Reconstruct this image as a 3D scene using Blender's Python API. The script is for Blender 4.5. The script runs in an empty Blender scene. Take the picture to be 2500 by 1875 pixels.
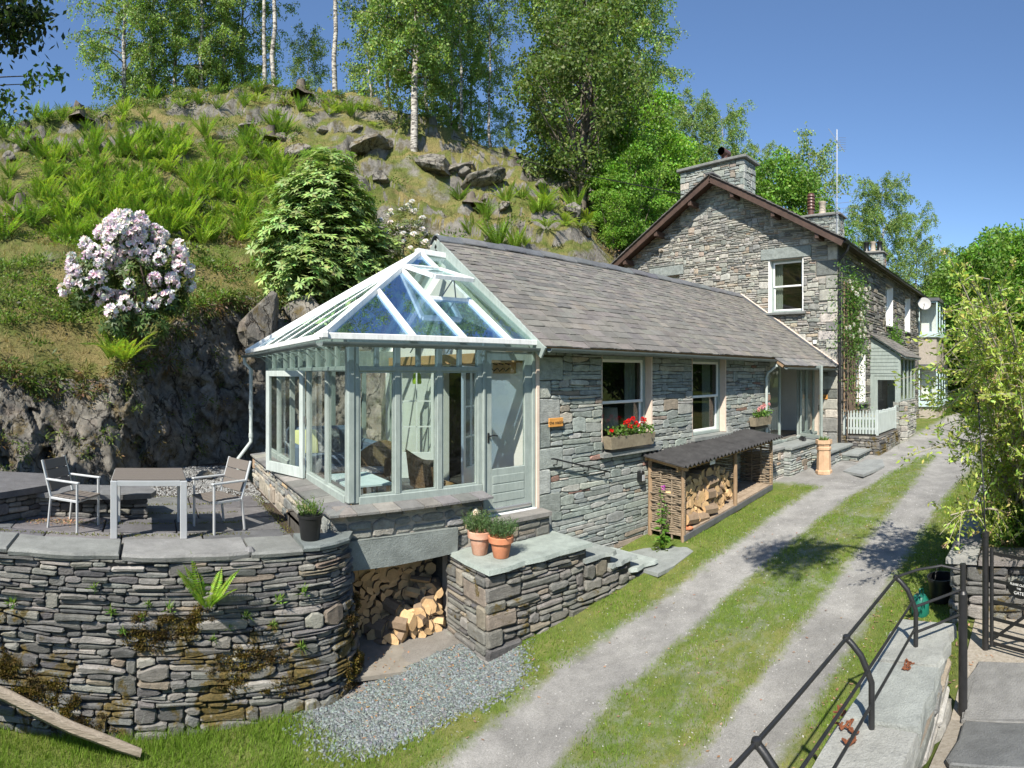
import bpy, math, random
import numpy as np
from mathutils import Vector, Matrix, noise as mnoise
from math import sin, cos, tan, pi, radians, atan2, sqrt

# ---------------------------------------------------------------- camera, sky, sun, exposure
SC = bpy.context.scene
COL = SC.collection
F_PX, Y_HOR, X_VP = 1375.0, 910.0, 2525.0      # stitched cylindrical photograph: px per radian, horizon row, column of +X
cam_d = bpy.data.cameras.new('camera'); cam = bpy.data.objects.new('camera', cam_d); COL.objects.link(cam)
cam_d.type = 'PANO'; cam_d.panorama_type = 'CENTRAL_CYLINDRICAL'
cam_d.central_cylindrical_range_u_min = -1250 / F_PX; cam_d.central_cylindrical_range_u_max = 1250 / F_PX
cam_d.central_cylindrical_range_v_min = (Y_HOR - 1875) / F_PX; cam_d.central_cylindrical_range_v_max = Y_HOR / F_PX
cam_d.central_cylindrical_radius = 1.0
cam_d.clip_start = 0.05; cam_d.clip_end = 3000
cam.location = (0, 0, 0)
cam.rotation_euler = (pi / 2, 0, (X_VP - 1250) / F_PX - pi / 2)
SC.camera = cam

SUN_AZ, SUN_EL = radians(180 + 33), radians(47)     # where the sun stands: azimuth from +X, elevation
world = bpy.data.worlds.new('World'); SC.world = world; world.use_nodes = True
wn = world.node_tree; bg = wn.nodes['Background']
sky = wn.nodes.new('ShaderNodeTexSky'); sky.sky_type = 'NISHITA'; sky.sun_disc = False
sky.sun_elevation = SUN_EL; sky.sun_rotation = pi / 2 - SUN_AZ
sky.air_density = 1.0; sky.dust_density = 0.2; sky.ozone_density = 6.0
wn.links.new(sky.outputs[0], bg.inputs[0]); bg.inputs[1].default_value = 0.106
sun_d = bpy.data.lights.new('sun', 'SUN'); sun_d.energy = 5.0; sun_d.angle = radians(0.55); sun_d.color = (1.0, 0.93, 0.82)
sun = bpy.data.objects.new('sun', sun_d); COL.objects.link(sun)
sun.rotation_euler = Vector((cos(SUN_EL) * cos(SUN_AZ), cos(SUN_EL) * sin(SUN_AZ), sin(SUN_EL))).to_track_quat('Z', 'Y').to_euler()
SC.view_settings.view_transform = 'Standard'; SC.view_settings.look = 'None'
SC.view_settings.exposure = 0.82; SC.view_settings.gamma = 1.0; SC.view_settings.use_curve_mapping = False
SC.cycles.max_bounces = 8; SC.cycles.transparent_max_bounces = 24; SC.cycles.use_denoising = True
SC.cycles.glossy_bounces = 3; SC.cycles.diffuse_bounces = 3; SC.cycles.transmission_bounces = 4
SC.cycles.sample_clamp_indirect = 4.0

# ---------------------------------------------------------------- measuring: a pixel of the photograph and one known distance give a point
def az(px): return (X_VP - px) / F_PX
def PY(px, py, Y):
    a = az(px); r = Y / sin(a); return Vector((r * cos(a), Y, (Y_HOR - py) / F_PX * r))
def PX(px, py, X):
    a = az(px); r = X / cos(a); return Vector((X, r * sin(a), (Y_HOR - py) / F_PX * r))
def PZ(px, py, z):
    a = az(px); r = z * F_PX / (Y_HOR - py); return Vector((r * cos(a), r * sin(a), z))
def PR(px, py, r):
    a = az(px); return Vector((r * cos(a), r * sin(a), (Y_HOR - py) / F_PX * r))

# ---------------------------------------------------------------- objects
ORG = {}
def tag(o, label=None, cat=None, group=None, kind=None):
    if label: o['label'] = label
    if cat: o['category'] = cat
    if group: o['group'] = group
    if kind: o['kind'] = kind
    return o
def root(name, loc, label, cat, group=None, rz=0):
    o = bpy.data.objects.new(name, None); COL.objects.link(o); o.location = loc; o.rotation_euler = (0, 0, rz)
    o.empty_display_size = .1
    ORG[o] = Vector(loc)
    return tag(o, label, cat, group)
def dup(o, parent=None, loc=None, rz=None, label=None, group=None, scale=None):
    c = o.copy(); COL.objects.link(c); c.parent = parent
    if loc is not None: c.location = loc
    if rz is not None: c.rotation_euler = (0, 0, rz)
    if scale is not None: c.scale = scale if hasattr(scale, '__len__') else (scale,) * 3
    if label: c['label'] = label
    if group: c['group'] = group
    for ch in list(o.children): dup(ch, c)
    return c
def link_mesh(name, me, mat=None, parent=None):
    if mat is not None:
        for m in (mat if isinstance(mat, (list, tuple)) else [mat]): me.materials.append(m)
    o = bpy.data.objects.new(name, me); COL.objects.link(o)
    if parent is not None: o.parent = parent
    return o
def set_cols(me, cols, domain):
    a = me.color_attributes.new('tint', 'FLOAT_COLOR', domain)
    arr = np.ones((len(a.data), 4), dtype=np.float32); arr[:, :3] = cols
    a.data.foreach_set('color', arr.ravel())

class MB:
    """collects shapes in world coordinates and links them as one mesh object"""
    def __init__(s): s.v = []; s.f = []; s.c = []; s.M = None; s.col = None; s.marks = []
    def add(s, vs, fs, col=None):
        b = len(s.v); s.marks.append((b, len(s.f)))
        s.v += [tuple(s.M @ Vector(p)) for p in vs] if s.M is not None else [tuple(p) for p in vs]
        s.f += [tuple(i + b for i in f) for f in fs]
        c = col or s.col
        s.c += [c] * len(fs)
        return s
    def box(s, x0, x1, y0, y1, z0, z1, b=0.0, col=None):
        if x0 > x1: x0, x1 = x1, x0
        if y0 > y1: y0, y1 = y1, y0
        if z0 > z1: z0, z1 = z1, z0
        b = min(b, .45 * (x1 - x0), .45 * (y1 - y0), .45 * (z1 - z0))
        if b <= 0:
            vs = [(x, y, z) for z in (z0, z1) for y in (y0, y1) for x in (x0, x1)]
            return s.add(vs, [(0, 2, 3, 1), (4, 5, 7, 6), (0, 1, 5, 4), (2, 6, 7, 3), (0, 4, 6, 2), (1, 3, 7, 5)], col)
        vs = []
        for k in range(8):
            X, Y, Z = (x1, -b) if k & 1 else (x0, b), (y1, -b) if k & 2 else (y0, b), (z1, -b) if k & 4 else (z0, b)
            vs += [(X[0], Y[0] + Y[1], Z[0] + Z[1]), (X[0] + X[1], Y[0], Z[0] + Z[1]), (X[0] + X[1], Y[0] + Y[1], Z[0])]
        fs = [(0, 12, 18, 6), (3, 9, 21, 15), (1, 4, 16, 13), (7, 19, 22, 10), (2, 8, 11, 5), (14, 17, 23, 20)]
        for k in range(8):
            i, j, l = 3 * k, 3 * k + 1, 3 * k + 2
            fs.append((i, j, l) if bin(k).count('1') % 2 == 0 else (i, l, j))
        for a in range(8):
            for d in (1, 2, 4):
                c = a | d
                if a & d: continue
                o1, o2 = [q for q in range(3) if q != {1: 0, 2: 1, 4: 2}[d]]
                fs.append((3 * a + o1, 3 * a + o2, 3 * c + o2, 3 * c + o1))
        return s.add(vs, fs, col)
    def beam(s, p, q, w, h, up=(0, 0, 1), b=0.0, col=None, shift=0.0):
        p, q = Vector(p), Vector(q); d = q - p; L = d.length
        x = d.normalized(); y = Vector(up).cross(x)
        if y.length < 1e-4: y = Vector((0, 1, 0)).cross(x)
        y.normalize(); z = x.cross(y)
        keep = s.M
        m = Matrix(((x.x, y.x, z.x, p.x), (x.y, y.y, z.y, p.y), (x.z, y.z, z.z, p.z), (0, 0, 0, 1)))
        s.M = keep @ m if keep is not None else m
        s.box(0, L, -w / 2, w / 2, -h / 2 + shift, h / 2 + shift, b, col); s.M = keep
        return s
    def tube(s, pts, r, n=8, cap=True, col=None, twist=0):
        pts = [Vector(p) for p in pts]; m = len(pts)
        rs = list(r) if hasattr(r, '__len__') else [r] * m
        vs = []; ref = None
        for i, p in enumerate(pts):
            t = (pts[min(i + 1, m - 1)] - pts[max(i - 1, 0)]).normalized()
            if ref is None:
                ref = Vector((0, 0, 1)) if abs(t.z) < .9 else Vector((1, 0, 0))
            x = (ref - t * ref.dot(t)).normalized(); ref = x; y = t.cross(x)
            for k in range(n):
                a = 2 * pi * k / n + twist
                vs.append(p + (x * cos(a) + y * sin(a)) * rs[i])
        fs = [(i * n + k, i * n + (k + 1) % n, (i + 1) * n + (k + 1) % n, (i + 1) * n + k) for i in range(m - 1) for k in range(n)]
        if cap: fs += [tuple(range(n - 1, -1, -1)), tuple(range((m - 1) * n, m * n))]
        return s.add(vs, fs, col)
    def lathe(s, prof, n=20, at=(0, 0, 0), col=None, a0=0):
        vs = [(at[0] + r * cos(2 * pi * k / n + a0), at[1] + r * sin(2 * pi * k / n + a0), at[2] + z) for r, z in prof for k in range(n)]
        m = len(prof)
        fs = [(i * n + k, i * n + (k + 1) % n, (i + 1) * n + (k + 1) % n, (i + 1) * n + k) for i in range(m - 1) for k in range(n)]
        if prof[0][0] > 1e-4: fs.append(tuple(range(n - 1, -1, -1)))
        if prof[-1][0] > 1e-4: fs.append(tuple(range((m - 1) * n, m * n)))
        return s.add(vs, fs, col)
    def slab(s, poly, ext, col=None):
        """poly: 3-D points; ext: extrusion vector"""
        n = len(poly); e = Vector(ext); a = [Vector(p) for p in poly]
        nr = sum(((a[i].cross(a[(i + 1) % n])) for i in range(n)), Vector((0, 0, 0)))
        if nr.dot(e) > 0: a = a[::-1]
        vs = a + [p + e for p in a]
        fs = [tuple(range(n)), tuple(range(2 * n - 1, n - 1, -1))] + [(i, i + n, (i + 1) % n + n, (i + 1) % n) for i in range(n)]
        return s.add(vs, fs, col)
    def build_each(s, name, mat, parent=None, **kw):
        """every added shape becomes an object of its own"""
        e = s.marks + [(len(s.v), len(s.f))]
        for (v0, f0), (v1, f1) in zip(e, e[1:]):
            m = MB(); m.v = s.v[v0:v1]; m.f = [tuple(i - v0 for i in f) for f in s.f[f0:f1]]; m.c = s.c[f0:f1]; m.build(name, mat, parent, **kw)
    def build(s, name, mat, parent=None, smooth=False, ang=40, org=None):
        o0 = org if org is not None else ORG.get(parent, Vector((0, 0, 0)))
        me = bpy.data.meshes.new(name)
        me.from_pydata([(p[0] - o0[0], p[1] - o0[1], p[2] - o0[2]) for p in s.v], [], s.f)
        if any(c is not None for c in s.c):
            a = me.color_attributes.new('tint', 'FLOAT_COLOR', 'CORNER')
            tot = np.zeros(len(me.polygons), dtype=np.int32); me.polygons.foreach_get('loop_total', tot)
            arr = np.ones((len(s.f), 4), dtype=np.float32); arr[:, :3] = np.array([c or (1, 1, 1) for c in s.c], dtype=np.float32)
            a.data.foreach_set('color', np.repeat(arr, tot, axis=0).ravel())
        if smooth:
            me.polygons.foreach_set('use_smooth', [True] * len(me.polygons)); me.set_sharp_from_angle(angle=radians(ang))
        me.update()
        o = link_mesh(name, me, mat, parent); ORG[o] = o0
        if parent is None and org is not None: o.location = org
        return o
def np_mesh(name, V, Fq, mat, parent=None, cols=None, smooth=False, org=None):
    """numpy vertices (n,3), faces (m,3 or 4), one colour per vertex"""
    V = np.asarray(V, dtype=np.float32); Fq = np.asarray(Fq, dtype=np.int32); k = Fq.shape[1]
    o0 = org if org is not None else ORG.get(parent, Vector((0, 0, 0)))
    me = bpy.data.meshes.new(name)
    me.vertices.add(len(V)); me.vertices.foreach_set('co', (V - np.array(o0, dtype=np.float32)).ravel())
    me.loops.add(Fq.size); me.loops.foreach_set('vertex_index', Fq.ravel())
    me.polygons.add(len(Fq)); me.polygons.foreach_set('loop_start', np.arange(0, Fq.size, k, dtype=np.int32))
    if smooth: me.polygons.foreach_set('use_smooth', np.ones(len(Fq), dtype=bool))
    me.update(calc_edges=True)
    if cols is not None: set_cols(me, np.asarray(cols, dtype=np.float32), 'POINT')
    o = link_mesh(name, me, mat, parent); ORG[o] = o0
    if parent is None and org is not None: o.location = org
    return o
def lerp(a, b, t): return a + (b - a) * t
def fbm(x, y, z=0.0, o=4):
    return mnoise.fractal((x, y, z), 1.0, 2.0, o)
# ---------------------------------------------------------------- materials
MAT = {}
def N(nt, typ, **kw):
    n = nt.nodes.new(typ)
    for k, v in kw.items():
        if k.startswith('i_'): n.inputs[k[2:].replace('_', ' ')].default_value = v
        else: setattr(n, k, v)
    return n
def c4(c): return (c[0], c[1], c[2], 1.0)
def mixc(nt, a, b, fac, blend='MIX'):
    m = nt.nodes.new('ShaderNodeMix'); m.data_type = 'RGBA'; m.blend_type = blend
    for idx, val in ((6, a), (7, b)):
        if isinstance(val, (tuple, list)): m.inputs[idx].default_value = c4(val)
        else: nt.links.new(val, m.inputs[idx])
    if isinstance(fac, (int, float)): m.inputs[0].default_value = fac
    else: nt.links.new(fac, m.inputs[0])
    return m.outputs[2]
def ramp(nt, src, stops):
    r = nt.nodes.new('ShaderNodeValToRGB'); e = r.color_ramp.elements
    while len(e) < len(stops): e.new(.5)
    for el, (p, c) in zip(e, stops):
        el.position = p; el.color = c4(c) if hasattr(c, '__len__') else (c, c, c, 1)
    nt.links.new(src, r.inputs[0]); return r.outputs[0]
def noi(nt, scale, detail=4, rough=.6, coord=None, stretch=None, dist=0.0):
    n = nt.nodes.new('ShaderNodeTexNoise'); n.inputs['Scale'].default_value = scale
    n.inputs['Detail'].default_value = detail; n.inputs['Roughness'].default_value = rough; n.inputs['Distortion'].default_value = dist
    if coord is None:
        coord = nt.nodes.new('ShaderNodeNewGeometry').outputs['Position']
    if stretch:
        mp = nt.nodes.new('ShaderNodeMapping'); mp.inputs['Scale'].default_value = stretch
        nt.links.new(coord, mp.inputs[0]); coord = mp.outputs[0]
    nt.links.new(coord, n.inputs['Vector']); return n.outputs[0]
def new_mat(name):
    m = bpy.data.materials.new(name); m.use_nodes = True; MAT[name] = m
    return m, m.node_tree, m.node_tree.nodes['Principled BSDF']
def bump(nt, p, h, strength, dist=.01):
    b = nt.nodes.new('ShaderNodeBump'); b.inputs['Strength'].default_value = strength; b.inputs['Distance'].default_value = dist
    nt.links.new(h, b.inputs['Height']); nt.links.new(b.outputs[0], p.inputs['Normal'])
def simple(name, a, b=None, scale=6, rough=.6, bmp=0, bscale=60, metal=0, spec=.4, attr=False, stretch=None, r2=None, bdist=.006, coat=0):
    m, nt, p = new_mat(name)
    base = None
    if b is not None:
        f = ramp(nt, noi(nt, scale, 5, .65, stretch=stretch), [(.32, 0.0), (.68, 1.0)])
        base = mixc(nt, a, b, f)
    if attr:
        at = nt.nodes.new('ShaderNodeVertexColor'); at.layer_name = 'tint'
        base = mixc(nt, base if base is not None else a, at.outputs[0], 1.0, 'MULTIPLY')
    if base is None: p.inputs['Base Color'].default_value = c4(a)
    else: nt.links.new(base, p.inputs['Base Color'])
    p.inputs['Roughness'].default_value = rough; p.inputs['Metallic'].default_value = metal
    p.inputs['Specular IOR Level'].default_value = spec
    if r2 is not None:
        rr = nt.nodes.new('ShaderNodeMapRange'); rr.inputs[3].default_value = rough; rr.inputs[4].default_value = r2
        nt.links.new(noi(nt, scale * 1.7, 3), rr.inputs[0]); nt.links.new(rr.outputs[0], p.inputs['Roughness'])
    if coat: p.inputs['Coat Weight'].default_value = coat
    if bmp: bump(nt, p, noi(nt, bscale, 5, .65, stretch=stretch), bmp, bdist)
    return m
def weather(name):
    nt = MAT[name].node_tree; p = nt.nodes['Principled BSDF']; l = p.inputs['Base Color'].links[0].from_socket
    st = ramp(nt, noi(nt, 9, 6, .75, stretch=(2.2, 2.2, .35)), [(.30, .72), (.55, 1.0)])
    b = mixc(nt, l, st, .8, 'MULTIPLY'); b = mixc(nt, b, (.16, .18, .13), ramp(nt, noi(nt, 30, 5, .8), [(.60, 0.0), (.74, .45)])); nt.links.new(b, p.inputs['Base Color'])
def stone_mat(name, lichen=.35, moss=0.0, rough=.85, bmp=.7, dirt=.5):
    m, nt, p = new_mat(name)
    at = nt.nodes.new('ShaderNodeVertexColor'); at.layer_name = 'tint'
    n1 = noi(nt, 9, 6, .65); n2 = noi(nt, 55, 5, .7)
    v = ramp(nt, n1, [(.25, .62), (.75, 1.3)]); v2 = ramp(nt, n2, [(.2, .7), (.8, 1.25)])
    base = mixc(nt, at.outputs[0], v, 1.0, 'MULTIPLY'); base = mixc(nt, base, v2, .8, 'MULTIPLY')
    if lichen:
        l = ramp(nt, noi(nt, 26, 4, .75, dist=.4), [(.60, 0.0), (.70, lichen)])
        base = mixc(nt, base, (.40, .42, .37), l)
    if moss:
        mk = noi(nt, 2.3, 6, .72, dist=.5)
        if moss < 1:
            mkr = ramp(nt, mk, [(.615 - .18 * moss, 0.0), (.665 - .16 * moss, .92)])
        mc = mixc(nt, (.060, .050, .012), (.15, .105, .028), ramp(nt, noi(nt, 40, 4), [(.35, 0.0), (.65, 1.0)]))
        base = mixc(nt, base, mc, mkr)
    nt.links.new(base, p.inputs['Base Color'])
    p.inputs['Roughness'].default_value = rough; p.inputs['Specular IOR Level'].default_value = .25
    add = nt.nodes.new('ShaderNodeMath'); add.operation = 'ADD'
    nt.links.new(noi(nt, 16, 6, .7, stretch=(1, 1, 3.0)), add.inputs[0]); nt.links.new(noi(nt, 75, 4, .7), add.inputs[1])
    bump(nt, p, add.outputs[0], bmp, .02)
    return m
stone_mat('stone', .28)
stone_mat('stone_mossy', .45, .5)
stone_mat('stone_mossy_light', .45, .28)
stone_mat('stone_rough', .35, 0, bmp=.9)
simple('mortar', (.10, .095, .085), (.18, .165, .14), 14, .95, .8, 60)
simple('joint_dark', (.05, .047, .042), (.095, .088, .075), 14, .95, .8, 60)
simple('lime', (.30, .27, .23), (.40, .36, .31), 14, .95, .7, 60)
simple('plaster', (.56, .45, .37), (.66, .55, .46), 5, .9, .4, 60)
simple('render_white', (.72, .71, .67), (.80, .79, .75), 3, .85, .12, 30)
# slate: roof pieces and cap slabs
def slate_mat(name, rough, lich, bm):
    m, nt, p = new_mat(name)
    at = nt.nodes.new('ShaderNodeVertexColor'); at.layer_name = 'tint'
    b = mixc(nt, at.outputs[0], ramp(nt, noi(nt, 5, 6, .7), [(.28, .72), (.72, 1.22)]), 1.0, 'MULTIPLY')
    b = mixc(nt, b, ramp(nt, noi(nt, 90, 4, .75), [(.3, .78), (.7, 1.2)]), .8, 'MULTIPLY')
    b = mixc(nt, b, (.34, .35, .31), ramp(nt, noi(nt, 34, 4, .8, dist=.5), [(.62, 0.0), (.70, lich)]))
    nt.links.new(b, p.inputs['Base Color']); p.inputs['Roughness'].default_value = rough; p.inputs['Specular IOR Level'].default_value = .35
    add = nt.nodes.new('ShaderNodeMath'); add.operation = 'ADD'
    nt.links.new(noi(nt, 7, 7, .68), add.inputs[0]); nt.links.new(noi(nt, 60, 4, .7), add.inputs[1])
    bump(nt, p, add.outputs[0], bm, .012)
slate_mat('slate_roof', .72, .4, .7)
slate_mat('slate_cap', .64, .3, .8)
slate_mat('slate_flag', .66, .32, .85)
simple('sage', (.265, .315, .293), (.325, .375, .35), 5, .45, .12, 40, spec=.4, r2=.62)
simple('sage_dark', (.12, .15, .145), (.15, .18, .175), 3, .45, spec=.45)
simple('sage_pipe', (.40, .455, .435), (.47, .525, .505), 3, .4, spec=.45)
simple('pale_blue', (.42, .55, .56), (.48, .60, .61), 3, .45)
weather('sage'); weather('sage_pipe')
simple('white_paint', (.78, .78, .76), (.83, .83, .80), 4, .4, spec=.45)
simple('white_frame', (.70, .72, .71), (.80, .81, .79), 5, .32, spec=.5, r2=.45)
weather('white_frame')
simple('black_metal', (.012, .013, .014), (.022, .022, .023), 12, .34, .15, 120, spec=.5, r2=.5)
simple('black_plastic', (.010, .011, .012), (.016, .016, .017), 8, .38, .05, 60)
simple('grey_metal', (.20, .21, .215), None, rough=.45, metal=.3)
simple('chair_metal', (.52, .55, .56), (.58, .60, .61), 6, .38, metal=.35, spec=.5)
simple('composite', (.115, .10, .088), (.16, .142, .125), 22, .6, .35, 90, stretch=(1, 9, 9))
simple('terracotta', (.46, .17, .085), (.56, .23, .12), 8, .8, .25, 50, r2=.9)
simple('terracotta_old', (.44, .21, .13), (.58, .36, .26), 9, .85, .3, 50)
simple('buff_clay', (.42, .27, .16), (.54, .37, .235), 7, .75, .25, 40)
simple('trough', (.17, .14, .095), (.27, .235, .165), 9, .9, .5, 50)
simple('soil', (.03, .022, .016), (.06, .045, .03), 30, .95, .8, 60)
simple('grit', (.22, .195, .155), (.34, .31, .265), 30, .95, .8, 90)
simple('bark', (.09, .075, .058), (.17, .145, .115), 10, .95, 1.0, 30, stretch=(1, 1, .3), bdist=.03)
simple('twig', (.085, .062, .045), (.15, .115, .085), 14, .9, .4, 40)
simple('pale_stem', (.26, .23, .18), (.36, .33, .26), 14, .9, .3, 40)
simple('old_wood', (.22, .165, .115), (.36, .29, .215), 9, .85, .7, 30, stretch=(1, 1, 6))
simple('post_wood', (.20, .13, .075), (.34, .24, .15), 9, .85, .6, 30, stretch=(5, 5, .8))
simple('new_wood', (.36, .22, .10), (.48, .31, .16), 9, .75, .4, 30, stretch=(.8, 6, 6))
simple('drift_wood', (.26, .215, .165), (.44, .38, .30), 8, .9, 1.0, 24, stretch=(.5, 5, 5), bdist=.02)
simple('wattle', (.15, .115, .08), (.28, .225, .16), 20, .9, .5, 60)
simple('log_wood', (1, 1, 1), (.72, .70, .66), 14, .85, .6, 45, attr=True, stretch=(1, 1, 1), bdist=.01)
simple('sign_wood', (.50, .23, .055), (.62, .31, .085), 10, .5, .2, 40, stretch=(.6, 4, 4))
simple('ink', (.02, .018, .015), rough=.7)
simple('white_ink', (.78, .78, .74), rough=.7)
simple('rubber_roof', (.022, .022, .023), (.045, .045, .046), 5, .62, .3, 50, r2=.75)
simple('lead', (.075, .08, .085), (.12, .125, .13), 6, .55, .25, 40)
simple('floor_wood', (.30, .155, .055), (.42, .24, .10), 7, .32, .1, 40, stretch=(.5, 5, 5))
simple('wicker', (.10, .062, .03), (.20, .13, .065), 40, .6, 1.0, 90, bdist=.01)
simple('blue_fabric', (.085, .125, .185), (.11, .155, .215), 12, .95, .3, 200)
simple('lime_fabric', (.48, .52, .22), (.56, .58, .30), 12, .95, .3, 200)
simple('pattern_fabric', (.04, .045, .055), (.45, .46, .45), 22, .95)
simple('pine', (.50, .30, .12), (.58, .37, .17), 9, .5, .2, 40)
simple('rope', (.36, .32, .25), (.48, .44, .36), 30, .9, .5, 90)
simple('shade_white', (.72, .70, .66), (.78, .76, .72), 9, .9)
simple('curtain', (.50, .52, .47), (.58, .60, .55), 18, .9, .2, 40)
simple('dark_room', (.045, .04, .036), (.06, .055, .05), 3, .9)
simple('concrete', (.17, .155, .13), (.26, .24, .205), 5, .92, .6, 40)
simple('rust', (.12, .04, .018), (.20, .07, .03), 40, .95, .8, 80)
simple('brown_paint', (.055, .034, .026), (.09, .056, .042), 6, .6, .3, 40)
simple('brown_clay', (.075, .035, .028), (.12, .06, .045), 8, .4, .15, 40)
simple('grey_clay', (.30, .26, .21), (.42, .37, .30), 9, .85, .4, 40)
simple('green_plastic', (.01, .12, .085), (.012, .14, .10), 4, .4)
simple('red_plastic', (.5, .03, .02), rough=.4)
simple('dish_grey', (.36, .36, .35), rough=.55)
simple('alu', (.55, .55, .54), rough=.35, metal=.8)
simple('chip', (1, 1, 1), (.75, .75, .75), 40, .8, .3, 90, attr=True)
simple('wall_light', (.62, .48, .36), (.70, .57, .45), 6, .35)
simple('key_grey', (.35, .36, .37), rough=.4)
simple('leaf_litter', (1, 1, 1), (.6, .6, .6), 30, .9, attr=True)
# birch bark
m, nt, p = new_mat('birch_bark')
band = ramp(nt, noi(nt, 3.2, 5, .7, stretch=(1, 1, 3.2)), [(.42, 0.0), (.56, 1.0)])
b = mixc(nt, (.055, .048, .042), (.50, .47, .42), band)
b = mixc(nt, b, ramp(nt, noi(nt, 22, 4), [(.3, .72), (.7, 1.15)]), 1.0, 'MULTIPLY')
nt.links.new(b, p.inputs['Base Color']); p.inputs['Roughness'].default_value = .8; bump(nt, p, noi(nt, 16, 5, stretch=(1, 1, 3)), .6, .02)
# leaves
def leaf_mat(name, trans=.35, rough=.5, spec=.35, tt=(1.35, 1.45, .7)):
    m, nt, p = new_mat(name)
    at = nt.nodes.new('ShaderNodeVertexColor'); at.layer_name = 'tint'
    oi = nt.nodes.new('ShaderNodeObjectInfo')
    c = mixc(nt, at.outputs[0], ramp(nt, oi.outputs['Random'], [(0, (.86, .90, .85)), (1, (1.14, 1.10, 1.06))]), 1.0, 'MULTIPLY')
    nt.links.new(c, p.inputs['Base Color']); p.inputs['Roughness'].default_value = rough; p.inputs['Specular IOR Level'].default_value = spec
    t = nt.nodes.new('ShaderNodeBsdfTranslucent')
    tc = mixc(nt, c, tt, 1.0, 'MULTIPLY'); nt.links.new(tc, t.inputs[0])
    mx = nt.nodes.new('ShaderNodeMixShader'); mx.inputs[0].default_value = trans
    nt.links.new(p.outputs[0], mx.inputs[1]); nt.links.new(t.outputs[0], mx.inputs[2])
    nt.links.new(mx.outputs[0], nt.nodes['Material Output'].inputs[0])
leaf_mat('leaf', .38); leaf_mat('leaf_gloss', .22, .48, .35); leaf_mat('grass_blade', .34, .6, .2); leaf_mat('petal', .30, .6, .2, (1.0, .98, 1.02))
# glass: a thin pane, part mirror by angle, part clear
def glass_mat(name, tint, refl_min=.04, rough=0.0, dirt=0.0, rc=(1, 1, 1)):
    m, nt, p = new_mat(name); nt.nodes.remove(p)
    tr = nt.nodes.new('ShaderNodeBsdfTransparent'); tr.inputs[0].default_value = c4(tint)
    gl = nt.nodes.new('ShaderNodeBsdfGlossy'); gl.inputs['Roughness'].default_value = rough; gl.inputs[0].default_value = c4(rc)
    ge = nt.nodes.new('ShaderNodeNewGeometry'); dt = nt.nodes.new('ShaderNodeVectorMath'); dt.operation = 'DOT_PRODUCT'
    nt.links.new(ge.outputs['Normal'], dt.inputs[0]); nt.links.new(ge.outputs['Incoming'], dt.inputs[1])
    ab = nt.nodes.new('ShaderNodeMath'); ab.operation = 'ABSOLUTE'; nt.links.new(dt.outputs['Value'], ab.inputs[0])
    om = nt.nodes.new('ShaderNodeMath'); om.operation = 'SUBTRACT'; om.inputs[0].default_value = 1.0; nt.links.new(ab.outputs[0], om.inputs[1]); om.use_clamp = True
    fr = nt.nodes.new('ShaderNodeMath'); fr.operation = 'POWER'; fr.inputs[1].default_value = 5.0; nt.links.new(om.outputs[0], fr.inputs[0])
    mu = nt.nodes.new('ShaderNodeMath'); mu.operation = 'MULTIPLY_ADD'; mu.inputs[1].default_value = .85; mu.inputs[2].default_value = refl_min
    mu.use_clamp = True
    nt.links.new(fr.outputs[0], mu.inputs[0])
    mx = nt.nodes.new('ShaderNodeMixShader'); nt.links.new(mu.outputs[0], mx.inputs[0]); nt.links.new(tr.outputs[0], mx.inputs[1]); nt.links.new(gl.outputs[0], mx.inputs[2])
    out = mx.outputs[0]
    if dirt:
        df = nt.nodes.new('ShaderNodeBsdfDiffuse'); df.inputs[0].default_value = (.45, .45, .40, 1)
        m2 = nt.nodes.new('ShaderNodeMixShader'); d = ramp(nt, noi(nt, 30, 5, .8), [(.4, .0), (.8, dirt)])
        nt.links.new(d, m2.inputs[0]); nt.links.new(out, m2.inputs[1]); nt.links.new(df.outputs[0], m2.inputs[2]); out = m2.outputs[0]
    nt.links.new(out, nt.nodes['Material Output'].inputs[0])
glass_mat('glass', (.95, .97, .96), .045, 0, .03)
glass_mat('glass_roof', (.66, .80, .92), .42, 0, .05, (.55, .74, .95))
glass_mat('glass_green', (.84, .92, .90), .18, 0, .06, (.8, .92, .95))
glass_mat('glass_dark', (.70, .73, .71), .06, 0, .015)
# lime-green lamp glass
simple('lime_glass', (.45, .62, .05), rough=.2)
# the ground beside the lane: slate dust in the ruts, turf between
m, nt, p = new_mat('lane_ground')
at = nt.nodes.new('ShaderNodeVertexColor'); at.layer_name = 'tint'
sep = nt.nodes.new('ShaderNodeSeparateColor'); nt.links.new(at.outputs[0], sep.inputs[0])
grav = mixc(nt, (.17, .168, .158), (.40, .395, .375), ramp(nt, noi(nt, 75, 6, .85), [(.3, 0.0), (.7, 1.0)]))
grav = mixc(nt, grav, ramp(nt, noi(nt, 2.2, 6, .75), [(.3, .70), (.7, 1.15)]), 1.0, 'MULTIPLY')
grav = mixc(nt, grav, ramp(nt, noi(nt, .7, 5, .75, dist=.6), [(.35, .78), (.62, 1.08)]), 1.0, 'MULTIPLY')
turf = mixc(nt, (.095, .135, .028), (.20, .20, .07), ramp(nt, noi(nt, 3.5, 6, .75), [(.35, 0.0), (.65, 1.0)]))
turf = mixc(nt, turf, (.09, .15, .026), ramp(nt, noi(nt, 1.2, 5, .7), [(.42, 0.0), (.58, .7)]))
turf = mixc(nt, turf, ramp(nt, noi(nt, 130, 4, .8), [(.3, .55), (.7, 1.3)]), 1.0, 'MULTIPLY')
mk = nt.nodes.new('ShaderNodeMath'); mk.operation = 'ADD'
sc_ = nt.nodes.new('ShaderNodeMath'); sc_.operation = 'MULTIPLY_ADD'; sc_.inputs[1].default_value = 1.3; sc_.inputs[2].default_value = -.65
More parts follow.
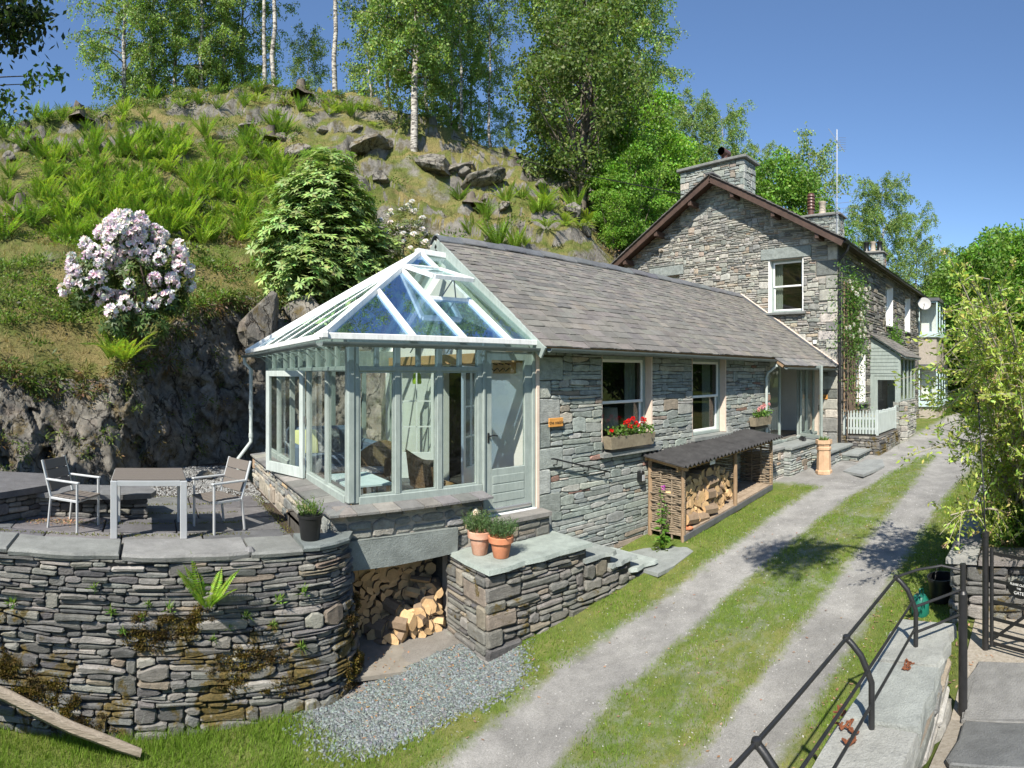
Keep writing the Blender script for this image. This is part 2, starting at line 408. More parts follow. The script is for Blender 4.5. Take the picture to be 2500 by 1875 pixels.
nt.links.new(noi(nt, 5, 7, .78), sc_.inputs[0]); nt.links.new(sc_.outputs[0], mk.inputs[0]); nt.links.new(sep.outputs[0], mk.inputs[1])
b = mixc(nt, turf, grav, ramp(nt, mk.outputs[0], [(.22, 0.0), (.68, 1.0)]))
b = mixc(nt, b, (.10, .075, .05), sep.outputs[1])
nt.links.new(b, p.inputs['Base Color']); p.inputs['Roughness'].default_value = .95; p.inputs['Specular IOR Level'].default_value = .15
bump(nt, p, noi(nt, 85, 6, .8), .8, .015)
# the hill: moss and bleached grass with rock where the slope is steep
m, nt, p = new_mat('hill_ground')
geo = nt.nodes.new('ShaderNodeNewGeometry'); sx = nt.nodes.new('ShaderNodeSeparateXYZ'); nt.links.new(geo.outputs['Normal'], sx.inputs[0])
g1 = mixc(nt, (.11, .15, .032), (.27, .225, .095), ramp(nt, noi(nt, .55, 6, .72), [(.38, 0.0), (.62, 1.0)]))
g1 = mixc(nt, g1, (.12, .16, .035), ramp(nt, noi(nt, 1.3, 5, .7), [(.50, 0.0), (.62, .8)]))
g1 = mixc(nt, g1, ramp(nt, noi(nt, 22, 5, .8), [(.28, .45), (.72, 1.35)]), 1.0, 'MULTIPLY')
rk = mixc(nt, (.13, .12, .105), (.30, .285, .25), ramp(nt, noi(nt, 3.2, 7, .72), [(.32, 0.0), (.68, 1.0)]))
rk = mixc(nt, rk, (.10, .085, .035), ramp(nt, noi(nt, 1.8, 6, .75), [(.54, 0.0), (.62, .8)]))
ad = nt.nodes.new('ShaderNodeMath'); ad.operation = 'MULTIPLY_ADD'; ad.inputs[1].default_value = .5
nt.links.new(noi(nt, 1.1, 6, .75), ad.inputs[0]); nt.links.new(sx.outputs[2], ad.inputs[2])
b = mixc(nt, rk, g1, ramp(nt, ad.outputs[0], [(.74, 0.0), (.87, 1.0)]))
nt.links.new(b, p.inputs['Base Color']); p.inputs['Roughness'].default_value = .95; p.inputs['Specular IOR Level'].default_value = .15
bump(nt, p, noi(nt, 9, 8, .78), 1.0, .12)
# bare rock of the cutting and the boulders: tilted strata
m, nt, p = new_mat('rock')
mp_ = (1.0, .45, 1.6)
r1 = mixc(nt, (.085, .080, .070), (.33, .31, .265), ramp(nt, noi(nt, 2.4, 8, .72, dist=.6), [(.34, 0.0), (.70, 1.0)]))
r1 = mixc(nt, r1, (.19, .135, .11), ramp(nt, noi(nt, .8, 5, .7), [(.55, 0.0), (.66, .35)]))
r1 = mixc(nt, r1, (.12, .085, .020), ramp(nt, noi(nt, 1.7, 7, .78, dist=.5), [(.52, 0.0), (.62, .8)]))
r1 = mixc(nt, r1, (.46, .45, .41), ramp(nt, noi(nt, 13, 5, .8), [(.62, 0.0), (.70, .55)]))
vo = nt.nodes.new('ShaderNodeTexVoronoi'); vo.feature = 'DISTANCE_TO_EDGE'; vo.inputs['Scale'].default_value = 1.1
mpv = nt.nodes.new('ShaderNodeMapping'); mpv.inputs['Rotation'].default_value = (0, radians(38), 0); mpv.inputs['Scale'].default_value = (2.6, 1.0, .45)
dn = nt.nodes.new('ShaderNodeMix'); dn.data_type = 'RGBA'; dn.blend_type = 'ADD'; dn.inputs[0].default_value = .8
gp_ = nt.nodes.new('ShaderNodeNewGeometry').outputs['Position']; nz_ = nt.nodes.new('ShaderNodeTexNoise'); nz_.inputs['Scale'].default_value = 3.0; nz_.inputs['Detail'].default_value = 6; nt.links.new(gp_, nz_.inputs['Vector'])
nt.links.new(gp_, dn.inputs[6]); nt.links.new(nz_.outputs['Color'], dn.inputs[7]); nt.links.new(dn.outputs[2], mpv.inputs[0]); nt.links.new(mpv.outputs[0], vo.inputs['Vector'])
crk = ramp(nt, vo.outputs['Distance'], [(.0, .30), (.035, 1.0)])
r1 = mixc(nt, r1, crk, 1.0, 'MULTIPLY')
nt.links.new(r1, p.inputs['Base Color']); p.inputs['Roughness'].default_value = .85; p.inputs['Specular IOR Level'].default_value = .3
add = nt.nodes.new('ShaderNodeMath'); add.operation = 'ADD'
nt.links.new(noi(nt, 5, 9, .8, stretch=(1.6, 1, .6)), add.inputs[0]); nt.links.new(crk, add.inputs[1])
bump(nt, p, add.outputs[0], 1.0, .10)
simple('moss', (.075, .062, .014), (.17, .125, .03), 30, .98, 1.0, 60, bdist=.02)
simple('far_ground', (.08, .10, .03), (.16, .16, .07), .3, .95)
# ---------------------------------------------------------------- masonry: courses of separate stones
PAL_STABLE = [(5, (.275, .305, .285)), (4, (.32, .345, .32)), (2, (.215, .24, .228)), (2.4, (.37, .385, .35)), (.8, (.29, .25, .205)), (.25, (.28, .175, .14)), (.7, (.42, .395, .34))]
PAL_TERR = [(4, (.158, .157, .148)), (4, (.20, .198, .184)), (3, (.11, .11, .108)), (2.2, (.245, .238, .212)), (.7, (.225, .19, .15)), (.7, (.32, .31, .28))]
PAL_GABLE = [(4, (.335, .332, .298)), (3, (.40, .392, .35)), (2.6, (.26, .266, .245)), (1.7, (.18, .187, .175)), (.8, (.37, .315, .25)), (1.4, (.45, .43, .38)), (.15, (.33, .245, .18))]
PAL_PIER = [(4, (.16, .158, .145)), (4, (.205, .198, .178)), (2, (.11, .11, .11)), (2, (.25, .22, .175)), (1, (.27, .26, .23))]
PAL_BASE = [(3, (.33, .32, .285)), (3, (.26, .27, .255)), (2, (.42, .38, .31)), (1.5, (.19, .20, .20)), (1, (.45, .34, .22))]
def pick(rng, pal, v=.16):
    t = rng.random() * sum(w for w, _ in pal)
    for w, c in pal:
        t -= w
        if t <= 0: break
    k = rng.uniform(1 - v, 1 + v); return tuple(x * k * rng.uniform(.97, 1.03) for x in c)
def masonry(rng, u0, u1, v0, v1, hr, lr, holes=(), top=None, gap=.006, wav=.02, tall=.22, cmax=.03):
    """irregular courses between u0..u1 and v0..v1, minus holes (u0,u1,v0,v1), under top(u): list of outlines [(u,v)...]"""
    sd = rng.random() * 100; vs = [v0]
    while vs[-1] < v1 - hr[0] * .4: vs.append(vs[-1] + rng.uniform(*hr))
    vs[-1] = v1; n = len(vs) - 1; occ = [[] for _ in range(n + 5)]; out = []
    def B(i, u): return vs[i] + (wav * mnoise.noise((u * 2.4, i * 3.7 + sd, 0)) if 0 < i < n else 0)
    def blocked(i):
        h = vs[i + 1] - vs[i]
        return [(q[0], q[1]) for q in holes if min(vs[i + 1], q[3]) - max(vs[i], q[2]) > .4 * h]
    for i in range(n):
        h = vs[i + 1] - vs[i]; a, b = u0, u1
        if top:
            us = [u for u in np.linspace(u0, u1, 160) if top(u) > vs[i] + .35 * h]
            if len(us) < 3: continue
            a, b = us[0], us[-1]
        free = []; cur = a
        for (p, q) in sorted(occ[i] + blocked(i)):
            if p > cur: free.append((cur, min(p, b)))
            cur = max(cur, q)
        if cur < b: free.append((cur, b))
        for (p, q) in free:
            u = p
            while u < q - .015:
                L = lr[0] + (lr[1] - lr[0]) * rng.random() ** 1.7; L *= .75 + .5 * min(1, h / hr[1])
                if q - u - L < lr[0] * .8: L = q - u
                k = 1
                if rng.random() < tall and i + 2 < n and L < 6 * h:
                    k = 2 if rng.random() < .75 or i + 3 >= n else 3
                    for j in range(1, k):
                        if any(x < u + L and y > u for x, y in occ[i + j] + blocked(i + j)): k = j; break
                        if top and min(top(u), top(u + L)) < vs[i + j + 1]: k = j; break
                    for j in range(1, k): occ[i + j].append((u, u + L))
                aa, bb = u + gap * rng.uniform(.5, 1.5), u + L - gap * rng.uniform(.5, 1.5)
                lo = lambda t: B(i, t) + gap * .8
                hi = lambda t: B(i + k, t) - gap * .8
                hh = hi((aa + bb) / 2) - lo((aa + bb) / 2)
                if bb - aa > .02 and hh > .012:
                    cs = [min(.42 * hh, .3 * (bb - aa), cmax) * rng.uniform(.25, 1.0) for _ in range(8)]
                    j = lambda s: rng.uniform(-s, s)
                    m1, m2 = lerp(aa, bb, rng.uniform(.35, .65)), lerp(aa, bb, rng.uniform(.35, .65)); e = .10 * hh
                    pts = [(aa, lo(aa) + cs[0]), (aa + cs[1] * 1.6, lo(aa) + j(e) * .5), (m1, lo(m1) + j(e)), (bb - cs[2] * 1.6, lo(bb) + j(e) * .5), (bb, lo(bb) + cs[3]),
                           (bb, hi(bb) - cs[4]), (bb - cs[5] * 1.6, hi(bb) - abs(j(e))), (m2, hi(m2) + j(e)), (aa + cs[6] * 1.6, hi(aa) - abs(j(e))), (aa, hi(aa) - cs[7])]
                    if top: pts = [(x, min(y, top(min(max(x, u0), u1)) - .01)) for x, y in pts]
                    area = abs(sum(pts[t][0] * pts[(t + 1) % 10][1] - pts[(t + 1) % 10][0] * pts[t][1] for t in range(10))) / 2
                    if area > .0006: out.append((pts, area))
                u += L
    return out
def lay(polys, mapf, mat, parent, rng, pal, depth=(.01, .04), maxn=300, name='stone', bev=.012, back=-.03, rest='stone_mass', tilt=.25):
    """each outline becomes a stone of its own: the largest in view as objects, the rest joined"""
    items = []
    for pts, area in polys:
        c = mapf(sum(p[0] for p in pts) / len(pts), sum(p[1] for p in pts) / len(pts), 0)
        items.append((area / max(.5, c.length_squared), pts))
    items.sort(key=lambda t: -t[0]); mass = MB()
    for k, (_, pts) in enumerate(items):
        n = len(pts); cu = sum(p[0] for p in pts) / n; cv = sum(p[1] for p in pts) / n
        w = max(p[0] for p in pts) - min(p[0] for p in pts); h = max(p[1] for p in pts) - min(p[1] for p in pts)
        d = rng.uniform(*depth); b = min(bev, .3 * h, .3 * w); tu, tv = rng.uniform(-1, 1) * tilt, rng.uniform(-1, 1) * tilt
        vs = [mapf(u, v, back) for u, v in pts]
        vs += [mapf(u, v, d - b * rng.uniform(.6, 1.3)) for u, v in pts]
        ins = []
        for u, v in pts:
            f = 1 - b * 1.3 / max(.02, w / 2), 1 - b * 1.3 / max(.015, h / 2)
            uu, vv = cu + (u - cu) * max(.5, f[0]), cv + (v - cv) * max(.45, f[1])
            ins.append(mapf(uu, vv, d + (tu * (uu - cu) / max(w, .05) + tv * (vv - cv) / max(h, .05)) * d * .8 + rng.uniform(-.18, .18) * b))
        vs += ins
        fs = [(r * n + i, r * n + (i + 1) % n, (r + 1) * n + (i + 1) % n, (r + 1) * n + i) for r in (0, 1) for i in range(n)] + [tuple(range(2 * n, 3 * n))]
        col = pick(rng, pal)
        if k < maxn: MB().add(vs, fs, col).build(name, mat, parent)
        else: mass.add(vs, fs, col)
    if mass.v: tag(mass.build(rest, mat, parent), kind='stuff')
def flat_map(o, ux, uy, nrm):
    o, ux, uy, nrm = Vector(o), Vector(ux), Vector(uy), Vector(nrm)
    return lambda u, v, d: o + ux * u + uy * v + nrm * d

# ---------------------------------------------------------------- the ground along the lane
_GX = [-12, 0, 2.3, 5.3, 7.3, 10.5, 15, 25, 60, 200]; _GZ = [-3.85, -3.48, -3.30, -2.95, -2.70, -2.42, -2.30, -2.15, -1.6, -1.6]
def sstep(a, b, x): t = np.clip((x - a) / (b - a), 0, 1); return t * t * (3 - 2 * t)
def gz(X, Y):
    z = np.interp(X, _GX, _GZ)
    z = z - .05 * np.exp(-((Y - rut(X)) / .5) ** 2) - .05 * np.exp(-((Y - rut2(X)) / .5) ** 2)
    path = np.interp(X, [0, 2.2, 3.3, 4.3, 6, 9], [-2.05, -2.15, -2.40, -2.68, -2.68, -2.6])
    w = sstep(1.25, .62, Y) * sstep(9, 6, X)
    return z * (1 - w) + path * w
def rut(X): return np.interp(X, [0, 2, 4, 9, 18, 30], [3.3, 3.6, 4.1, 4.1, 3.6, 3.4])
def rut2(X): return np.interp(X, [0, 4, 9, 18, 30], [2.2, 2.3, 2.2, 2.0, 1.9])
def gravel(X, Y):
    X = np.asarray(X, float); Y = np.asarray(Y, float)
    wl = np.interp(X, [0, 3, 6, 11, 16], [.50, .46, .40, .5, .8]); wr = np.interp(X, [0, 5, 11, 16], [.38, .36, .45, .8])
    g = np.exp(-(np.abs(Y - rut(X)) / wl) ** 3) + np.exp(-(np.abs(Y - rut2(X)) / wr) ** 3)
    g = np.maximum(g, .30 * np.exp(-((Y - (rut(X) + rut2(X)) / 2) / .8) ** 2))
    yard = sstep(4.0, 3.6, X + .6 * (5.0 - Y)) * sstep(1.15, 1.75, X - .35 * (5.6 - Y)) * sstep(4.45, 4.75, Y)      # chips before the log store
    ent = sstep(10.6, 11.6, X) * sstep(16.5, 14.5, X) * sstep(4.0, 4.4, Y)
    return np.clip(np.maximum(np.maximum(g, yard), ent * .9), 0, 1)
xs = np.concatenate([np.arange(-9, 13, .1), np.arange(13, 34, .3), np.arange(34, 210, 8)])
ys = np.concatenate([np.arange(-60, -8, 6), np.arange(-8, -1, .5), np.arange(-1, 6.7, .1)])
GX, GY = np.meshgrid(xs, ys); GZ = gz(GX, GY)
nz = np.array([mnoise.noise((x * 1.7, y * 1.7, 0)) * .03 + mnoise.noise((x * 6, y * 6, 3)) * .012 for x, y in zip(GX.ravel(), GY.ravel())]).reshape(GX.shape)
GZ = GZ + nz
gv = gravel(GX, GY); dirt = sstep(5.2, 5.7, GY) * sstep(4.0, 3.5, GX) * .35
ii = np.arange(GX.size).reshape(GX.shape)
quads = np.stack([ii[:-1, :-1], ii[:-1, 1:], ii[1:, 1:], ii[1:, :-1]], -1).reshape(-1, 4)
o = np_mesh('lane_ground', np.stack([GX, GY, GZ], -1).reshape(-1, 3), quads, MAT['lane_ground'], cols=np.stack([gv, dirt, gv * 0], -1).reshape(-1, 3), smooth=True)
tag(o, 'grey slate gravel lane with two worn ruts and grass between', 'lane', kind='structure')
mb = MB(); mb.add([(-1500, -1500, -5), (1500, -1500, -5), (1500, 1500, -5), (-1500, 1500, -5)], [(0, 1, 2, 3)])
tag(mb.build('ground', MAT['far_ground']), 'flat far ground beyond the lane', 'ground', kind='structure')

# ---------------------------------------------------------------- the hill behind: profiles (distance, height) for columns of the photograph
PROF = {-700: [(9.4, -2.08), (10.6, -.3), (14, 1.8), (18, 4.2), (22, 7.0), (27, 10.5), (34, 10.5), (60, 7)],
        -300: [(8.9, -2.08), (11.2, -.1), (14, 1.8), (18, 4.3), (22, 7.3), (27, 11.2), (34, 11.3), (60, 7)],
        0: [(9.2, -2.08), (11.4, .0), (13.5, 1.5), (17, 3.8), (21, 7.0), (26, 11.4), (32, 11.7), (60, 8)],
        200: [(9.7, -2.08), (11.9, -.15), (14, 1.75), (17.5, 4.2), (22, 7.9), (27, 12.7), (33, 12.9), (60, 8)],
        270: [(10.2, -2.08), (11.9, -.1), (14, 1.75), (17.5, 4.2), (22, 8.0), (27.5, 13.0), (34, 13.0), (60, 8)],
        380: [(12.2, -2.08), (12.8, .7), (14.3, 1.9), (17.5, 4.2), (22, 8.0), (27.5, 13.4), (34, 13.3), (60, 8)],
        450: [(12.7, -2.08), (13.2, 1.5), (15, 2.45), (18, 4.3), (22, 7.85), (28, 13.9), (34, 13.9), (60, 9)],
        600: [(13.5, -2.08), (14.2, 1.95), (16, 2.6), (18.5, 4.3), (22.5, 7.85), (28, 13.95), (34, 13.7), (60, 9)],
        800: [(13.3, -2.0), (14.6, 1.6), (16, 2.4), (18.5, 4.2), (22.5, 7.7), (28, 13.95), (34, 13.2), (60, 9)],
        950: [(12.6, -2.0), (14.2, 1.2), (16, 2.4), (19, 4.3), (23, 7.9), (27.5, 12.8), (34, 11.3), (60, 8)],
        1085: [(13.2, -2.0), (14.6, .9), (16.3, 2.4), (19, 4.4), (23, 7.5), (27.5, 12.1), (34, 10.2), (60, 8)],
        1265: [(14.4, -2.0), (15.6, .9), (17.5, 2.9), (20, 4.8), (24, 7.85), (28, 10.9), (34, 8.8), (60, 8)],
        1400: [(15.7, -2.0), (17.0, 1.2), (18.5, 2.9), (21, 4.7), (25, 7.4), (29, 9.9), (36, 7.8), (60, 8)],
        1520: [(18.0, -2.0), (19.4, .8), (21.5, 2.8), (25, 5.5), (28, 7.7), (31, 8.6), (38, 7.5), (60, 8)],
        1700: [(24, -2.2), (27, .5), (30, 3), (33, 5), (36, 6.5), (40, 7), (46, 7), (60, 8)],
        1900: [(31, -2.2), (33, -.5), (36, 1.5), (40, 3.5), (46, 5), (52, 5.5), (58, 6), (70, 7)],
        2100: [(44, -2.2), (47, -1.5), (50, 0), (54, 1.5), (60, 3), (66, 4), (74, 5), (90, 6)],
        2350: [(46, -2.4), (50, -1.8), (54, -1), (60, 0), (66, 1), (72, 2), (80, 3), (100, 4)],
        2700: [(46, -2.4), (50, -1.8), (54, -1), (60, 0), (66, 1), (72, 2), (80, 3), (100, 4)]}
_pk = np.array(sorted(PROF)); _pr = np.array([[q[0] for q in PROF[k]] for k in _pk], float); _pz = np.array([[q[1] for q in PROF[k]] for k in _pk], float)
def prof(px):
    px = min(max(px, _pk[0]), _pk[-1]); i = min(max(np.searchsorted(_pk, px) - 1, 0), len(_pk) - 2)
    t = (px - _pk[i]) / (_pk[i + 1] - _pk[i])
    return _pr[i] * (1 - t) + _pr[i + 1] * t, _pz[i] * (1 - t) + _pz[i + 1] * t
def hill_noise(x, y, s):
    a = sstep(.0, .08, s)
    cr = np.exp(-((s - .36) / .09) ** 2)                       # knobbly rocks along the crest
    n = fbm(x * .30, y * .30, 1.0, 4) * .40 + fbm(x * 1.1, y * 1.1, 5.0, 4) * .17
    rg = (1 - abs(mnoise.noise((x * .75, y * .75, 9.0)))) ** 3
    return a * (n + (rg - .4) * .2)
def crag(x, y, z, s, px):
    """bedrock ledges: the slope breaks into steep risers and flat treads along the crest and the far shoulder"""
    k = float(np.exp(-((s - .33) / .075) ** 2)) * .9 + float(sstep(760, 900, px) * sstep(1500, 1300, px) * sstep(.04, .14, s) * sstep(.5, .4, s)) * .8
    k = min(1.0, k * 1.7) * float(sstep(-.30, .05, mnoise.noise((x * .28, y * .28, z * .2 + 4)) + .12)); st = 1.15
    u = z / st + .75 * fbm(x * .35, y * .35, 6.0, 4) + .22 * mnoise.noise((x * 1.6, y * 1.6, 2.0)); f = u - math.floor(u)
    return k * st * (float(sstep(.36, .60, f)) - f) * .95
cols_px = np.concatenate([np.arange(-700, 1700, 6.0), np.arange(1700, 2701, 25.0)]); NS = 170
ss = np.concatenate([np.linspace(0, .5, 150), np.linspace(.52, 1, 20)])
HV = np.zeros((len(cols_px), len(ss), 3))
for i, px in enumerate(cols_px):
    R, Z = prof(px); a = az(px)
    r_ = R[1] + ss * (R[-1] - R[1]); z_ = np.interp(r_, R[1:], Z[1:])
    for j in range(len(ss)):
        x, y = r_[j] * cos(a), r_[j] * sin(a)
        zz = z_[j] + hill_noise(x, y, ss[j]); HV[i, j] = (x, y, zz + crag(x, y, zz, ss[j], px))
ii = np.arange(HV.shape[0] * HV.shape[1]).reshape(HV.shape[:2])
quads = np.stack([ii[:-1, :-1], ii[:-1, 1:], ii[1:, 1:], ii[1:, :-1]], -1).reshape(-1, 4)
o = np_mesh('hill', HV.reshape(-1, 3), quads, MAT['hill_ground'], smooth=True)
tag(o, 'steep rocky hillside with moss and bleached grass', 'hill', kind='structure')
def hill_at(px, r):
    """a point on the hill at a column of the photograph and a distance"""
    i = int(np.argmin(abs(cols_px - px))); c = HV[i]; rr = np.hypot(c[:, 0], c[:, 1])
    z = np.interp(r, rr, c[:, 2]); a = az(px); return Vector((r * cos(a), r * sin(a), z))
# the cut rock face under the slope
cp = np.arange(-700, 1710, 4.0); NT = 64; CV = np.zeros((len(cp), NT, 3))
for i, px in enumerate(cp):
    R, Z = prof(px); a = az(px); j0 = int(np.argmin(abs(cols_px - px))); top = HV[j0, 0]
    for j in range(NT):
        t = j / (NT - 1); e = sin(pi * min(1, t * 1.02)) ** .6 if t < .98 else 0.0
        r_ = lerp(R[0], R[1], t ** .8) + .25 * sin(pi * t) * 0; z = lerp(Z[0] - .25, top[2], t); al = px * .0098
        q = al * .8 + z * .62                                 # beds dip down to the right
        cell = mnoise.cell_vector((q * 1.9, z * .28 - al * .25, 2.0))
        w_ = z * .8 - al * .45; jx = fbm(al * 1.3, z * 1.3, 8, 4)
        d = .50 * (mnoise.cell((q * 1.15 + jx * .5, w_ * .55 + jx * .3, 2.0)) * .5 + .5) + .30 * (mnoise.cell((q * 3.1 + jx * .6, w_ * 1.1 + jx * .5, 5.0)) * .5 + .5) + .14 * (mnoise.cell((q * 7.3 + jx, w_ * 2.3, 9.0)) * .5 + .5) + .34 * jx + .12 * fbm(q * 6, z * 1.3, 2, 4)
        d = (d - .3) * .75 * e
        r_ -= d; CV[i, j] = (r_ * cos(a), r_ * sin(a), z)
    CV[i, -1] = top + np.array([0, 0, .0])
ii = np.arange(CV.shape[0] * NT).reshape(CV.shape[:2])
quads = np.stack([ii[:-1, :-1], ii[:-1, 1:], ii[1:, 1:], ii[1:, :-1]], -1).reshape(-1, 4)
o = np_mesh('rock_face', CV.reshape(-1, 3), quads, MAT['rock'])
tag(o, 'dark cut rock face with tilted beds behind the terrace', 'rock face', kind='structure')
# overhanging turf lip along the cut edge is grown in the planting section

# ---------------------------------------------------------------- terrace floor and flagstones
PATIO_Z = -2.08
mb = MB(); mb.box(-7.5, 1.96, 6.0, 13.2, PATIO_Z - 1.2, PATIO_Z - .03)
pat = tag(mb.build('patio', MAT['soil']), 'slate flagged terrace behind the dry stone wall', 'terrace', kind='structure')
rng = random.Random(5)
PAL_FLAG = [(3, (.135, .135, .14)), (3, (.165, .165, .165)), (2, (.115, .118, .125)), (1, (.18, .17, .155))]
polys = masonry(rng, -3.6, 1.78, 6.05, 9.45, (.5, .68), (.62, 1.0), gap=.012, wav=.03, tall=.0, cmax=.03)
lay(polys, lambda u, v, d: Vector((u, v, PATIO_Z - .02 + d)), MAT['slate_flag'], pat, rng, PAL_FLAG, (.018, .026), 300, 'flagstone', .006, -.015, tilt=.1)
# path flags beside the railing
rng = random.Random(8)
mb = MB()
for k in range(14):
    x = 1.4 + k * .36; x2 = x + .36
    zz = float(gz(x + .18, 0.2)) + .004
    mb.add([(x, -3.2, float(gz(x, -1)) + .01), (x2, -3.2, float(gz(x2, -1)) + .01), (x2, .64, float(gz(x2, .5)) + .01), (x, .64, float(gz(x, .5)) + .01)], [(0, 1, 2, 3)])
path = tag(mb.build('path', MAT['grit']), 'path of large slate flags beside the gate', 'path', kind='structure')
polys = masonry(rng, 1.5, 5.15, -2.2, .58, (.85, 1.15), (.70, 1.05), gap=.02, wav=.05, tall=0, cmax=.06)
polys = [([(v_ * .0 + u, v) for u, v in p for v_ in (0,)], ar) for p, ar in polys]
PAL_PATH = [(3, (.20, .20, .195)), (2, (.25, .245, .235)), (2, (.16, .165, .165))]
lay(polys, lambda u, v, d: Vector((u, v, float(gz(u, min(v, .4))) + .02 + d)), MAT['slate_flag'], path, rng, PAL_PATH, (.02, .045), 300, 'flagstone', .01, -.05, tilt=.15)
# ---------------------------------------------------------------- building helpers
def quoin_polys(rng, ue, s, v0, v1, big=(.26, .48), hh=(.2, .36)):
    """corner blocks stacked at u=ue, reaching to the side s (+1/-1): outlines and the holes they take"""
    out, holes = [], []; v = v0; k = rng.randrange(2)
    while v < v1 - .08:
        h = min(rng.uniform(*hh), v1 - v); L = big[k % 2] * rng.uniform(.85, 1.15); k += 1
        a, b = (ue, ue + L) if s > 0 else (ue - L, ue); g = .006; j = lambda: rng.uniform(-.008, .008)
        pts = [(a + g, v + .02), (a + g + .015, v + g), ((a + b) / 2, v + g + j()), (b - g - .02, v + g), (b - g, v + .025), (b - g, v + h - .03), (b - g - .02, v + h - g), ((a + b) / 2, v + h - g + j()), (a + g + .02, v + h - g), (a + g, v + h - .02)]
        out.append((pts, (b - a) * h)); holes.append((a, b, v, v + h)); v += h
    return out, holes
PAL_SLATE = [(4, (.168, .160, .144)), (3, (.148, .142, .130)), (2, (.188, .178, .158)), (1, (.128, .124, .116)), (.3, (.20, .184, .155))]
def slates(parent, o, ux, us, nrm, U, L, e0, e1, wr, rng, maxn=300, pal=PAL_SLATE, t=.014, skip=None):
    o, ux, us, nrm = Vector(o), Vector(ux), Vector(us).normalized(), Vector(nrm).normalized()
    items = []; s = 0.0; row = 0
    while s < L - .04:
        e = lerp(e0, e1, s / L) * rng.uniform(.94, 1.06); u = -rng.uniform(0, wr[1]) * .5
        ln = min(e * 1.9, L - s + .02)
        while u < U:
            w = rng.uniform(*wr) * (1.1 - .35 * s / L); a, b = max(u, 0), min(u + w, U); u += w
            if b - a < .05 or (skip and skip((a + b) / 2, s)): continue
            c = o + ux * ((a + b) / 2) + us * s
            items.append(((b - a) * e / c.length_squared, a, b, s, ln))
        s += e; row += 1
    items.sort(key=lambda q: -q[0]); mass = MB()
    for k, (_, a, b, s, ln) in enumerate(items):
        g = .003; j = lambda q: rng.uniform(-q, q); lift = t * rng.uniform(1.7, 2.5); dz = j(.004)
        P = lambda u, q, d: o + ux * u + us * q + nrm * d
        low = [(a + g, s + j(.012)), (lerp(a, b, .35), s + j(.009)), (lerp(a, b, .7), s + j(.009)), (b - g, s + j(.012))]
        bot = [P(u, q, lift - t + dz) for u, q in low] + [P(b - g, s + ln, .002), P(a + g, s + ln, .002)]
        topv = [P(u + j(.002), q + .003, lift + dz) for u, q in low] + [P(b - g, s + ln, .002 + t), P(a + g, s + ln, .002 + t)]
        n = 6; fs = [tuple(range(6, 12)), tuple(range(5, -1, -1))] + [(i, (i + 1) % n, (i + 1) % n + n, i + n) for i in range(n)]
        c = pick(rng, pal, .07)
        if k < maxn: MB().add(bot + topv, fs, c).build('slate', MAT['slate_roof'], parent)
        else: mass.add(bot + topv, fs, c)
    if mass.v: tag(mass.build('slate_mass', MAT['slate_roof'], parent), kind='stuff')
def sash_window(parent, o, ux, nrm, w, h, outer='sage', sash='white_paint', glass='glass_dark', split=.5, fw=.055, name='window', raised=0.0):
    """o: lower left corner of the opening at the frame plane; nrm points outdoors"""
    o, ux, nrm = Vector(o), Vector(ux), Vector(nrm); M = Matrix(((ux.x, -nrm.x, 0, o.x), (ux.y, -nrm.y, 0, o.y), (0, 0, 1, o.z), (0, 0, 0, 1)))
    def mb(): q = MB(); q.M = M; return q
    f = mb()
    f.box(0, fw, 0, .09, 0, h, .004); f.box(w - fw, w, 0, .09, 0, h, .004); f.box(fw, w - fw, 0, .09, h - fw, h, .004); f.box(fw, w - fw, -.02, .09, 0, fw, .004)
    win = f.build(name, MAT[outer], parent)
    for k, (z0, z1, y) in enumerate(((fw, fw + (h - 2 * fw) * split + .02, .05), (fw + (h - 2 * fw) * split - .02, h - fw, .012))):
        if k == 0 and raised: z0 += raised; z1 += raised
        s = mb(); b = .045
        s.box(fw, fw + b, y, y + .035, z0, z1, .004); s.box(w - fw - b, w - fw, y, y + .035, z0, z1, .004)
        s.box(fw + b, w - fw - b, y, y + .035, z0, z0 + b, .004); s.box(fw + b, w - fw - b, y, y + .035, z1 - b, z1, .004)
        s.build('sash', MAT[sash], win)
        q = mb(); q.box(fw + b, w - fw - b, y + .014, y + .018, z0 + b, z1 - b); q.build('pane', MAT[glass], win)
    return win

# ---------------------------------------------------------------- the stable cottage
YW = 6.0                       # its front wall stands 6 m from the camera
stable = root('stable_cottage', (8.4, 6.0, -2.6), 'long single-storey slate stone cottage with slate roof and two sash windows', 'house')
W1 = (6.21, 7.45, -1.24, .27); W2 = (8.63, 9.85, -1.22, .27)
rng = random.Random(21)
core = MB()
def wall_core(mb, holes, u0, u1, v0, v1, mapf, th=.45):
    us = sorted({u0, u1, *[q for h in holes for q in h[:2]]}); vs = sorted({v0, v1, *[min(max(q, v0), v1) for h in holes for q in h[2:]]})
    for a, b in zip(us, us[1:]):
        for c, d in zip(vs, vs[1:]):
            if any(h[0] <= (a + b) / 2 <= h[1] and h[2] <= (c + d) / 2 <= h[3] for h in holes): continue
            P = [mapf(u, v, t) for t in (-.012, -th) for u, v in ((a, c), (b, c), (b, d), (a, d))]
            mb.add(P, [(0, 1, 2, 3), (7, 6, 5, 4), (0, 4, 5, 1), (1, 5, 6, 2), (2, 6, 7, 3), (3, 7, 4, 0)])
ENT = (11.83, 14.86, -1.66, .3)
holes = [W1, W2, ENT, (4.5, 4.93, -4, 1)]
mapF = flat_map((0, YW, 0), (1, 0, 0), (0, 0, 1), (0, -1, 0))
wall_core(core, [W1, W2, ENT], 4.93, 14.88, -3.3, .34, mapF)
fwall = core.build('front_wall', MAT['mortar'], stable)
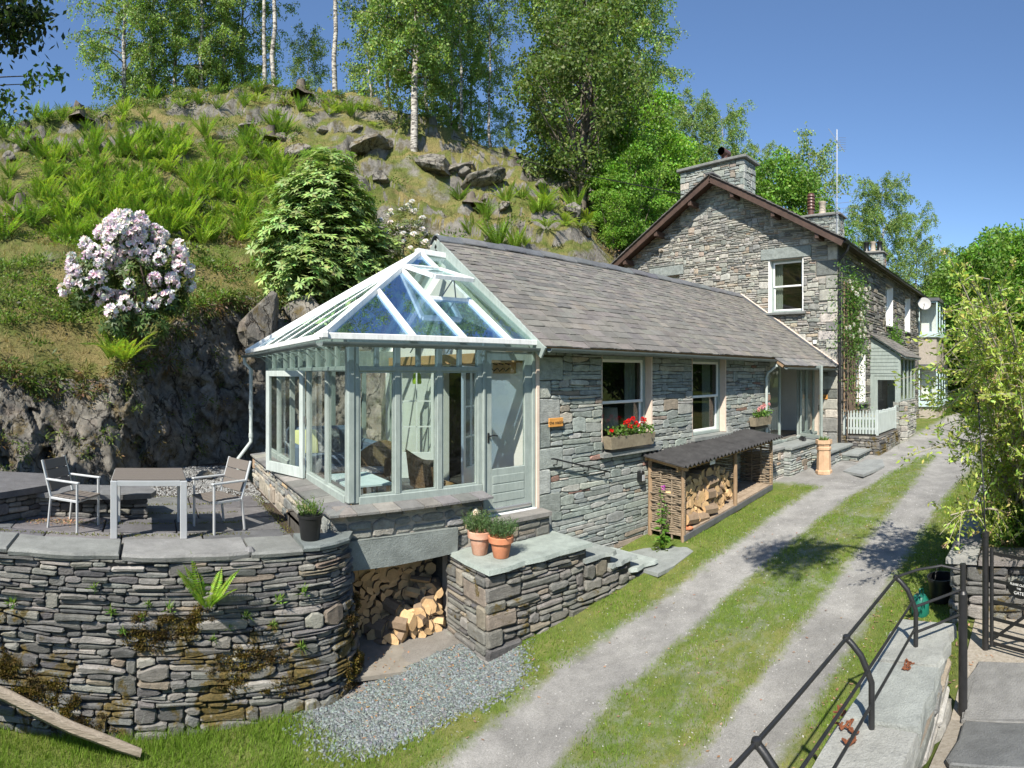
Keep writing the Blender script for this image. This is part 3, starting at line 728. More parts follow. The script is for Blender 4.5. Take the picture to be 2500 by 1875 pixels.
qp, qh = quoin_polys(rng, 4.95, 1, -3.0, .30, (.22, .46), (.22, .40))
lint = [(6.08, 7.58, .27, .34)]
polys = masonry(rng, 4.95, 14.86, -3.2, .33, (.038, .098), (.15, .62), [W1, W2, ENT] + qh, gap=.004, wav=.03, tall=.20)
polys = [p for p in polys + qp if max(v for _, v in p[0]) > float(gz(p[0][2][0], 5.9)) - .02]
lay(polys, mapF, MAT['stone'], fwall, rng, PAL_STABLE, (.004, .026), 300, bev=.007)
# back and far walls, plain, out of view
mb = MB(); mb.box(4.93, 14.88, 11.0, 11.3, -3, .3); mb.build('back_wall', MAT['mortar'], stable)
# gable to the conservatory, white inside
mb = MB()
GP = lambda y, z: (4.90, y, z)
DO = (7.35, 8.75, -1.86, .12)          # french door opening
zr = lambda y: .30 + (2.22 - .30) * (1 - abs(y - 8.57) / 2.75)
for (a, b, c, d) in ((6.02, DO[0], -2.6, None), (DO[1], 11.0, -2.6, None), (DO[0], DO[1], DO[3], None)):
    ysn = [a, b] if not a < 8.57 < b else [a, 8.57, b]
    for p, q in zip(ysn, ysn[1:]):
        poly = [(4.90, p, c if d is None else c), (4.90, q, c), (4.90, q, zr(q)), (4.90, p, zr(p))]
        mb.slab(poly, (.25, 0, 0))
mb.build('gable_wall', MAT['render_white'], stable)
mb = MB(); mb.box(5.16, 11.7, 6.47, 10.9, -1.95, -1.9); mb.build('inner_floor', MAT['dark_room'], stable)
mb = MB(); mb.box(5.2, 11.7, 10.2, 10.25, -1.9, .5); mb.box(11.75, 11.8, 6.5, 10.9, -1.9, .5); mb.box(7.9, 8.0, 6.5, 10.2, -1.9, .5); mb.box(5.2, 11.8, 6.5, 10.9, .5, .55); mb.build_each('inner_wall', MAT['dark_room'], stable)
# roof
EY, EZ, RY, RZ = 5.72, .36, 8.57, 2.33
us = Vector((0, RY - EY, RZ - EZ)); SL = us.length; us.normalize(); nr = Vector((0, -us.z, us.y))
mb = MB(); X0, X1 = 4.80, 14.88
mb.slab([(X0, EY, EZ), (X1, EY, EZ), (X1, RY, RZ), (X0, RY, RZ)], -nr * .07)
mb.slab([(11.45, EY, EZ), (X1, EY, EZ), (X1, EY - .27, EZ - .187), (11.45, EY - .27, EZ - .187)], -nr * .07)
mb.slab([(X0, RY, RZ), (X1, RY, RZ), (X1, 2 * RY - EY, EZ), (X0, 2 * RY - EY, EZ)], Vector((0, -us.z, -us.y)) * .07)
roof = mb.build('roof', MAT['post_wood'], stable)
rng = random.Random(31)
slates(roof, Vector((X0 - .02, EY, EZ)) - us * .05, (1, 0, 0), us, nr, X1 - X0 + .02, SL + .03, .185, .105, (.13, .33), rng, 300)
slates(roof, Vector((11.43, EY, EZ)) - us * .37 + nr * .0, (1, 0, 0), us, nr, X1 - 11.43, .33, .17, .17, (.16, .34), rng, 60, pal=[(3, (.20, .195, .185)), (2, (.24, .23, .21)), (1, (.16, .16, .158))])
# ridge: overlapping half-round slate-grey tiles, one object each
x = X0 - .05; k = 0
while x < X1 - .2:
    r_ = MB(); L = rng.uniform(.42, .5); h = .012 * (k % 2) + rng.uniform(0, .006)
    prof_ = [(-.17, -.09), (-.13, -.035), (-.06, .025), (0, .042), (.06, .025), (.13, -.035), (.17, -.09)]
    P = [(x, RY + a, RZ + .035 + b + h) for a, b in prof_] + [(x + L + .03, RY + a, RZ + .03 + b + h) for a, b in prof_]
    P += [(p[0], p[1], p[2] - .02) for p in P]
    fs = [(i, i + 7, i + 8, i + 1) for i in range(6)] + [(i + 14, i + 15, i + 22, i + 21) for i in range(6)] + [(i, i + 1, i + 15, i + 14) for i in range(6)] + [(i + 7, i + 21, i + 22, i + 8) for i in range(6)] + [(0, 14, 21, 7), (6, 13, 27, 20)]
    r_.add(P, fs, pick(rng, [(1, (.10, .105, .115)), (1, (.125, .13, .135))])); r_.build('ridge_tile', MAT['slate_roof'], roof); x += L; k += 1
# verge board at the conservatory, gutters and downpipe
mb = MB(); vb = Vector((4.785, EY - .04, EZ - .10)); vt = Vector((4.785, RY, RZ - .08)); mb.beam(vb, vt, .03, .17, b=.004)
mb.build('verge_board', MAT['sage'], stable)
mb = MB(); mb.beam((4.785, RY, RZ - .08), (4.785, 2 * RY - EY, EZ - .10), .03, .17, b=.004); mb.build('verge_board', MAT['sage'], stable)
def gutter(p, q, r, mat, parent, name='gutter', clips=.9):
    p, q = Vector(p), Vector(q); d = (q - p); L = d.length; d.normalize(); s = Vector((d.y, -d.x, 0)); m = MB()
    if s.y > 0 and abs(s.y) > abs(s.x): s = -s
    ring = [(cos(a) * r, sin(a) * r) for a in np.linspace(pi, 2 * pi, 9)] + [(cos(a) * (r - .006), sin(a) * (r - .006)) for a in np.linspace(2 * pi, pi, 9)]
    P = [e + s * a + Vector((0, 0, b)) for e in (p, q) for a, b in ring]; n = len(ring)
    m.add(P, [(i, (i + 1) % n, (i + 1) % n + n, i + n) for i in range(n)] + [tuple(range(n)), tuple(range(2 * n - 1, n - 1, -1))])
    g = m.build(name, MAT[mat], parent, True)
    m = MB(); t = clips * .4
    while t < L:
        c = p + d * t; P = [c + d * e + s * (cos(a) * (r + .006)) + Vector((0, 0, sin(a) * (r + .006))) for e in (-.015, .015) for a in np.linspace(pi, 2 * pi, 7)]
        m.add(P, [(i, i + 1, i + 8, i + 7) for i in range(6)]); t += clips
    if m.v: m.build_each('bracket', MAT[mat], g, smooth=True)
    return g
gutter((4.86, EY - .06, EZ - .035), (11.52, EY - .06, EZ - .065), .055, 'sage_dark', stable)
gutter((11.46, EY - .32, EZ - .235), (14.82, EY - .32, EZ - .25), .05, 'sage_dark', stable)
mb = MB(); mb.tube([(11.50, EY - .06, EZ - .11), (11.50, EY - .06, EZ - .2), (11.52, 5.9, EZ - .36), (11.52, 5.93, EZ - .5), (11.52, 5.93, -2.3)], .034, 10); mb.tube([(11.52, 5.93, EZ - .56), (11.52, 5.93, EZ - .48)], .041, 10); mb.tube([(11.50, EY - .06, EZ - .22), (11.50, EY - .06, EZ - .14)], .041, 10)
mb.build('downpipe', MAT['sage_pipe'], stable, True)
# eaves soffit shadow board and timber plate
mb = MB(); mb.box(4.93, 11.8, 5.93, 6.0, .28, .34); mb.build('wall_plate', MAT['sage_dark'], stable)
# windows with plaster reveals and slate sills
for (a, b, c, d) in (W1, W2):
    yb = YW + .13
    w = sash_window(stable, (a + .02, yb, c + .02), (1, 0, 0), (0, -1, 0), b - a - .05, d - c - .02)
    m = MB(); m.box(b - .03, b, YW - .005, yb + .06, c + .02, d); m.box(a, a + .02, YW + .0, yb + .06, c + .02, d); m.build_each('reveal', MAT['plaster'], w)
    m = MB(); m.slab([(a - .06, YW - .10, c - .055), (b + .09, YW - .115, c - .06), (b + .09, YW + .12, c - .045), (a - .06, YW + .12, c - .045)], (0, 0, .06), (.22, .235, .225)); m.build('sill', MAT['slate_cap'], w)
    m = MB(); n = 26
    for k in range(n):
        u0, u1 = lerp(b - .36, b - .09, k / n), lerp(b - .36, b - .09, (k + 1) / n); f = lambda q: yb + .2 + .025 * sin(q * 75)
        m.add([(u0, f(u0), c + .1), (u1, f(u1), c + .1), (u1, f(u1), d - .03), (u0, f(u0), d - .03)], [(0, 1, 2, 3)])
    m.build('curtain', MAT['curtain'], w, True)
mb = MB(); mb.box(6.07, 7.60, YW - .03, YW + .1, .272, .345, .01, (.2, .23, .22)); mb.box(8.50, 10.0, YW - .028, YW + .1, .272, .345, .01, (.2, .23, .22)); mb.build_each('lintel', MAT['stone'], stable)

# glazed entrance between stable and house: jambs, fixed lights, one leaf standing open
def framed(parent, M, w, h, fw, mat, glass, name, bot=None, bars=(), d=.05, cols=(), nm_pane='pane'):
    q = MB(); q.M = M; bt = bot or fw
    q.box(0, fw, 0, d, 0, h, .003); q.box(w - fw, w, 0, d, 0, h, .003); q.box(fw, w - fw, 0, d, 0, bt, .003); q.box(fw, w - fw, 0, d, h - fw, h, .003)
    for z in bars: q.box(fw, w - fw, .006, d - .006, z - .011, z + .011)
    for x in cols: q.box(x - .011, x + .011, .006, d - .006, bt, h - fw)
    o = q.build(name, MAT[mat], parent)
    q = MB(); q.M = M; q.box(fw, w - fw, d / 2 - .003, d / 2 + .003, bt, h - fw); q.build(nm_pane, MAT[glass], o)
    return o
def place(o, ang, z=True):
    """matrix: local x along the heading ang, y outward to the left, at point o"""
    return Matrix.Translation(Vector(o)) @ Matrix.Rotation(ang, 4, 'Z')
EF = -1.66
for (a, b) in ((11.86, 12.55), (13.62, 14.2), (14.2, 14.74)):
    framed(stable, place((a, YW + .06, EF), 0), b - a, 1.86, .065, 'sage', 'glass', 'entrance_light')
framed(stable, place((13.62, YW + .05, EF), radians(-118)), .92, 1.84, .07, 'sage', 'glass', 'entrance_door')
mb = MB(); mb.box(11.84, 14.80, YW + .04, YW + .14, .2, .30, .004); mb.box(11.84, 14.8, YW - .02, YW + .16, EF - .05, EF, .004); mb.build_each('entrance_frame', MAT['sage'], stable)
mb = MB(); mb.box(14.76, 14.885, YW - .03, YW + .2, -2.4, .24, .006); mb.build('reveal', MAT['plaster'], stable)
mb = MB(); mb.box(11.86, 14.8, YW + .16, 10.9, EF - .06, EF - .01); mb.build('hall_floor', MAT['floor_wood'], stable)
mb = MB(); mb.box(11.86, 14.8, 8.4, 8.5, EF, .4); mb.box(14.75, 14.85, YW + .2, 8.4, EF, .4); mb.box(11.84, 11.90, YW + .2, 8.4, EF, .4); mb.build_each('hall_wall', MAT['render_white'], stable)
mb = MB(); mb.box(12.9, 13.5, 8.36, 8.395, EF + .1, .1, .004); mb.box(13.0, 13.4, 8.355, 8.358, EF + 1.2, EF + 1.3); mb.build('inner_door', MAT['brown_paint'], stable)

# ---------------------------------------------------------------- the two-storey house
HX, HY, HYB, HXE = 14.9, 5.41, 13.35, 34.0
HR, HRZ, HEZ = 9.38, 5.93, 3.72            # ridge position and height, eaves height
house = root('main_house', (20, 7, -2.3), 'tall two-storey slate stone house with gable end and chimney', 'house')
def gtop(y): return HEZ + .02 + (HRZ - HEZ - .02) * (1 - abs(y - HR) / (HR - HY + .02)) if HY - .1 < y else -5
GW1 = (6.47, 7.60, 1.76, 3.33); GW2 = (10.85, 11.95, 1.9, 3.2)
mapG = flat_map((HX, 0, 0), (0, 1, 0), (0, 0, 1), (-1, 0, 0))
mb = MB()
for a, b in ((HY, GW1[0]), (GW1[1], GW2[0]), (GW2[1], HYB)):
    pts = [a, b] if not a < HR < b else [a, HR, b]
    for p, q in zip(pts, pts[1:]): mb.slab([(HX + .012, p, -3), (HX + .012, q, -3), (HX + .012, q, gtop(q)), (HX + .012, p, gtop(p))], (.4, 0, 0))
for g in (GW1, GW2):
    mb.slab([(HX + .012, g[0], g[3]), (HX + .012, g[1], g[3]), (HX + .012, g[1], gtop(g[1])), (HX + .012, g[0], gtop(g[0]))], (.4, 0, 0))
    mb.slab([(HX + .012, g[0], -3), (HX + .012, g[1], -3), (HX + .012, g[1], g[2]), (HX + .012, g[0], g[2])], (.4, 0, 0))
gab = mb.build('gable_wall', MAT['lime'], house)
rng = random.Random(41)
qp, qh = quoin_polys(rng, HY + .01, 1, -2.4, HEZ - .1, (.34, .62), (.24, .44))
LI = [(6.22, 7.85, 3.33, 3.66), (10.7, 12.1, 3.2, 3.52)]
polys = masonry(rng, HY, HYB, -2.4, HRZ, (.036, .088), (.11, .46), [GW1, GW2] + qh + LI, top=gtop, gap=.007, wav=.025, tall=.34)
def stable_roof_z(y): return (EZ + (RZ - EZ) * (y - EY) / (RY - EY)) if y < RY else (RZ - (RZ - EZ) * (y - RY) / (RY - EY))
polys = [p for p in polys + qp if not (p[0][2][0] > 6.02 and p[0][7][1] < stable_roof_z(p[0][2][0]) - .05)]
lay(polys, mapG, MAT['stone_rough'], gab, rng, PAL_GABLE, (.01, .045), 300, bev=.016)
for k, (a, b, c, d) in enumerate(LI):
    m = MB(); m.box(HX - .05, HX + .2, a, b, c + .004, d, .015, (.25, .28, .265)); m.build('lintel', MAT['stone'], gab)
win = sash_window(house, (HX + .14, GW1[0] + .03, GW1[2] + .02), (0, 1, 0), (-1, 0, 0), GW1[1] - GW1[0] - .06, GW1[3] - GW1[2] - .02, split=.5)
# (mirrored frame: local x runs along +y, so outdoors is -x)
m = MB(); m.box(HX - .01, HX + .2, GW1[1] - .035, GW1[1], GW1[2], GW1[3]); m.box(HX - .01, HX + .2, GW1[0], GW1[0] + .03, GW1[2], GW1[3]); m.build_each('reveal', MAT['white_paint'], win)
m = MB(); m.box(HX - .14, HX + .15, GW1[0] - .1, GW1[1] + .12, GW1[2] - .07, GW1[2] + .005, .01, (.16, .17, .165)); m.build('sill', MAT['slate_cap'], win)
m = MB()
for k in range(14):
    u0, u1 = 7.28 + .018 * k, 7.28 + .018 * (k + 1); f = lambda q: HX + .30 + .02 * sin(q * 90)
    m.add([(f(u0), u0, GW1[2] + .1), (f(u1), u1, GW1[2] + .1), (f(u1), u1, GW1[3] - .05), (f(u0), u0, GW1[3] - .05)], [(0, 1, 2, 3)])
m.build('curtain', MAT['curtain'], win, True)
win2 = sash_window(house, (HX + .14, GW2[0] + .03, GW2[2] + .02), (0, 1, 0), (-1, 0, 0), GW2[1] - GW2[0] - .06, GW2[3] - GW2[2] - .02)
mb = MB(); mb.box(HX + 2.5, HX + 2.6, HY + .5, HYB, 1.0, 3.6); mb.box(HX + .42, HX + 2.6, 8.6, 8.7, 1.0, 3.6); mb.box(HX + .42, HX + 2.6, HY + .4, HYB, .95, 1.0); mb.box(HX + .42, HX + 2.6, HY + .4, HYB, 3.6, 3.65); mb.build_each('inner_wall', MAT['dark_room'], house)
# front facade along the lane
FW = [(19.98, 21.05, 1.74, 3.28), (23.08, 24.07, 1.74, 3.24), (16.5, 17.45, -.95, .62)]
mapFa = flat_map((0, HY, 0), (1, 0, 0), (0, 0, 1), (0, -1, 0))
mb = MB(); wall_core(mb, FW, HX + .05, HXE, -3, 3.66, mapFa, .4); fac = mb.build('facade_wall', MAT['mortar'], house)
qp, qh = quoin_polys(rng, HX - .02, 1, -2.4, 3.6, (.3, .55), (.26, .44))
polys = masonry(rng, HX - .02, 26.0, -2.4, 3.62, (.06, .13), (.22, .7), FW + qh + [(18.0, 20.3, -2.4, .75)], gap=.01, wav=.03, tall=.25) + qp
lay(polys, mapFa, MAT['stone_rough'], fac, rng, PAL_PIER + [(3, (.33, .31, .27))], (.01, .05), 120, bev=.016)
for (a, b, c, d) in FW:
    w = sash_window(house, (a + .02, HY + .17, c + .02), (1, 0, 0), (0, -1, 0), b - a - .06, d - c - .02, outer='white_paint')
    m = MB(); m.box(b - .05, b, HY - .02, HY + .26, c, d); m.box(a, a + .02, HY - .0, HY + .26, c, d); m.build_each('reveal', MAT['white_paint'], w)
    m = MB(); m.box(a - .08, b + .1, HY - .12, HY + .16, c - .06, c + .004, .01, (.2, .2, .2)); m.build('sill', MAT['slate_cap'], w)
    m = MB(); m.box(a - .12, b + .14, HY - .04, HY + .1, d + .003, d + .26, .012, (.20, .19, .17)); m.build('lintel', MAT['stone'], w)
# house roof: two slopes, verge slates, brown bargeboards with purlin ends, soffit
VX = 14.42; EOY = HY - .30
sl = (HRZ - HEZ) / (HR - HY)
rz_ = lambda y: HRZ + .10 - abs(y - HR) * sl
mb = MB()
for y0, y1 in ((EOY, HR), (2 * HR - EOY, HR)):
    mb.slab([(VX, y0, rz_(y0)), (HXE + .3, y0, rz_(y0)), (HXE + .3, y1, rz_(y1)), (VX, y1, rz_(y1))], (0, 0, -.06))
hroof = mb.build('roof', MAT['brown_paint'], house)
for y0, y1 in ((EOY, HR), (2 * HR - EOY, HR)):
    s = 1 if y1 > y0 else -1; uu = Vector((0, s, sl)).normalized(); nn = Vector((0, -s * uu.z, abs(uu.y)))
    slates(hroof, Vector((VX - .06, y0, rz_(y0))) - uu * .04, (1, 0, 0), uu, nn, 2.2, (HR - EOY) * sqrt(1 + sl * sl), .22, .16, (.25, .5), rng, 60, pal=[(2, (.10, .098, .095)), (2, (.135, .13, .125))], t=.02)
    m = MB(); m.beam((VX + .0, y0, rz_(y0) - .14), (VX, y1 + s * .0, rz_(y1) - .14), .03, .15, b=.004); m.build('bargeboard', MAT['brown_paint'], hroof)
    for q in (.18, .50, .82):
        yy = lerp(y0, HR, q); m = MB(); m.box(VX + .02, HX + .1, yy - .06, yy + .06, rz_(yy) - .36, rz_(yy) - .19, .008); m.build('purlin_end', MAT['brown_paint'], hroof)
m = MB(); m.beam((VX - .05, HR, rz_(HR) + .045), (HXE, HR, rz_(HR) + .045), .28, .07, b=.02, col=(.12, .12, .125)); m.build('ridge_tile', MAT['slate_roof'], hroof)
gutter((VX, EOY - .05, rz_(EOY) - .05), (HXE, EOY - .05, rz_(EOY) - .10), .065, 'black_metal', house, clips=1.0)
cpx = (HX - .06, HY - .07)
mb = MB(); ge = rz_(EOY) - .12
mb.tube([(VX + .35, EOY - .05, ge), (VX + .35, EOY - .04, ge - .12), (cpx[0], HY - .06, ge - .38), (cpx[0], cpx[1], ge - .55), (cpx[0], cpx[1], -2.4)], .04, 10)
for z in (2.2, .75, -.8, -2.0): mb.tube([(cpx[0], cpx[1], z - .05), (cpx[0], cpx[1], z + .05)], .052, 10)
mb.build('downpipe', MAT['black_metal'], house, True)
# lead flashing where the stable roof meets the gable
mb = MB(); nb = nr * .05
mb.beam(Vector((HX - .03, EY - .30, EZ - .2)) + nb, Vector((HX - .03, RY, RZ)) + nb, .10, .10, b=.01); mb.build('flashing', MAT['plaster'], gab)
mb = MB(); mb.beam(Vector((HX - .10, EY - .30, EZ - .2)) + nb, Vector((HX - .10, RY, RZ)) + nb, .03, .06); mb.build('flashing', MAT['lead'], gab)
# vent stubs and alarm boxes
for k, (px, py) in enumerate(((1618, 575), (1618, 612))):
    c = PX(px, py, HX); m = MB(); m.tube([(HX + .05, c.y, c.z), (HX - .16, c.y, c.z)], .055, 12, cap=False); m.tube([(HX + .05, c.y, c.z), (HX - .155, c.y, c.z)], .045, 12); m.build('vent_pipe', MAT['grey_clay'], house, True)
c = PX(1992, 836, HX); m = MB(); m.box(HX - .12, HX - .04, c.y - .05, c.y + .05, c.z - .05, c.z + .06, .012); m.build('security_lamp', MAT['white_frame'], house)
# chimneys
def chimney(x0, x1, y0, y1, z0, z1, pots, rng, seed_name, n=150):
    ch = MB(); ch.box(x0 + .03, x1 - .03, y0 + .03, y1 - .03, z0, z1 - .05); c = ch.build('chimney', MAT['mortar'], house)
    for (o_, ux, nrm, U) in (((x0 + .02, y1, z0), (0, -1, 0), (-1, 0, 0), y1 - y0), ((x0, y0 + .02, z0), (1, 0, 0), (0, -1, 0), x1 - x0)):
        q1, h1 = quoin_polys(rng, 0.0, 1, 0, z1 - z0 - .1, (.18, .3), (.15, .25)); q2, h2 = quoin_polys(rng, U, -1, 0, z1 - z0 - .1, (.18, .3), (.15, .25))
        ps = masonry(rng, 0, U, 0, z1 - z0 - .1, (.04, .09), (.12, .4), h1 + h2 if U > .6 else h1, gap=.006, wav=.02, tall=.25)
        lay(ps + q1 + (q2 if U > .6 else []), flat_map(o_, ux, (0, 0, 1), nrm), MAT['stone'], c, rng, PAL_STABLE, (.01, .035), n)
    m = MB(); m.box(x0 - .09, x1 + .09, y0 - .1, y1 + .1, z1 - .1, z1, .02, (.19, .195, .185)); m.build('cap_slab', MAT['slate_cap'], c)
    m = MB(); m.box(x0 + .1, x1 - .1, y0 + .2, y1 - .2, z1, z1 + .07, .04); m.build('flaunching', MAT['concrete'], c)
    for (yy, kind) in pots:
        m = MB(); xc = (x0 + x1) / 2
        if kind == 'cowl':
            m.lathe([(.12, 0), (.125, .05), (.11, .08), (.105, .26), (.12, .28), (.12, .30)], 16, (xc, yy, z1 + .02)); m.build('chimney_pot', MAT['brown_clay'], c, True)
            m = MB(); M0 = Matrix.Translation((xc, yy, z1 + .36)); m.M = M0 @ Matrix.Rotation(radians(90), 4, 'Y'); m.lathe([(.13, -.2), (.13, .2), (.115, .2), (.115, -.2), (.13, -.2)], 16); m.build('cowl', MAT['brown_clay'], c, True)
        elif kind == 'louvre':
            m.lathe([(.15, 0), (.15, .3)] + [q for k in range(5) for q in ((.15, .32 + .14 * k), (.19, .34 + .14 * k), (.19, .38 + .14 * k), (.15, .44 + .14 * k))] + [(.16, 1.05)], 16, (xc, yy, z1 + .02)); m.build('chimney_pot', MAT['brown_clay'], c, True)
        else:
            m.lathe([(.2, 0), (.19, .1), (.15, .16), (.14, .5), (.18, .55), (.18, .62), (.13, .62)], 16, (xc, yy, z1 + .02)); m.build('chimney_pot', MAT['grey_clay' if kind == 'clay' else 'black_plastic'], c, True)
    return c
rng = random.Random(51)
chimney(HX - .02, HX + .72, 8.42, 10.82, 4.9, 6.62, [(9.35, 'cowl')], rng, 'a')
chimney(22.9, 23.7, 8.3, 10.1, 5.0, 6.95, [(9.75, 'louvre'), (9.2, 'clay')], rng, 'b', 40)
chimney(31.2, 32.0, 8.6, 10.0, 5.0, 7.0, [(9.7, 'dark'), (9.3, 'clay'), (8.9, 'dark')], rng, 'c', 30)
c = MB(); P = Vector((22.85, 8.35, 5.6)); c.tube([P, P + Vector((0, 0, 4.9))], .022, 6)
for zz, w in ((2.35, .85), (2.0, .95), (1.65, .75), (1.42, 1.05), (1.2, .8)):
    c.tube([P + Vector((-.2, -w, zz)), P + Vector((-.2, w, zz))], .008, 5)
c.tube([P + Vector((-.35, .1, 2.4)), P + Vector((-.1, -.1, 1.1))], .012, 5)
c.tube([P + Vector((-.1, .35, 4.95)), P + Vector((0, -.35, 3.9))], .016, 5)
for k in range(6): c.tube([P + Vector((-.1, -.45, 3.95 + .1 * k)), P + Vector((-.1, -.1, 4.0 + .1 * k))], .006, 4)
tag(c.build('tv_aerial', MAT['alu']), 'thin metal television aerial on a tall mast above the roof', 'aerial')
# porch on the lane side
porch = root('lean_to_porch', (19, 4.9, -2.2), 'sage green boarded lean-to porch with slate roof and glazed door', 'porch')
px0, px1, py0 = 18.0, 20.3, 4.36
m = MB(); m.slab([(px0, py0, -.1), (px0, HY, -.1), (px0, HY, 1.2), (px0, py0, .55)], (.05, 0, 0)); m.box(px0, px0 + .05, 5.26, HY, -2.2, -.1); m.box(px0, px0 + .05, py0, 4.42, -2.2, -.1); m.box(px1 - .05, px1, py0, HY, -2.2, .6); m.build_each('side_panel', MAT['sage'], porch)
for k in range(8):
    z = -.02 + k * .12; yb = HY - .02; ya = py0 + .06 if z < .5 else lerp(py0, HY, (z - .55) / .65) + .08
    m = MB(); m.box(px0 - .014, px0, ya, yb, z, z + .105, .004); m.build('board', MAT['sage'], porch)
d = framed(porch, place((px0 - .01, 5.26, -2.02), radians(-90)), .84, 1.9, .12, 'sage', 'glass', 'door', bot=.75, bars=())
m = MB(); m.box(px0 - .06, px0 - .025, 4.66, 4.98, -1.42, -1.32, .004); m.build('letter_plate', MAT['grey_metal'], d)
m = MB(); m.box(px0 - .055, px0 - .03, 4.52, 5.16, -1.92, -1.5, .006); m.build('panel', MAT['sage'], d)
for k in range(4): framed(porch, place((px0 + .05 + k * .56, py0, -.95), 0), .54, 1.45, .05, 'sage', 'glass', 'window')
m = MB(); m.box(px0, px1, py0 - .03, py0 + .25, -2.4, -.96); w = m.build('dwarf_wall', MAT['mortar'], porch)
rng = random.Random(57)
lay(masonry(rng, 0, .5, -2.3, -.95, (.06, .12), (.15, .4)), flat_map((px0, py0 + .25, 0), (0, -1, 0), (0, 0, 1), (-1, 0, 0)), MAT['stone_rough'], w, rng, PAL_GABLE, (.01, .04), 30)
lay(masonry(rng, px0, px1, -2.3, -.95, (.06, .12), (.2, .5)), flat_map((0, py0 - .03, 0), (1, 0, 0), (0, 0, 1), (0, -1, 0)), MAT['stone_rough'], w, rng, PAL_GABLE, (.01, .04), 60)
m = MB(); m.slab([(px0 - .12, py0 - .2, .47), (px1 + .1, py0 - .2, .47), (px1 + .1, HY, 1.26), (px0 - .12, HY, 1.26)], (0, 0, .05)); pr = m.build('roof', MAT['sage'], porch)
uu = Vector((0, HY - py0 + .2, .79)).normalized()
slates(pr, Vector((px0 - .16, py0 - .22, .51)), (1, 0, 0), uu, Vector((0, -uu.z, uu.y)), px1 - px0 + .3, 1.48, .2, .15, (.2, .4), rng, 60)
# two-storey bay further along
bay = root('bay_window', (27, 4.9, -2.2), 'pale blue glazed bay window projecting from the far end of the house', 'bay window')
for (z0, z1) in ((1.66, 3.40), (-1.6, .3)):
    framed(bay, place((25.9, HY, z0 + .2), radians(-90)), .92, z1 - z0 - .25, .07, 'pale_blue', 'glass', 'window')
    for k in range(4): framed(bay, place((25.92 + k * .75, 4.49, z0 + .2), 0), .74, z1 - z0 - .25, .06, 'pale_blue', 'glass', 'window')
    m = MB(); m.box(25.84, 29.0, 4.40, HY, z1 - .05, z1 + .10, .01); m.build('roof_slab', MAT['lead'], bay)
    m = MB(); m.box(25.86, 28.98, 4.44, HY, z0 - .0, z0 + .2, .01); m.build('apron', MAT['pale_blue'], bay)
    m = MB(); m.box(26.6, 26.65, 4.6, HY, z0 + .3, z1 - .1); m.build('blind', MAT['white_paint'], bay)
m = MB(); m.box(25.95, 28.9, 4.55, HY, .40, 1.66); m.box(25.95, 28.9, 4.55, HY, -2.4, -1.6); m.build_each('infill_wall', MAT['lime'], bay)
c = PR(2257, 741, 25.5); m = MB(); m.M = Matrix.Translation(c) @ Matrix.Rotation(radians(-70), 4, 'Y') @ Matrix.Rotation(radians(20), 4, 'X')
m.lathe([(.001, -.07), (.12, -.06), (.22, -.03), (.30, 0), (.30, .012), (.22, -.015), (.12, -.045), (.001, -.055)], 20); dish = root('satellite_dish', c, 'round grey satellite dish beside the far bay window', 'satellite dish'); m.build('dish', MAT['dish_grey'], dish, True)
m = MB(); m.tube([c, c + Vector((.5, .3, -.25))], .025, 6); m.build('bracket', MAT['grey_metal'], dish); m = MB(); m.tube([c + Vector((0, 0, -.05)), c + Vector((-.3, -.05, -.15)), c + Vector((-.36, -.05, -.05))], .012, 6); m.build('arm', MAT['grey_metal'], dish)
# ---------------------------------------------------------------- conservatory
CX, CY, CYB, CXR = 2.20, 6.0, 10.56, 4.88         # left plane, front plane, back plane, stable gable
FZ, TZ, HZ = -1.50, .02, .33                        # frame foot, transom, frame head
con = root('conservatory', (3.5, 8, -1.9), 'sage green timber conservatory with hipped glass roof and open side door', 'conservatory')
# plinth walls
plin = MB(); plin.box(1.98, 3.95, 5.90, 6.12, -1.87, -1.56); plin.box(3.55, 3.97, 5.90, 6.2, -3.3, -1.86); plin.box(3.97, 4.93, 5.93, 6.12, -3.3, -1.90); plin.box(1.98, 2.3, 6.12, 10.6, -3.3, -1.56)
plin.box(2.3, 4.88, 10.45, 10.7, -3.2, -1.56)
pw = plin.build('plinth_wall', MAT['lime'], con)
rng = random.Random(61)
lay(masonry(rng, 1.98, 3.96, -1.868, -1.57, (.06, .12), (.12, .42), gap=.009, wav=.02, tall=.3, cmax=.05), flat_map((0, 5.90, 0), (1, 0, 0), (0, 0, 1), (0, -1, 0)), MAT['stone_rough'], pw, rng, PAL_BASE, (.01, .04), 200)
lay(masonry(rng, 3.56, 4.0, -2.2, -1.87, (.06, .10), (.12, .3), gap=.009, wav=.02, tall=.3, cmax=.05), flat_map((0, 5.90, 0), (1, 0, 0), (0, 0, 1), (0, -1, 0)), MAT['stone_rough'], pw, rng, PAL_BASE, (.01, .03), 200)
lay(masonry(rng, 0, 4.7, -2.10, -1.57, (.06, .13), (.15, .5), gap=.009, wav=.02, tall=.3, cmax=.05), flat_map((1.98, 10.6, 0), (0, -1, 0), (0, 0, 1), (-1, 0, 0)), MAT['stone_rough'], pw, rng, PAL_BASE, (.01, .04), 200)
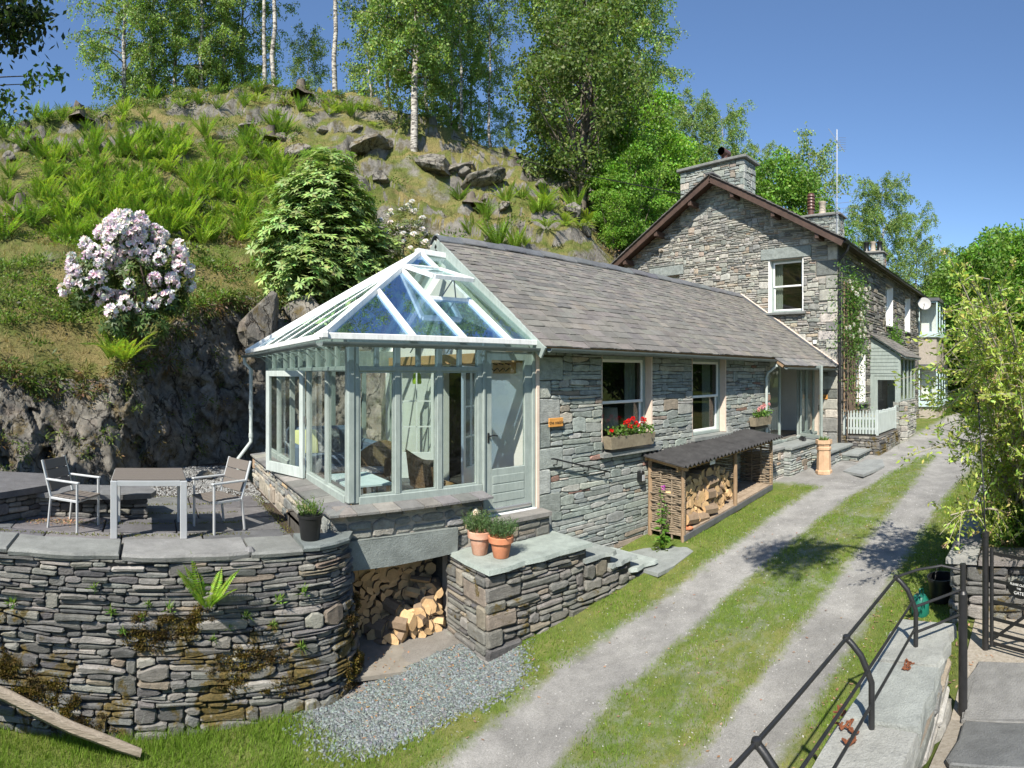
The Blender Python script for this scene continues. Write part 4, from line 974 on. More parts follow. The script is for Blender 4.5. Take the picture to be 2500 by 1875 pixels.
# sill: slate tiles bedded on terracotta creasing, one object each
core_ = MB(); core_.box(1.93, 4.02, 5.80, 6.1, -1.575, -1.557); core_.box(1.93, 2.3, 6.1, 10.55, -1.575, -1.557); sill = core_.build('sill', MAT['terracotta_old'], con)
def sill_tile(p, q, r_, s_, c):
    m = MB(); m.slab([p, q, r_, s_], (0, 0, .025), c); m.build('sill_tile', MAT['slate_cap'], sill)
PT = [(2, (.21, .205, .19)), (2, (.17, .17, .165)), (1, (.25, .24, .215))]
x = 2.02
while x < 4.03:
    w = min(rng.uniform(.2, .3), 4.06 - x)
    sill_tile((x, 5.755 + rng.uniform(-.006, .006), -1.570), (x + w - .012, 5.755, -1.570), (x + w - .012, 6.02, -1.535), (x, 6.02, -1.535), pick(rng, PT)); x += w
sill_tile((1.905, 5.755, -1.57), (2.01, 5.755, -1.57), (2.2, 6.02, -1.535), (1.905, 5.95, -1.56), pick(rng, PT))
y = 5.96
while y < 10.5:
    w = min(rng.uniform(.26, .42), 10.55 - y)
    sill_tile((1.905, y, -1.570), (1.905, y + w - .012, -1.570), (2.24, y + w - .012, -1.535), (2.24, y, -1.535), pick(rng, PT)); y += w
# timber frame
def part(name, mat, par, *boxes, smooth=False):
    m = MB()
    for b in boxes: m.box(*b)
    return m.build(name, MAT[mat], par, smooth)
B = .005
cp_ = MB(); cp_.box(CX, CX + .10, CY, CY + .10, FZ, HZ, .02); cp_.box(CX + .012, CX + .15, CY + .02, CY + .09, FZ, HZ, B); cp_.box(CX + .02, CX + .09, CY + .02, CY + .15, FZ, HZ, B); cp_.build('corner_post', MAT['sage'], con)
part('head_rail', 'sage', con, (CX + .02, 4.05, CY + .02, CY + .09, HZ, HZ + .10, B)); part('head_rail', 'sage', con, (CX + .02, CX + .09, CY + .1, CYB, HZ + .002, HZ + .10, B))
part('bottom_rail', 'sage', con, (CX + .15, 4.03, CY + .005, CY + .10, FZ - .03, FZ + .07, B)); part('bottom_rail', 'sage', con, (CX + .005, CX + .10, CY + .15, 7.74, FZ - .03, FZ + .07, B))
part('transom', 'sage', con, (CX + .15, 4.0, CY + .01, CY + .095, TZ, TZ + .055, B)); part('transom', 'sage', con, (CX + .01, CX + .095, CY + .15, CYB - .1, TZ, TZ + .055, B))
MX = [2.84, 3.41, 4.005]; edges = [CX + .15] + MX
for k, x in enumerate(MX): part('mullion', 'sage', con, (x - .035, x + .035, CY + .015, CY + .09, FZ + .07, HZ, B))
for a, b in zip(edges, edges[1:]):
    a2 = a + (.035 if a > 2.4 else 0); b2 = b - .035
    for (p, q, z0, z1) in ((a2, b2, FZ + .07, TZ),):
        m = MB(); m.box(p, p + .022, CY + .03, CY + .075, z0, z1); m.box(q - .022, q, CY + .03, CY + .075, z0, z1); m.box(p + .022, q - .022, CY + .03, CY + .075, z0, z0 + .022); m.box(p + .022, q - .022, CY + .03, CY + .075, z1 - .022, z1); m.build_each('bead', MAT['sage'], con)
        m = MB(); m.box(p + .022, q - .022, CY + .05, CY + .056, z0 + .022, z1 - .022); m.build('pane', MAT['glass'], con)
    mid = (a2 + b2) / 2; part('mullion', 'sage', con, (mid - .025, mid + .025, CY + .02, CY + .085, TZ + .055, HZ, B))
    for (p, q) in ((a2, mid - .025), (mid + .025, b2)):
        m = MB(); m.box(p, q, CY + .05, CY + .056, TZ + .055, HZ); m.build('pane', MAT['glass'], con)
LY = [6.87, 7.74, 8.70, 9.62, 10.46]; edges = [CY + .15] + LY
for k, y in enumerate(LY): part('mullion', 'sage', con, (CX + .015, CX + .09, y - .035, y + .035, FZ - .02, HZ, B))
for k, (a, b) in enumerate(zip(edges, edges[1:])):
    a2 = a + (.035 if a > 6.2 else 0); b2 = b - .035; z0, z1 = FZ + .07, TZ
    if k >= 3: part('bottom_rail', 'sage', con, (CX + .005, CX + .10, a2, b2, FZ - .03, FZ + .07, B))
    if k != 2:
        m = MB(); m.box(CX + .03, CX + .075, a2, a2 + .022, z0, z1); m.box(CX + .03, CX + .075, b2 - .022, b2, z0, z1); m.box(CX + .03, CX + .075, a2 + .022, b2 - .022, z0, z0 + .022); m.build_each('bead', MAT['sage'], con)
        m = MB(); m.box(CX + .05, CX + .056, a2 + .022, b2 - .022, z0 + .022, z1); m.build('pane', MAT['glass'], con)
    n = 2
    for j in range(1, n): yy = lerp(a2, b2, j / n); part('mullion', 'sage', con, (CX + .02, CX + .085, yy - .025, yy + .025, TZ + .055, HZ, B))
    for j in range(n):
        p, q = lerp(a2, b2, j / n) + (.025 if j else 0), lerp(a2, b2, (j + 1) / n) - (.025 if j < n - 1 else 0)
        m = MB(); m.box(CX + .05, CX + .056, p, q, TZ + .055, HZ); m.build('pane', MAT['glass'], con)
# back glazing (seen through the room)
part('back_frame', 'sage', con, (CX, CXR, CYB - .1, CYB - .02, FZ - .05, FZ + .05, B)); part('back_frame', 'sage', con, (CX, CXR, CYB - .1, CYB - .02, TZ, HZ + .1, B))
for x in (2.26, 2.9, 3.55, 4.2, 4.82): part('mullion', 'sage', con, (x - .04, x + .04, CYB - .1, CYB - .03, FZ + .05, TZ, B))
for a, b in ((2.3, 2.86), (2.94, 3.51), (3.59, 4.16), (4.24, 4.78)): part('pane', 'glass', con, (a, b, CYB - .07, CYB - .064, FZ + .05, TZ))
# side door leaf, standing open outward
hd = Vector((CX + .0, 7.75, FZ - .01)); le = Vector((1.84, 8.60, 0))
ang = atan2(le.y - hd.y, le.x - hd.x)
dr = framed(con, place(hd, ang), .92, 1.54, .085, 'sage_pipe', 'glass', 'side_door', bot=.15, d=.05)
m = MB(); m.M = place(hd, ang)
for z in (.2, .8, 1.35): m.tube([(-.012, .03, z), (-.012, .03, z + .09)], .011, 8)
m.build_each('hinge', MAT['grey_metal'], dr)
# front door with glazed upper and ledged lower panel
fd = root('glazed_front_door', (4.45, 6.0, -1.87), 'sage green front door with tall clear pane beside stone wall', 'door')
M_ = place((4.07, CY + .02, -1.84), 0)
lf = framed(fd, M_, .78, 2.12, .115, 'sage', 'glass', 'leaf', bot=.58, d=.05)
m = MB(); m.M = M_
for z in (.14, .26, .38): m.box(.13, .65, -.006, .004, z + .006, z + .112, .004)
m.build_each('ledge_board', MAT['sage'], fd)
m = MB(); m.M = M_; m.box(.02, .76, -.035, .0, .03, .075, .008); m.build('weather_bar', MAT['alu'], fd)
m = MB(); m.M = M_; m.tube([(.06, -.0, 1.02), (.06, -.05, 1.02)], .012, 8); m.tube([(.06, -.05, 1.02), (.10, -.055, 1.03), (.17, -.05, 1.02)], .009, 8); m.lathe([(.001, 0), (.028, 0), (.028, .01), (.001, .012)], 12, (.06, 0, 0)); m.box(.045, .075, -.01, .0, .93, 1.06, .004); m.build('handle', MAT['black_metal'], fd, True)
part('frame', 'sage', fd, (4.035, 4.07, CY - .01, CY + .10, -1.86, .42, B)); part('frame', 'sage', fd, (4.85, 4.90, CY - .01, CY + .10, -1.86, .42, B)); part('frame', 'sage', fd, (4.07, 4.85, CY - .0, CY + .09, .285, .42, B))
part('threshold', 'white_frame', fd, (4.04, 4.89, CY - .05, CY + .12, -1.875, -1.842, B))
part('plaster_margin', 'plaster', con, (4.902, 4.955, CY - .03, CY + .1, -2.2, .28, .004))
# roof: bars and panes
AP = Vector((4.30, 8.28, 1.955)); RE = Vector((4.80, 8.28, 1.955)); EO = .17
c0 = Vector((CX - .33, CY - EO, .385)); c1 = Vector((4.85, CY - EO, .385)); cb = Vector((CX - .33, CYB + .17, .385))
us_f = Vector((0, AP.y - c0.y, AP.z - c0.z)); us_l = Vector((AP.x - c0.x, 0, AP.z - c0.z))
def bar(p, q, w=.055, h=.06, mat='white_frame', name='rafter', par=None, up=(0, 0, 1), sh=.25):
    m = MB(); m.beam(p, q, w, h, up=up, b=.006, shift=h * sh); return m.build(name, MAT[mat], par or con)
bar(c0 + Vector((-.02, -.02, 0)), AP, .075, .085, name='hip_bar'); bar(cb, AP, .075, .085, name='hip_bar'); bar(AP - Vector((.06, 0, -.03)), RE, .12, .09, name='ridge_bar')
m = MB(); m.M = Matrix.Translation(c0 + Vector((-.01, -.01, .0))); m.box(-.05, .05, -.05, .05, -.02, .07, .02); m.build('hip_end_cap', MAT['white_frame'], con)
bar(c0, c1, .05, .07, name='eaves_bar'); bar(c0, cb, .05, .07, name='eaves_bar')
def on_front(x, t): return Vector((x, c0.y + us_f.y * t, c0.z + us_f.z * t))
def t_hip(x): return min(1.0, (x - c0.x) / (AP.x - c0.x))
FR = [2.96, 3.655, 4.34]; fx = [c0.x] + FR + [4.82]
for x in FR: bar(on_front(x, 0), on_front(x, t_hip(x)), .06, .07)
nf = Vector((0, -us_f.z, us_f.y)).normalized(); nl = Vector((-us_l.z, 0, us_l.x)).normalized()
def roof_pane(pts, nrm, mat='glass_roof', name='roof_pane'):
    m = MB(); m.slab(pts, nrm * .012); return m.build(name, MAT[mat], con)
SK = (.40, .74)                                           # skylight between the two right bars
for k, (a, b) in enumerate(zip(fx, fx[1:])):
    if k == 0: roof_pane([on_front(a, 0), on_front(b, 0), on_front(b, t_hip(b))], nf)
    elif k == 1: roof_pane([on_front(a, 0), on_front(b, 0), on_front(b, t_hip(b)), on_front(a, t_hip(a))], nf)
    elif k == 2:
        roof_pane([on_front(a, 0), on_front(b, 0), on_front(b, SK[0]), on_front(a, SK[0])], nf)
        roof_pane([on_front(a, SK[1]), on_front(b, SK[1]), on_front(b, t_hip(b)), on_front(a, t_hip(a))], nf)
        for t in SK: bar(on_front(a, t), on_front(b, t), .055, .06, name='trimmer_bar')
        # hinged vent standing open
        h0, h1 = on_front(a + .03, SK[1]), on_front(b - .03, SK[1]); Lw = (SK[1] - SK[0]) * us_f.length
        u = (-us_f.normalized()); u = (Matrix.Rotation(radians(-15), 3, 'X') @ u); n2 = Vector((1, 0, 0)).cross(-u)
        h0 = h0 + nf * .07; h1 = h1 + nf * .07
        vent = MB(); e0, e1 = h0 + u * Lw, h1 + u * Lw
        vent.beam(h0, h1, .06, .06, up=n2, b=.005); vent.beam(e0, e1, .06, .06, up=n2, b=.005); vent.beam(h0, e0, .06, .06, up=n2, b=.005); vent.beam(h1, e1, .06, .06, up=n2, b=.005)
        vo = vent.build('roof_vent', MAT['white_frame'], con)
        m = MB(); m.slab([h0, h1, e1, e0], n2 * .01); m.build('vent_pane', MAT['glass_green'], vo)
        m = MB(); mid = (on_front(a, SK[0]) + on_front(b, SK[0])) / 2; me_ = (e0 + e1) / 2
        m.tube([mid + Vector((-.12, 0, .03)), me_], .01, 6); m.tube([mid + Vector((.12, 0, .03)), me_], .01, 6); m.build_each('vent_stay', MAT['grey_metal'], vo)
    else: roof_pane([on_front(a, 0), on_front(b, 0), on_front(b, 1.0), on_front(a, 1.0)], nf, 'glass_green')
def on_left(y, t): return Vector((c0.x + us_l.x * t, y, c0.z + us_l.z * t))
def t_l(y): return min(1.0, (y - c0.y) / (AP.y - c0.y), (cb.y - y) / (cb.y - AP.y))
ly = [c0.y] + [c0.y + .72 * k for k in range(1, 7)] + [cb.y]
for y in ly[1:-1]: bar(on_left(y, 0), on_left(y, t_l(y)), .042, .05, sh=-.14)
for a, b in zip(ly, ly[1:]):
    pts = [on_left(a, 0), on_left(b, 0)]
    if t_l(b) > 1e-3: pts.append(on_left(b, t_l(b)))
    if a < AP.y < b: pts.append(on_left(AP.y, 1.0))
    if t_l(a) > 1e-3: pts.append(on_left(a, t_l(a)))
    roof_pane(pts[::-1], nl, 'glass_green')
# rear slope, out of view
roof_pane([cb, Vector((4.85, cb.y, .385)), RE, AP], Vector((0, .5, .8)).normalized(), 'glass_green')
gutter((c0.x - .05, c0.y - .06, .335), (4.84, c0.y - .06, .325), .05, 'sage_dark', con, clips=.7)
g2 = gutter((c0.x - .06, c0.y - .02, .335), (c0.x - .06, cb.y, .33), .05, 'sage_dark', con, clips=.55)
mb = MB(); gx, gy = c0.x - .06, cb.y - .12
mb.tube([(gx, gy, .29), (gx, gy, .18), (gx + .12, gy, .06), (gx + .12, gy, -1.32), (gx - .14, gy - .1, -1.62), (gx - .14, gy - .1, -2.05)], .036, 10)
for z in (.02, -.65, -1.2): mb.tube([(gx + .12, gy, z - .04), (gx + .12, gy, z + .04)], .044, 10)
mb.build('downpipe', MAT['sage_pipe'], con, True)
for k in range(9):
    y = 6.35 + k * .5; m = MB(); m.tube([(CX + .01, y, .17), (CX - .12, y, .28), (CX - .30, y, .31)], .009, 6); m.build('gutter_stay', MAT['sage'], con)
for k in range(5):
    x = 2.5 + k * .5; m = MB(); m.tube([(x, CY + .01, .24), (x, CY - .1, .32)], .008, 6); m.build('gutter_stay', MAT['sage'], con)
# room
part('floor', 'floor_wood', con, (2.3, 4.88, 6.12, 10.45, -1.92, -1.86))
for k in range(4):
    for j in range(6):
        m = MB(); m.box(2.75 + k * .42, 3.165 + k * .42, 6.9 + j * .42, 7.315 + j * .42, -1.86, -1.853); m.build('floor_tile', MAT['lead'], con)
part('tie_beam', 'new_wood', con, (4.70, 4.86, 6.2, 10.4, .14, .30, .006))
for (yy, ang_) in ((7.36, radians(180 + 35)), (8.74, radians(180 - 20))):
    dl = framed(con, place((4.86, yy, -1.85), ang_), .68, 1.95, .085, 'white_paint', 'glass', 'inner_door', bot=.45, bars=(.9, 1.35), cols=(.34,), d=.04)
# hook board and wall lamp inside
hk = root('coat_hook_board', (4.87, 6.7, .1), 'pine board with black coat hooks behind the front door glass', 'hook board')
part('board', 'pine', hk, (4.865, 4.897, 6.43, 6.97, -.01, .19, .004))
for k in range(3):
    y = 6.55 + k * .15; m = MB(); m.tube([(4.865, y, .12), (4.80, y, .13), (4.77, y, .17)], .008, 6); m.tube([(4.865, y, .07), (4.80, y, .02), (4.765, y, .06)], .008, 6); m.build_each('hook', MAT['black_metal'], hk)
c = Vector((4.6, 8.95, -.08)); lp = root('wall_lamp', c, 'lime green glass lamp hanging on the white conservatory wall', 'lamp')
m = MB(); m.lathe([(.03, .1), (.07, .04), (.085, -.08), (.075, -.12), (.068, -.12), (.06, .02), (.02, .08)], 14, c); m.build('shade', MAT['lime_glass'], lp, True)
m = MB(); m.tube([c + Vector((0, 0, .09)), c + Vector((.05, 0, .16)), c + Vector((.28, 0, .12))], .009, 6); m.build('bracket', MAT['black_metal'], lp)

# ---------------------------------------------------------------- log store under the conservatory
store = root('log_store_opening', (2.8, 6.4, -3.3), 'low log store opening under the conservatory with big slate lintel', 'log store')
m = MB(); m.slab([(1.92, 5.83, -2.19), (2.7, 5.82, -2.20), (3.55, 5.83, -2.18), (3.56, 5.83, -1.88), (2.6, 5.825, -1.866), (1.92, 5.83, -1.87)], (0, .30, 0), (.20, .225, .215)); m.build('lintel', MAT['slate_cap'], store)
m = MB(); m.box(1.9, 3.62, 7.45, 7.6, -3.4, -1.9); m.box(1.9, 2.0, 6.2, 7.5, -3.4, -1.9); m.box(3.56, 3.7, 5.95, 7.5, -3.4, -1.88); m.box(1.9, 3.7, 6.13, 7.6, -1.97, -1.925); m.build_each('store_wall', MAT['joint_dark'], store)
m = MB(); m.slab([(1.95, 5.62, -3.285), (2.7, 5.50, -3.29), (3.46, 5.56, -3.285), (3.56, 7.45, -3.25), (1.95, 7.45, -3.25)], (0, 0, .045)); m.build('floor_slab', MAT['concrete'], store)

# ---------------------------------------------------------------- dry stone terrace wall with rounded end
tw = root('dry_stone_terrace_wall', (0, 5.6, -3.5), 'mossy dry stone terrace wall with rounded end and slate caps', 'wall')
TC, TR = (1.60, 6.10), .60; TX0 = -4.6; TS = TC[0] - TX0; TL = TS + TR * pi / 2 + .15
CAPZ = -1.76
def terr(u, v, d):
    batter = .11 * (CAPZ - v) / 1.6; d = d + batter
    if u <= TS: return Vector((TX0 + u, TC[1] - TR - d, v))
    a = -pi / 2 + (u - TS) / TR
    if a > 0.05: return Vector((TC[0] + TR + d, TC[1] + (u - TS - TR * (pi / 2)), v))
    return Vector((TC[0] + cos(a) * (TR + d), TC[1] + sin(a) * (TR + d), v))
m = MB(); uu = np.linspace(0, TL, 90); vv = np.linspace(-3.9, CAPZ - .05, 8)
P = [terr(u, v, -.02) for u in uu for v in vv]; nv = len(vv)
m.add(P, [(i * nv + j, (i + 1) * nv + j, (i + 1) * nv + j + 1, i * nv + j + 1) for i in range(len(uu) - 1) for j in range(nv - 1)])
m.box(TX0, 1.55, 5.62, 6.02, -3.9, CAPZ - .06); m.box(1.5, 1.97, 5.75, 6.2, -3.9, CAPZ - .06)
wc = m.build('core', MAT['joint_dark'], tw)
rng = random.Random(71)
pu = masonry(rng, 1.6, TL, -3.62, -2.35, (.032, .085), (.12, .48), gap=.005, wav=.05, tall=.18, cmax=.045)
pu2 = masonry(rng, 1.6, TL, -2.35, CAPZ - .065, (.027, .068), (.13, .48), gap=.004, wav=.028, tall=.14, cmax=.03)
lay(pu2, terr, MAT['stone'], wc, rng, PAL_TERR, (.01, .05), 190, bev=.009, tilt=.6)
lay(pu, terr, MAT['stone_mossy'], wc, rng, PAL_TERR, (.01, .055), 200, bev=.012, tilt=.6)
# cap slabs, each its own
caps = [(-4.6, -2.62), (-2.60, -1.42), (-1.40, -.30), (-.27, .98), (1.00, 1.52), (1.535, 1.86)]
for k, (a, b) in enumerate(caps):
    n = max(2, int((b - a) / .2)); f = [(lerp(a, b, i / n), 5.465 + rng.uniform(-.025, .02) - (.0 if k < 5 else 0), CAPZ) for i in range(n + 1)]
    bk = [(lerp(b, a, i / 4), 5.97 + rng.uniform(-.03, .05), CAPZ) for i in range(5)]
    if k == 4: f = [(p[0], p[1] + .0, p[2]) for p in f]
    if k == 5: f = [(1.535, 5.47, CAPZ), (1.7, 5.46, CAPZ), (1.9, 5.52, CAPZ), (2.08, 5.62, CAPZ), (2.2, 5.83, CAPZ)]; bk = [(2.14, 5.89, CAPZ), (1.96, 5.86, CAPZ), (1.55, 5.95, CAPZ)]
    poly = f + bk; cx_ = sum(p[0] for p in poly) / len(poly); cy_ = sum(p[1] for p in poly) / len(poly); th = rng.uniform(.055, .085)
    dz = rng.uniform(-.012, .012); c = pick(rng, [(2, (.185, .192, .185)), (2, (.22, .226, .215)), (1, (.165, .172, .165))]) if k < 5 else (.17, .195, .19)
    low = [Vector((p[0], p[1], CAPZ - th + dz)) for p in poly]; mid = [Vector((p[0] + rng.uniform(-.006, .006), p[1] - (.008 if p[1] < 5.7 else -.005), CAPZ - th * .4 + dz)) for p in poly]
    top_ = [Vector((lerp(p[0], cx_, .012), lerp(p[1], cy_, .035), CAPZ + dz + rng.uniform(-.004, .004))) for p in poly]; n = len(poly)
    m = MB(); m.add(low + mid + top_, [(r * n + i, r * n + (i + 1) % n, (r + 1) * n + (i + 1) % n, (r + 1) * n + i) for r in (0, 1) for i in range(n)] + [tuple(range(2 * n, 3 * n)), tuple(range(n - 1, -1, -1))], c)
    m.build('cap_slab', MAT['slate_cap'], tw)
m = MB(); m.lathe([(.001, .0), (.05, .01), (.06, .05), (.03, .085), (.001, .09)], 7, (.99, 5.52, CAPZ - .06), (.2, .2, .2)); m.build('stone', MAT['slate_cap'], tw)

# ---------------------------------------------------------------- stone pier, platform and steps up to the door
pier = root('stone_step_block', (4.6, 5.4, -3.2), 'rough stone block with slate platform and four steps to the door', 'steps')
rng = random.Random(81)
PZ_ = -2.16; steps = [(3.46, 5.07, PZ_), (4.97, 5.53, -2.36), (5.43, 5.94, -2.53), (5.84, 6.40, -2.70)]
m = MB(); ppx = [3.50, 5.02, 5.48, 5.88, 6.33]
for (a, b), z in zip(zip(ppx, ppx[1:]), (-2.16, -2.36, -2.53, -2.70)): m.box(a, b, 5.13, 5.99, -3.7, z - .04)
pc = m.build('core', MAT['joint_dark'], pier)
def ptop(x): return (-2.16 if x < 5.02 else -2.36 if x < 5.48 else -2.53 if x < 5.88 else -2.70) - .045
q1, h1 = quoin_polys(rng, 3.48, 1, -3.45, -2.25, (.24, .46), (.09, .26))
ps = masonry(rng, 3.48, 6.35, -3.5, -2.2, (.04, .09), (.14, .50), h1, top=None, gap=.007, wav=.035, tall=.16, cmax=.05) + q1
ps2 = []
for p, ar in ps:
    xm = sum(u for u, _ in p) / len(p); t_ = min(ptop(min(u for u, _ in p)), ptop(max(u for u, _ in p)))
    if min(v for _, v in p) > t_ - .03 or max(v for _, v in p) < float(gz(xm, 5.0)) - .1: continue
    ps2.append(([(u, min(v, t_)) for u, v in p], ar))
lay(ps2, flat_map((0, 5.12, 0), (1, 0, 0), (0, 0, 1), (0, -1, 0)), MAT['stone_mossy_light'], pc, rng, PAL_PIER, (.01, .05), 200, bev=.016, tilt=.5)
q1, h1 = quoin_polys(rng, .84, -1, -3.45, -2.25, (.2, .42), (.09, .28))
ps = masonry(rng, 0, .84, -3.5, -2.21, (.04, .08), (.12, .4), h1, gap=.006, wav=.02, tall=.2) + q1
lay(ps, flat_map((3.49, 5.96, 0), (0, -1, 0), (0, 0, 1), (-1, 0, 0)), MAT['stone_mossy_light'], pc, rng, PAL_PIER, (.01, .04), 100, bev=.014)
for k, (a, b, z) in enumerate(steps):
    f = [(lerp(a, b, i / 6) + rng.uniform(-.01, .01), 5.055 + rng.uniform(-.03, .03), z) for i in range(7)]
    poly = f + [(b + rng.uniform(-.02, .03), 5.5, z), (b - .0, 5.985, z), (a, 5.985, z), (a - .02 * (k == 0), 5.5, z)]
    cx_, cy_ = (a + b) / 2, 5.5; n = len(poly); th = .05
    low = [Vector((p[0], p[1], z - th)) for p in poly]; top_ = [Vector((lerp(p[0], cx_, .015), lerp(p[1], cy_, .03), z + rng.uniform(-.003, .003))) for p in poly]
    m = MB(); m.add(low + top_, [(i, (i + 1) % n, (i + 1) % n + n, i + n) for i in range(n)] + [tuple(range(n, 2 * n)), tuple(range(n - 1, -1, -1))], pick(rng, [(1, (.265, .295, .28)), (1, (.29, .315, .295))]))
    m.build('step_slab', MAT['slate_flag'], pier)
m = MB(); z = -1.905; m.slab([(4.02, 5.70, z), (4.93, 5.68, z), (4.95, 5.93, z), (4.02, 5.93, z)], (0, 0, .055), (.22, .21, .195)); m.build('threshold_slab', MAT['slate_cap'], pier)
m = MB(); m.box(4.04, 4.93, 5.74, 5.93, -2.16, -1.905); w = m.build('threshold_wall', MAT['mortar'], pier)
lay(masonry(rng, 4.04, 4.93, -2.16, -1.91, (.05, .09), (.15, .4)), flat_map((0, 5.74, 0), (1, 0, 0), (0, 0, 1), (0, -1, 0)), MAT['stone'], w, rng, PAL_PIER, (.005, .03), 60)
m = MB(); zb = -2.83; pl = [(6.12, 4.83, zb), (6.5, 4.84, zb), (7.22, 4.93, zb + .05), (7.15, 5.3, zb + .06), (6.75, 5.62, zb + .04), (6.4, 5.75, zb + .02), (6.15, 5.7, zb)]
m.slab(pl, (0, 0, .05), (.24, .26, .25)); tag(m.build('ground_slab', MAT['slate_flag']), 'broad flat slate slab set in grass at the foot of the steps', 'paving slab')
# ---------------------------------------------------------------- terrace furniture
def make_chair():
    r = root('garden_chair', (0, 0, 0), 'x', 'chair', 'metal chairs at the terrace table')
    W, D, SH = .54, .50, .43                       # faces +x; local origin at floor centre
    for s in (-1, 1):
        y = s * (W / 2 - .02)
        m = MB(); m.beam((D / 2 - .02, y, 0), (D / 2 - .02, y, .64), .035, .022, up=(1, 0, 0), b=.003); m.build('leg', MAT['chair_metal'], r)
        m = MB(); m.beam((-D / 2 + .0, y, 0), (-D / 2 + .05, y, SH), .035, .022, up=(1, 0, 0), b=.003); m.beam((-D / 2 + .05, y, SH - .01), (-D / 2 - .10, y, .90), .035, .022, up=(1, 0, 0), b=.003); m.build('leg', MAT['chair_metal'], r)
        m = MB(); m.box(-D / 2 - .02, D / 2 + .01, y - .025, y + .025, .64, .665, .006); m.build('armrest', MAT['chair_metal'], r)
        m = MB(); m.box(-D / 2 + .04, D / 2 - .03, y - .014, y + .014, SH - .035, SH - .005, .003); m.build('seat_rail', MAT['chair_metal'], r)
    m = MB(); m.box(D / 2 - .035, D / 2 - .01, -W / 2 + .03, W / 2 - .03, SH - .035, SH - .005, .003); m.build('seat_rail', MAT['chair_metal'], r)
    for k in range(5):
        x = -D / 2 + .075 + k * .092; m = MB(); m.box(x, x + .084, -W / 2 + .035, W / 2 - .035, SH - .004, SH + .012, .003); m.build('seat_slat', MAT['composite'], r)
    for k in range(3):
        z0 = .50 + k * .135; xo = lambda z: -D / 2 + .05 - (z - SH) / (.90 - SH) * .15
        m = MB(); a, b = Vector((xo(z0) + .014, 0, z0)), Vector((xo(z0 + .127) + .014, 0, z0 + .127)); m.beam(a, b, W - .07, .014, up=(1, 0, 0), b=.003); m.build('back_slat', MAT['composite'], r)
    return r
ch1 = make_chair(); ch2 = dup(ch1)
ch1.location = (-1.02, 7.55, PATIO_Z); ch1.rotation_euler[2] = radians(-28); ch1['label'] = 'slatted metal armchair with its dark shaded back, beside the low stone bench'
ch2.location = (.92, 7.48, PATIO_Z); ch2.rotation_euler[2] = radians(180 + 26); ch2['label'] = 'slatted metal armchair with sunlit brown back, nearer the conservatory'
tb = root('garden_table', (0, 7.45, PATIO_Z), 'square grey metal garden table with composite slatted top', 'table')
tx0, tx1, ty0, ty1 = -.49, .47, 7.03, 7.90; tz = PATIO_Z + .73
for x in (tx0, tx1 - .085):
    for y in (ty0, ty1 - .085): m = MB(); m.box(x, x + .085, y, y + .085, PATIO_Z, tz - .005, .006); m.build('leg', MAT['chair_metal'], tb)
for b in ((tx0 + .085, tx1 - .085, ty0 + .003, ty0 + .045), (tx0 + .085, tx1 - .085, ty1 - .045, ty1 - .003)): m = MB(); m.box(*b, tz - .07, tz - .002, .004); m.build('apron', MAT['chair_metal'], tb)
for b in ((tx0 + .003, tx0 + .045, ty0 + .085, ty1 - .085), (tx1 - .045, tx1 - .003, ty0 + .085, ty1 - .085)): m = MB(); m.box(*b, tz - .07, tz - .002, .004); m.build('apron', MAT['chair_metal'], tb)
for k in range(6): y = lerp(ty0 + .02, ty1 - .02, k / 6); m = MB(); m.box(tx0 + .015, tx1 - .015, y + .002, y + (ty1 - ty0 - .04) / 6 - .002, tz, tz + .018, .003); m.build('top_slat', MAT['composite'], tb)
# low slab bench on rough stones, and the stacked slab wall beside it
rng = random.Random(91)
bn = root('stone_bench', (-.8, 8.3, PATIO_Z), 'low bench of one slate slab on stacked stones behind the table', 'bench')
m = MB(); m.slab([(-1.72, 7.98, -1.80), (-1.1, 7.94, -1.80), (-.3, 7.97, -1.80), (.02, 8.05, -1.80), (.10, 8.3, -1.80), (-.05, 8.62, -1.80), (-1.6, 8.68, -1.80)], (0, 0, .07), (.155, .16, .165)); m.build('seat_slab', MAT['slate_cap'], bn)
m = MB(); m.box(-1.6, -.05, 8.1, 8.6, PATIO_Z - .05, -1.81); w = m.build('core', MAT['joint_dark'], bn)
lay(masonry(rng, -1.62, -.02, PATIO_Z, -1.805, (.05, .1), (.15, .5)), flat_map((0, 8.08, 0), (1, 0, 0), (0, 0, 1), (0, -1, 0)), MAT['stone'], w, rng, PAL_TERR, (.01, .06), 60)
lw = root('slab_topped_wall', (-2.2, 8.2, PATIO_Z), 'short stone wall under one thick dark slab at the terrace edge', 'wall')
m = MB(); m.slab([(-3.6, 7.3, -1.73), (-2.1, 7.35, -1.73), (-1.42, 8.1, -1.72), (-1.35, 8.9, -1.71), (-3.6, 9.0, -1.71)], (0, 0, .09), (.12, .12, .125)); m.build('cap_slab', MAT['slate_cap'], lw)
m = MB(); m.slab([(-3.6, 7.4, PATIO_Z), (-2.15, 7.45, PATIO_Z), (-1.55, 8.15, PATIO_Z), (-1.5, 8.8, PATIO_Z), (-3.6, 8.9, PATIO_Z)], (0, 0, .34)); w = m.build('core', MAT['joint_dark'], lw)
lay(masonry(rng, 0, .9, PATIO_Z, -1.74, (.05, .1), (.15, .4)), flat_map((-2.13, 7.43, 0), (.65, .76, 0), (0, 0, 1), (.76, -.65, 0)), MAT['stone'], w, rng, PAL_TERR, (.01, .05), 40)
lay(masonry(rng, 0, 1.5, PATIO_Z, -1.74, (.05, .1), (.15, .4)), flat_map((-3.6, 7.38, 0), (1, .03, 0), (0, 0, 1), (0, -1, 0)), MAT['stone'], w, rng, PAL_TERR, (.01, .05), 40)
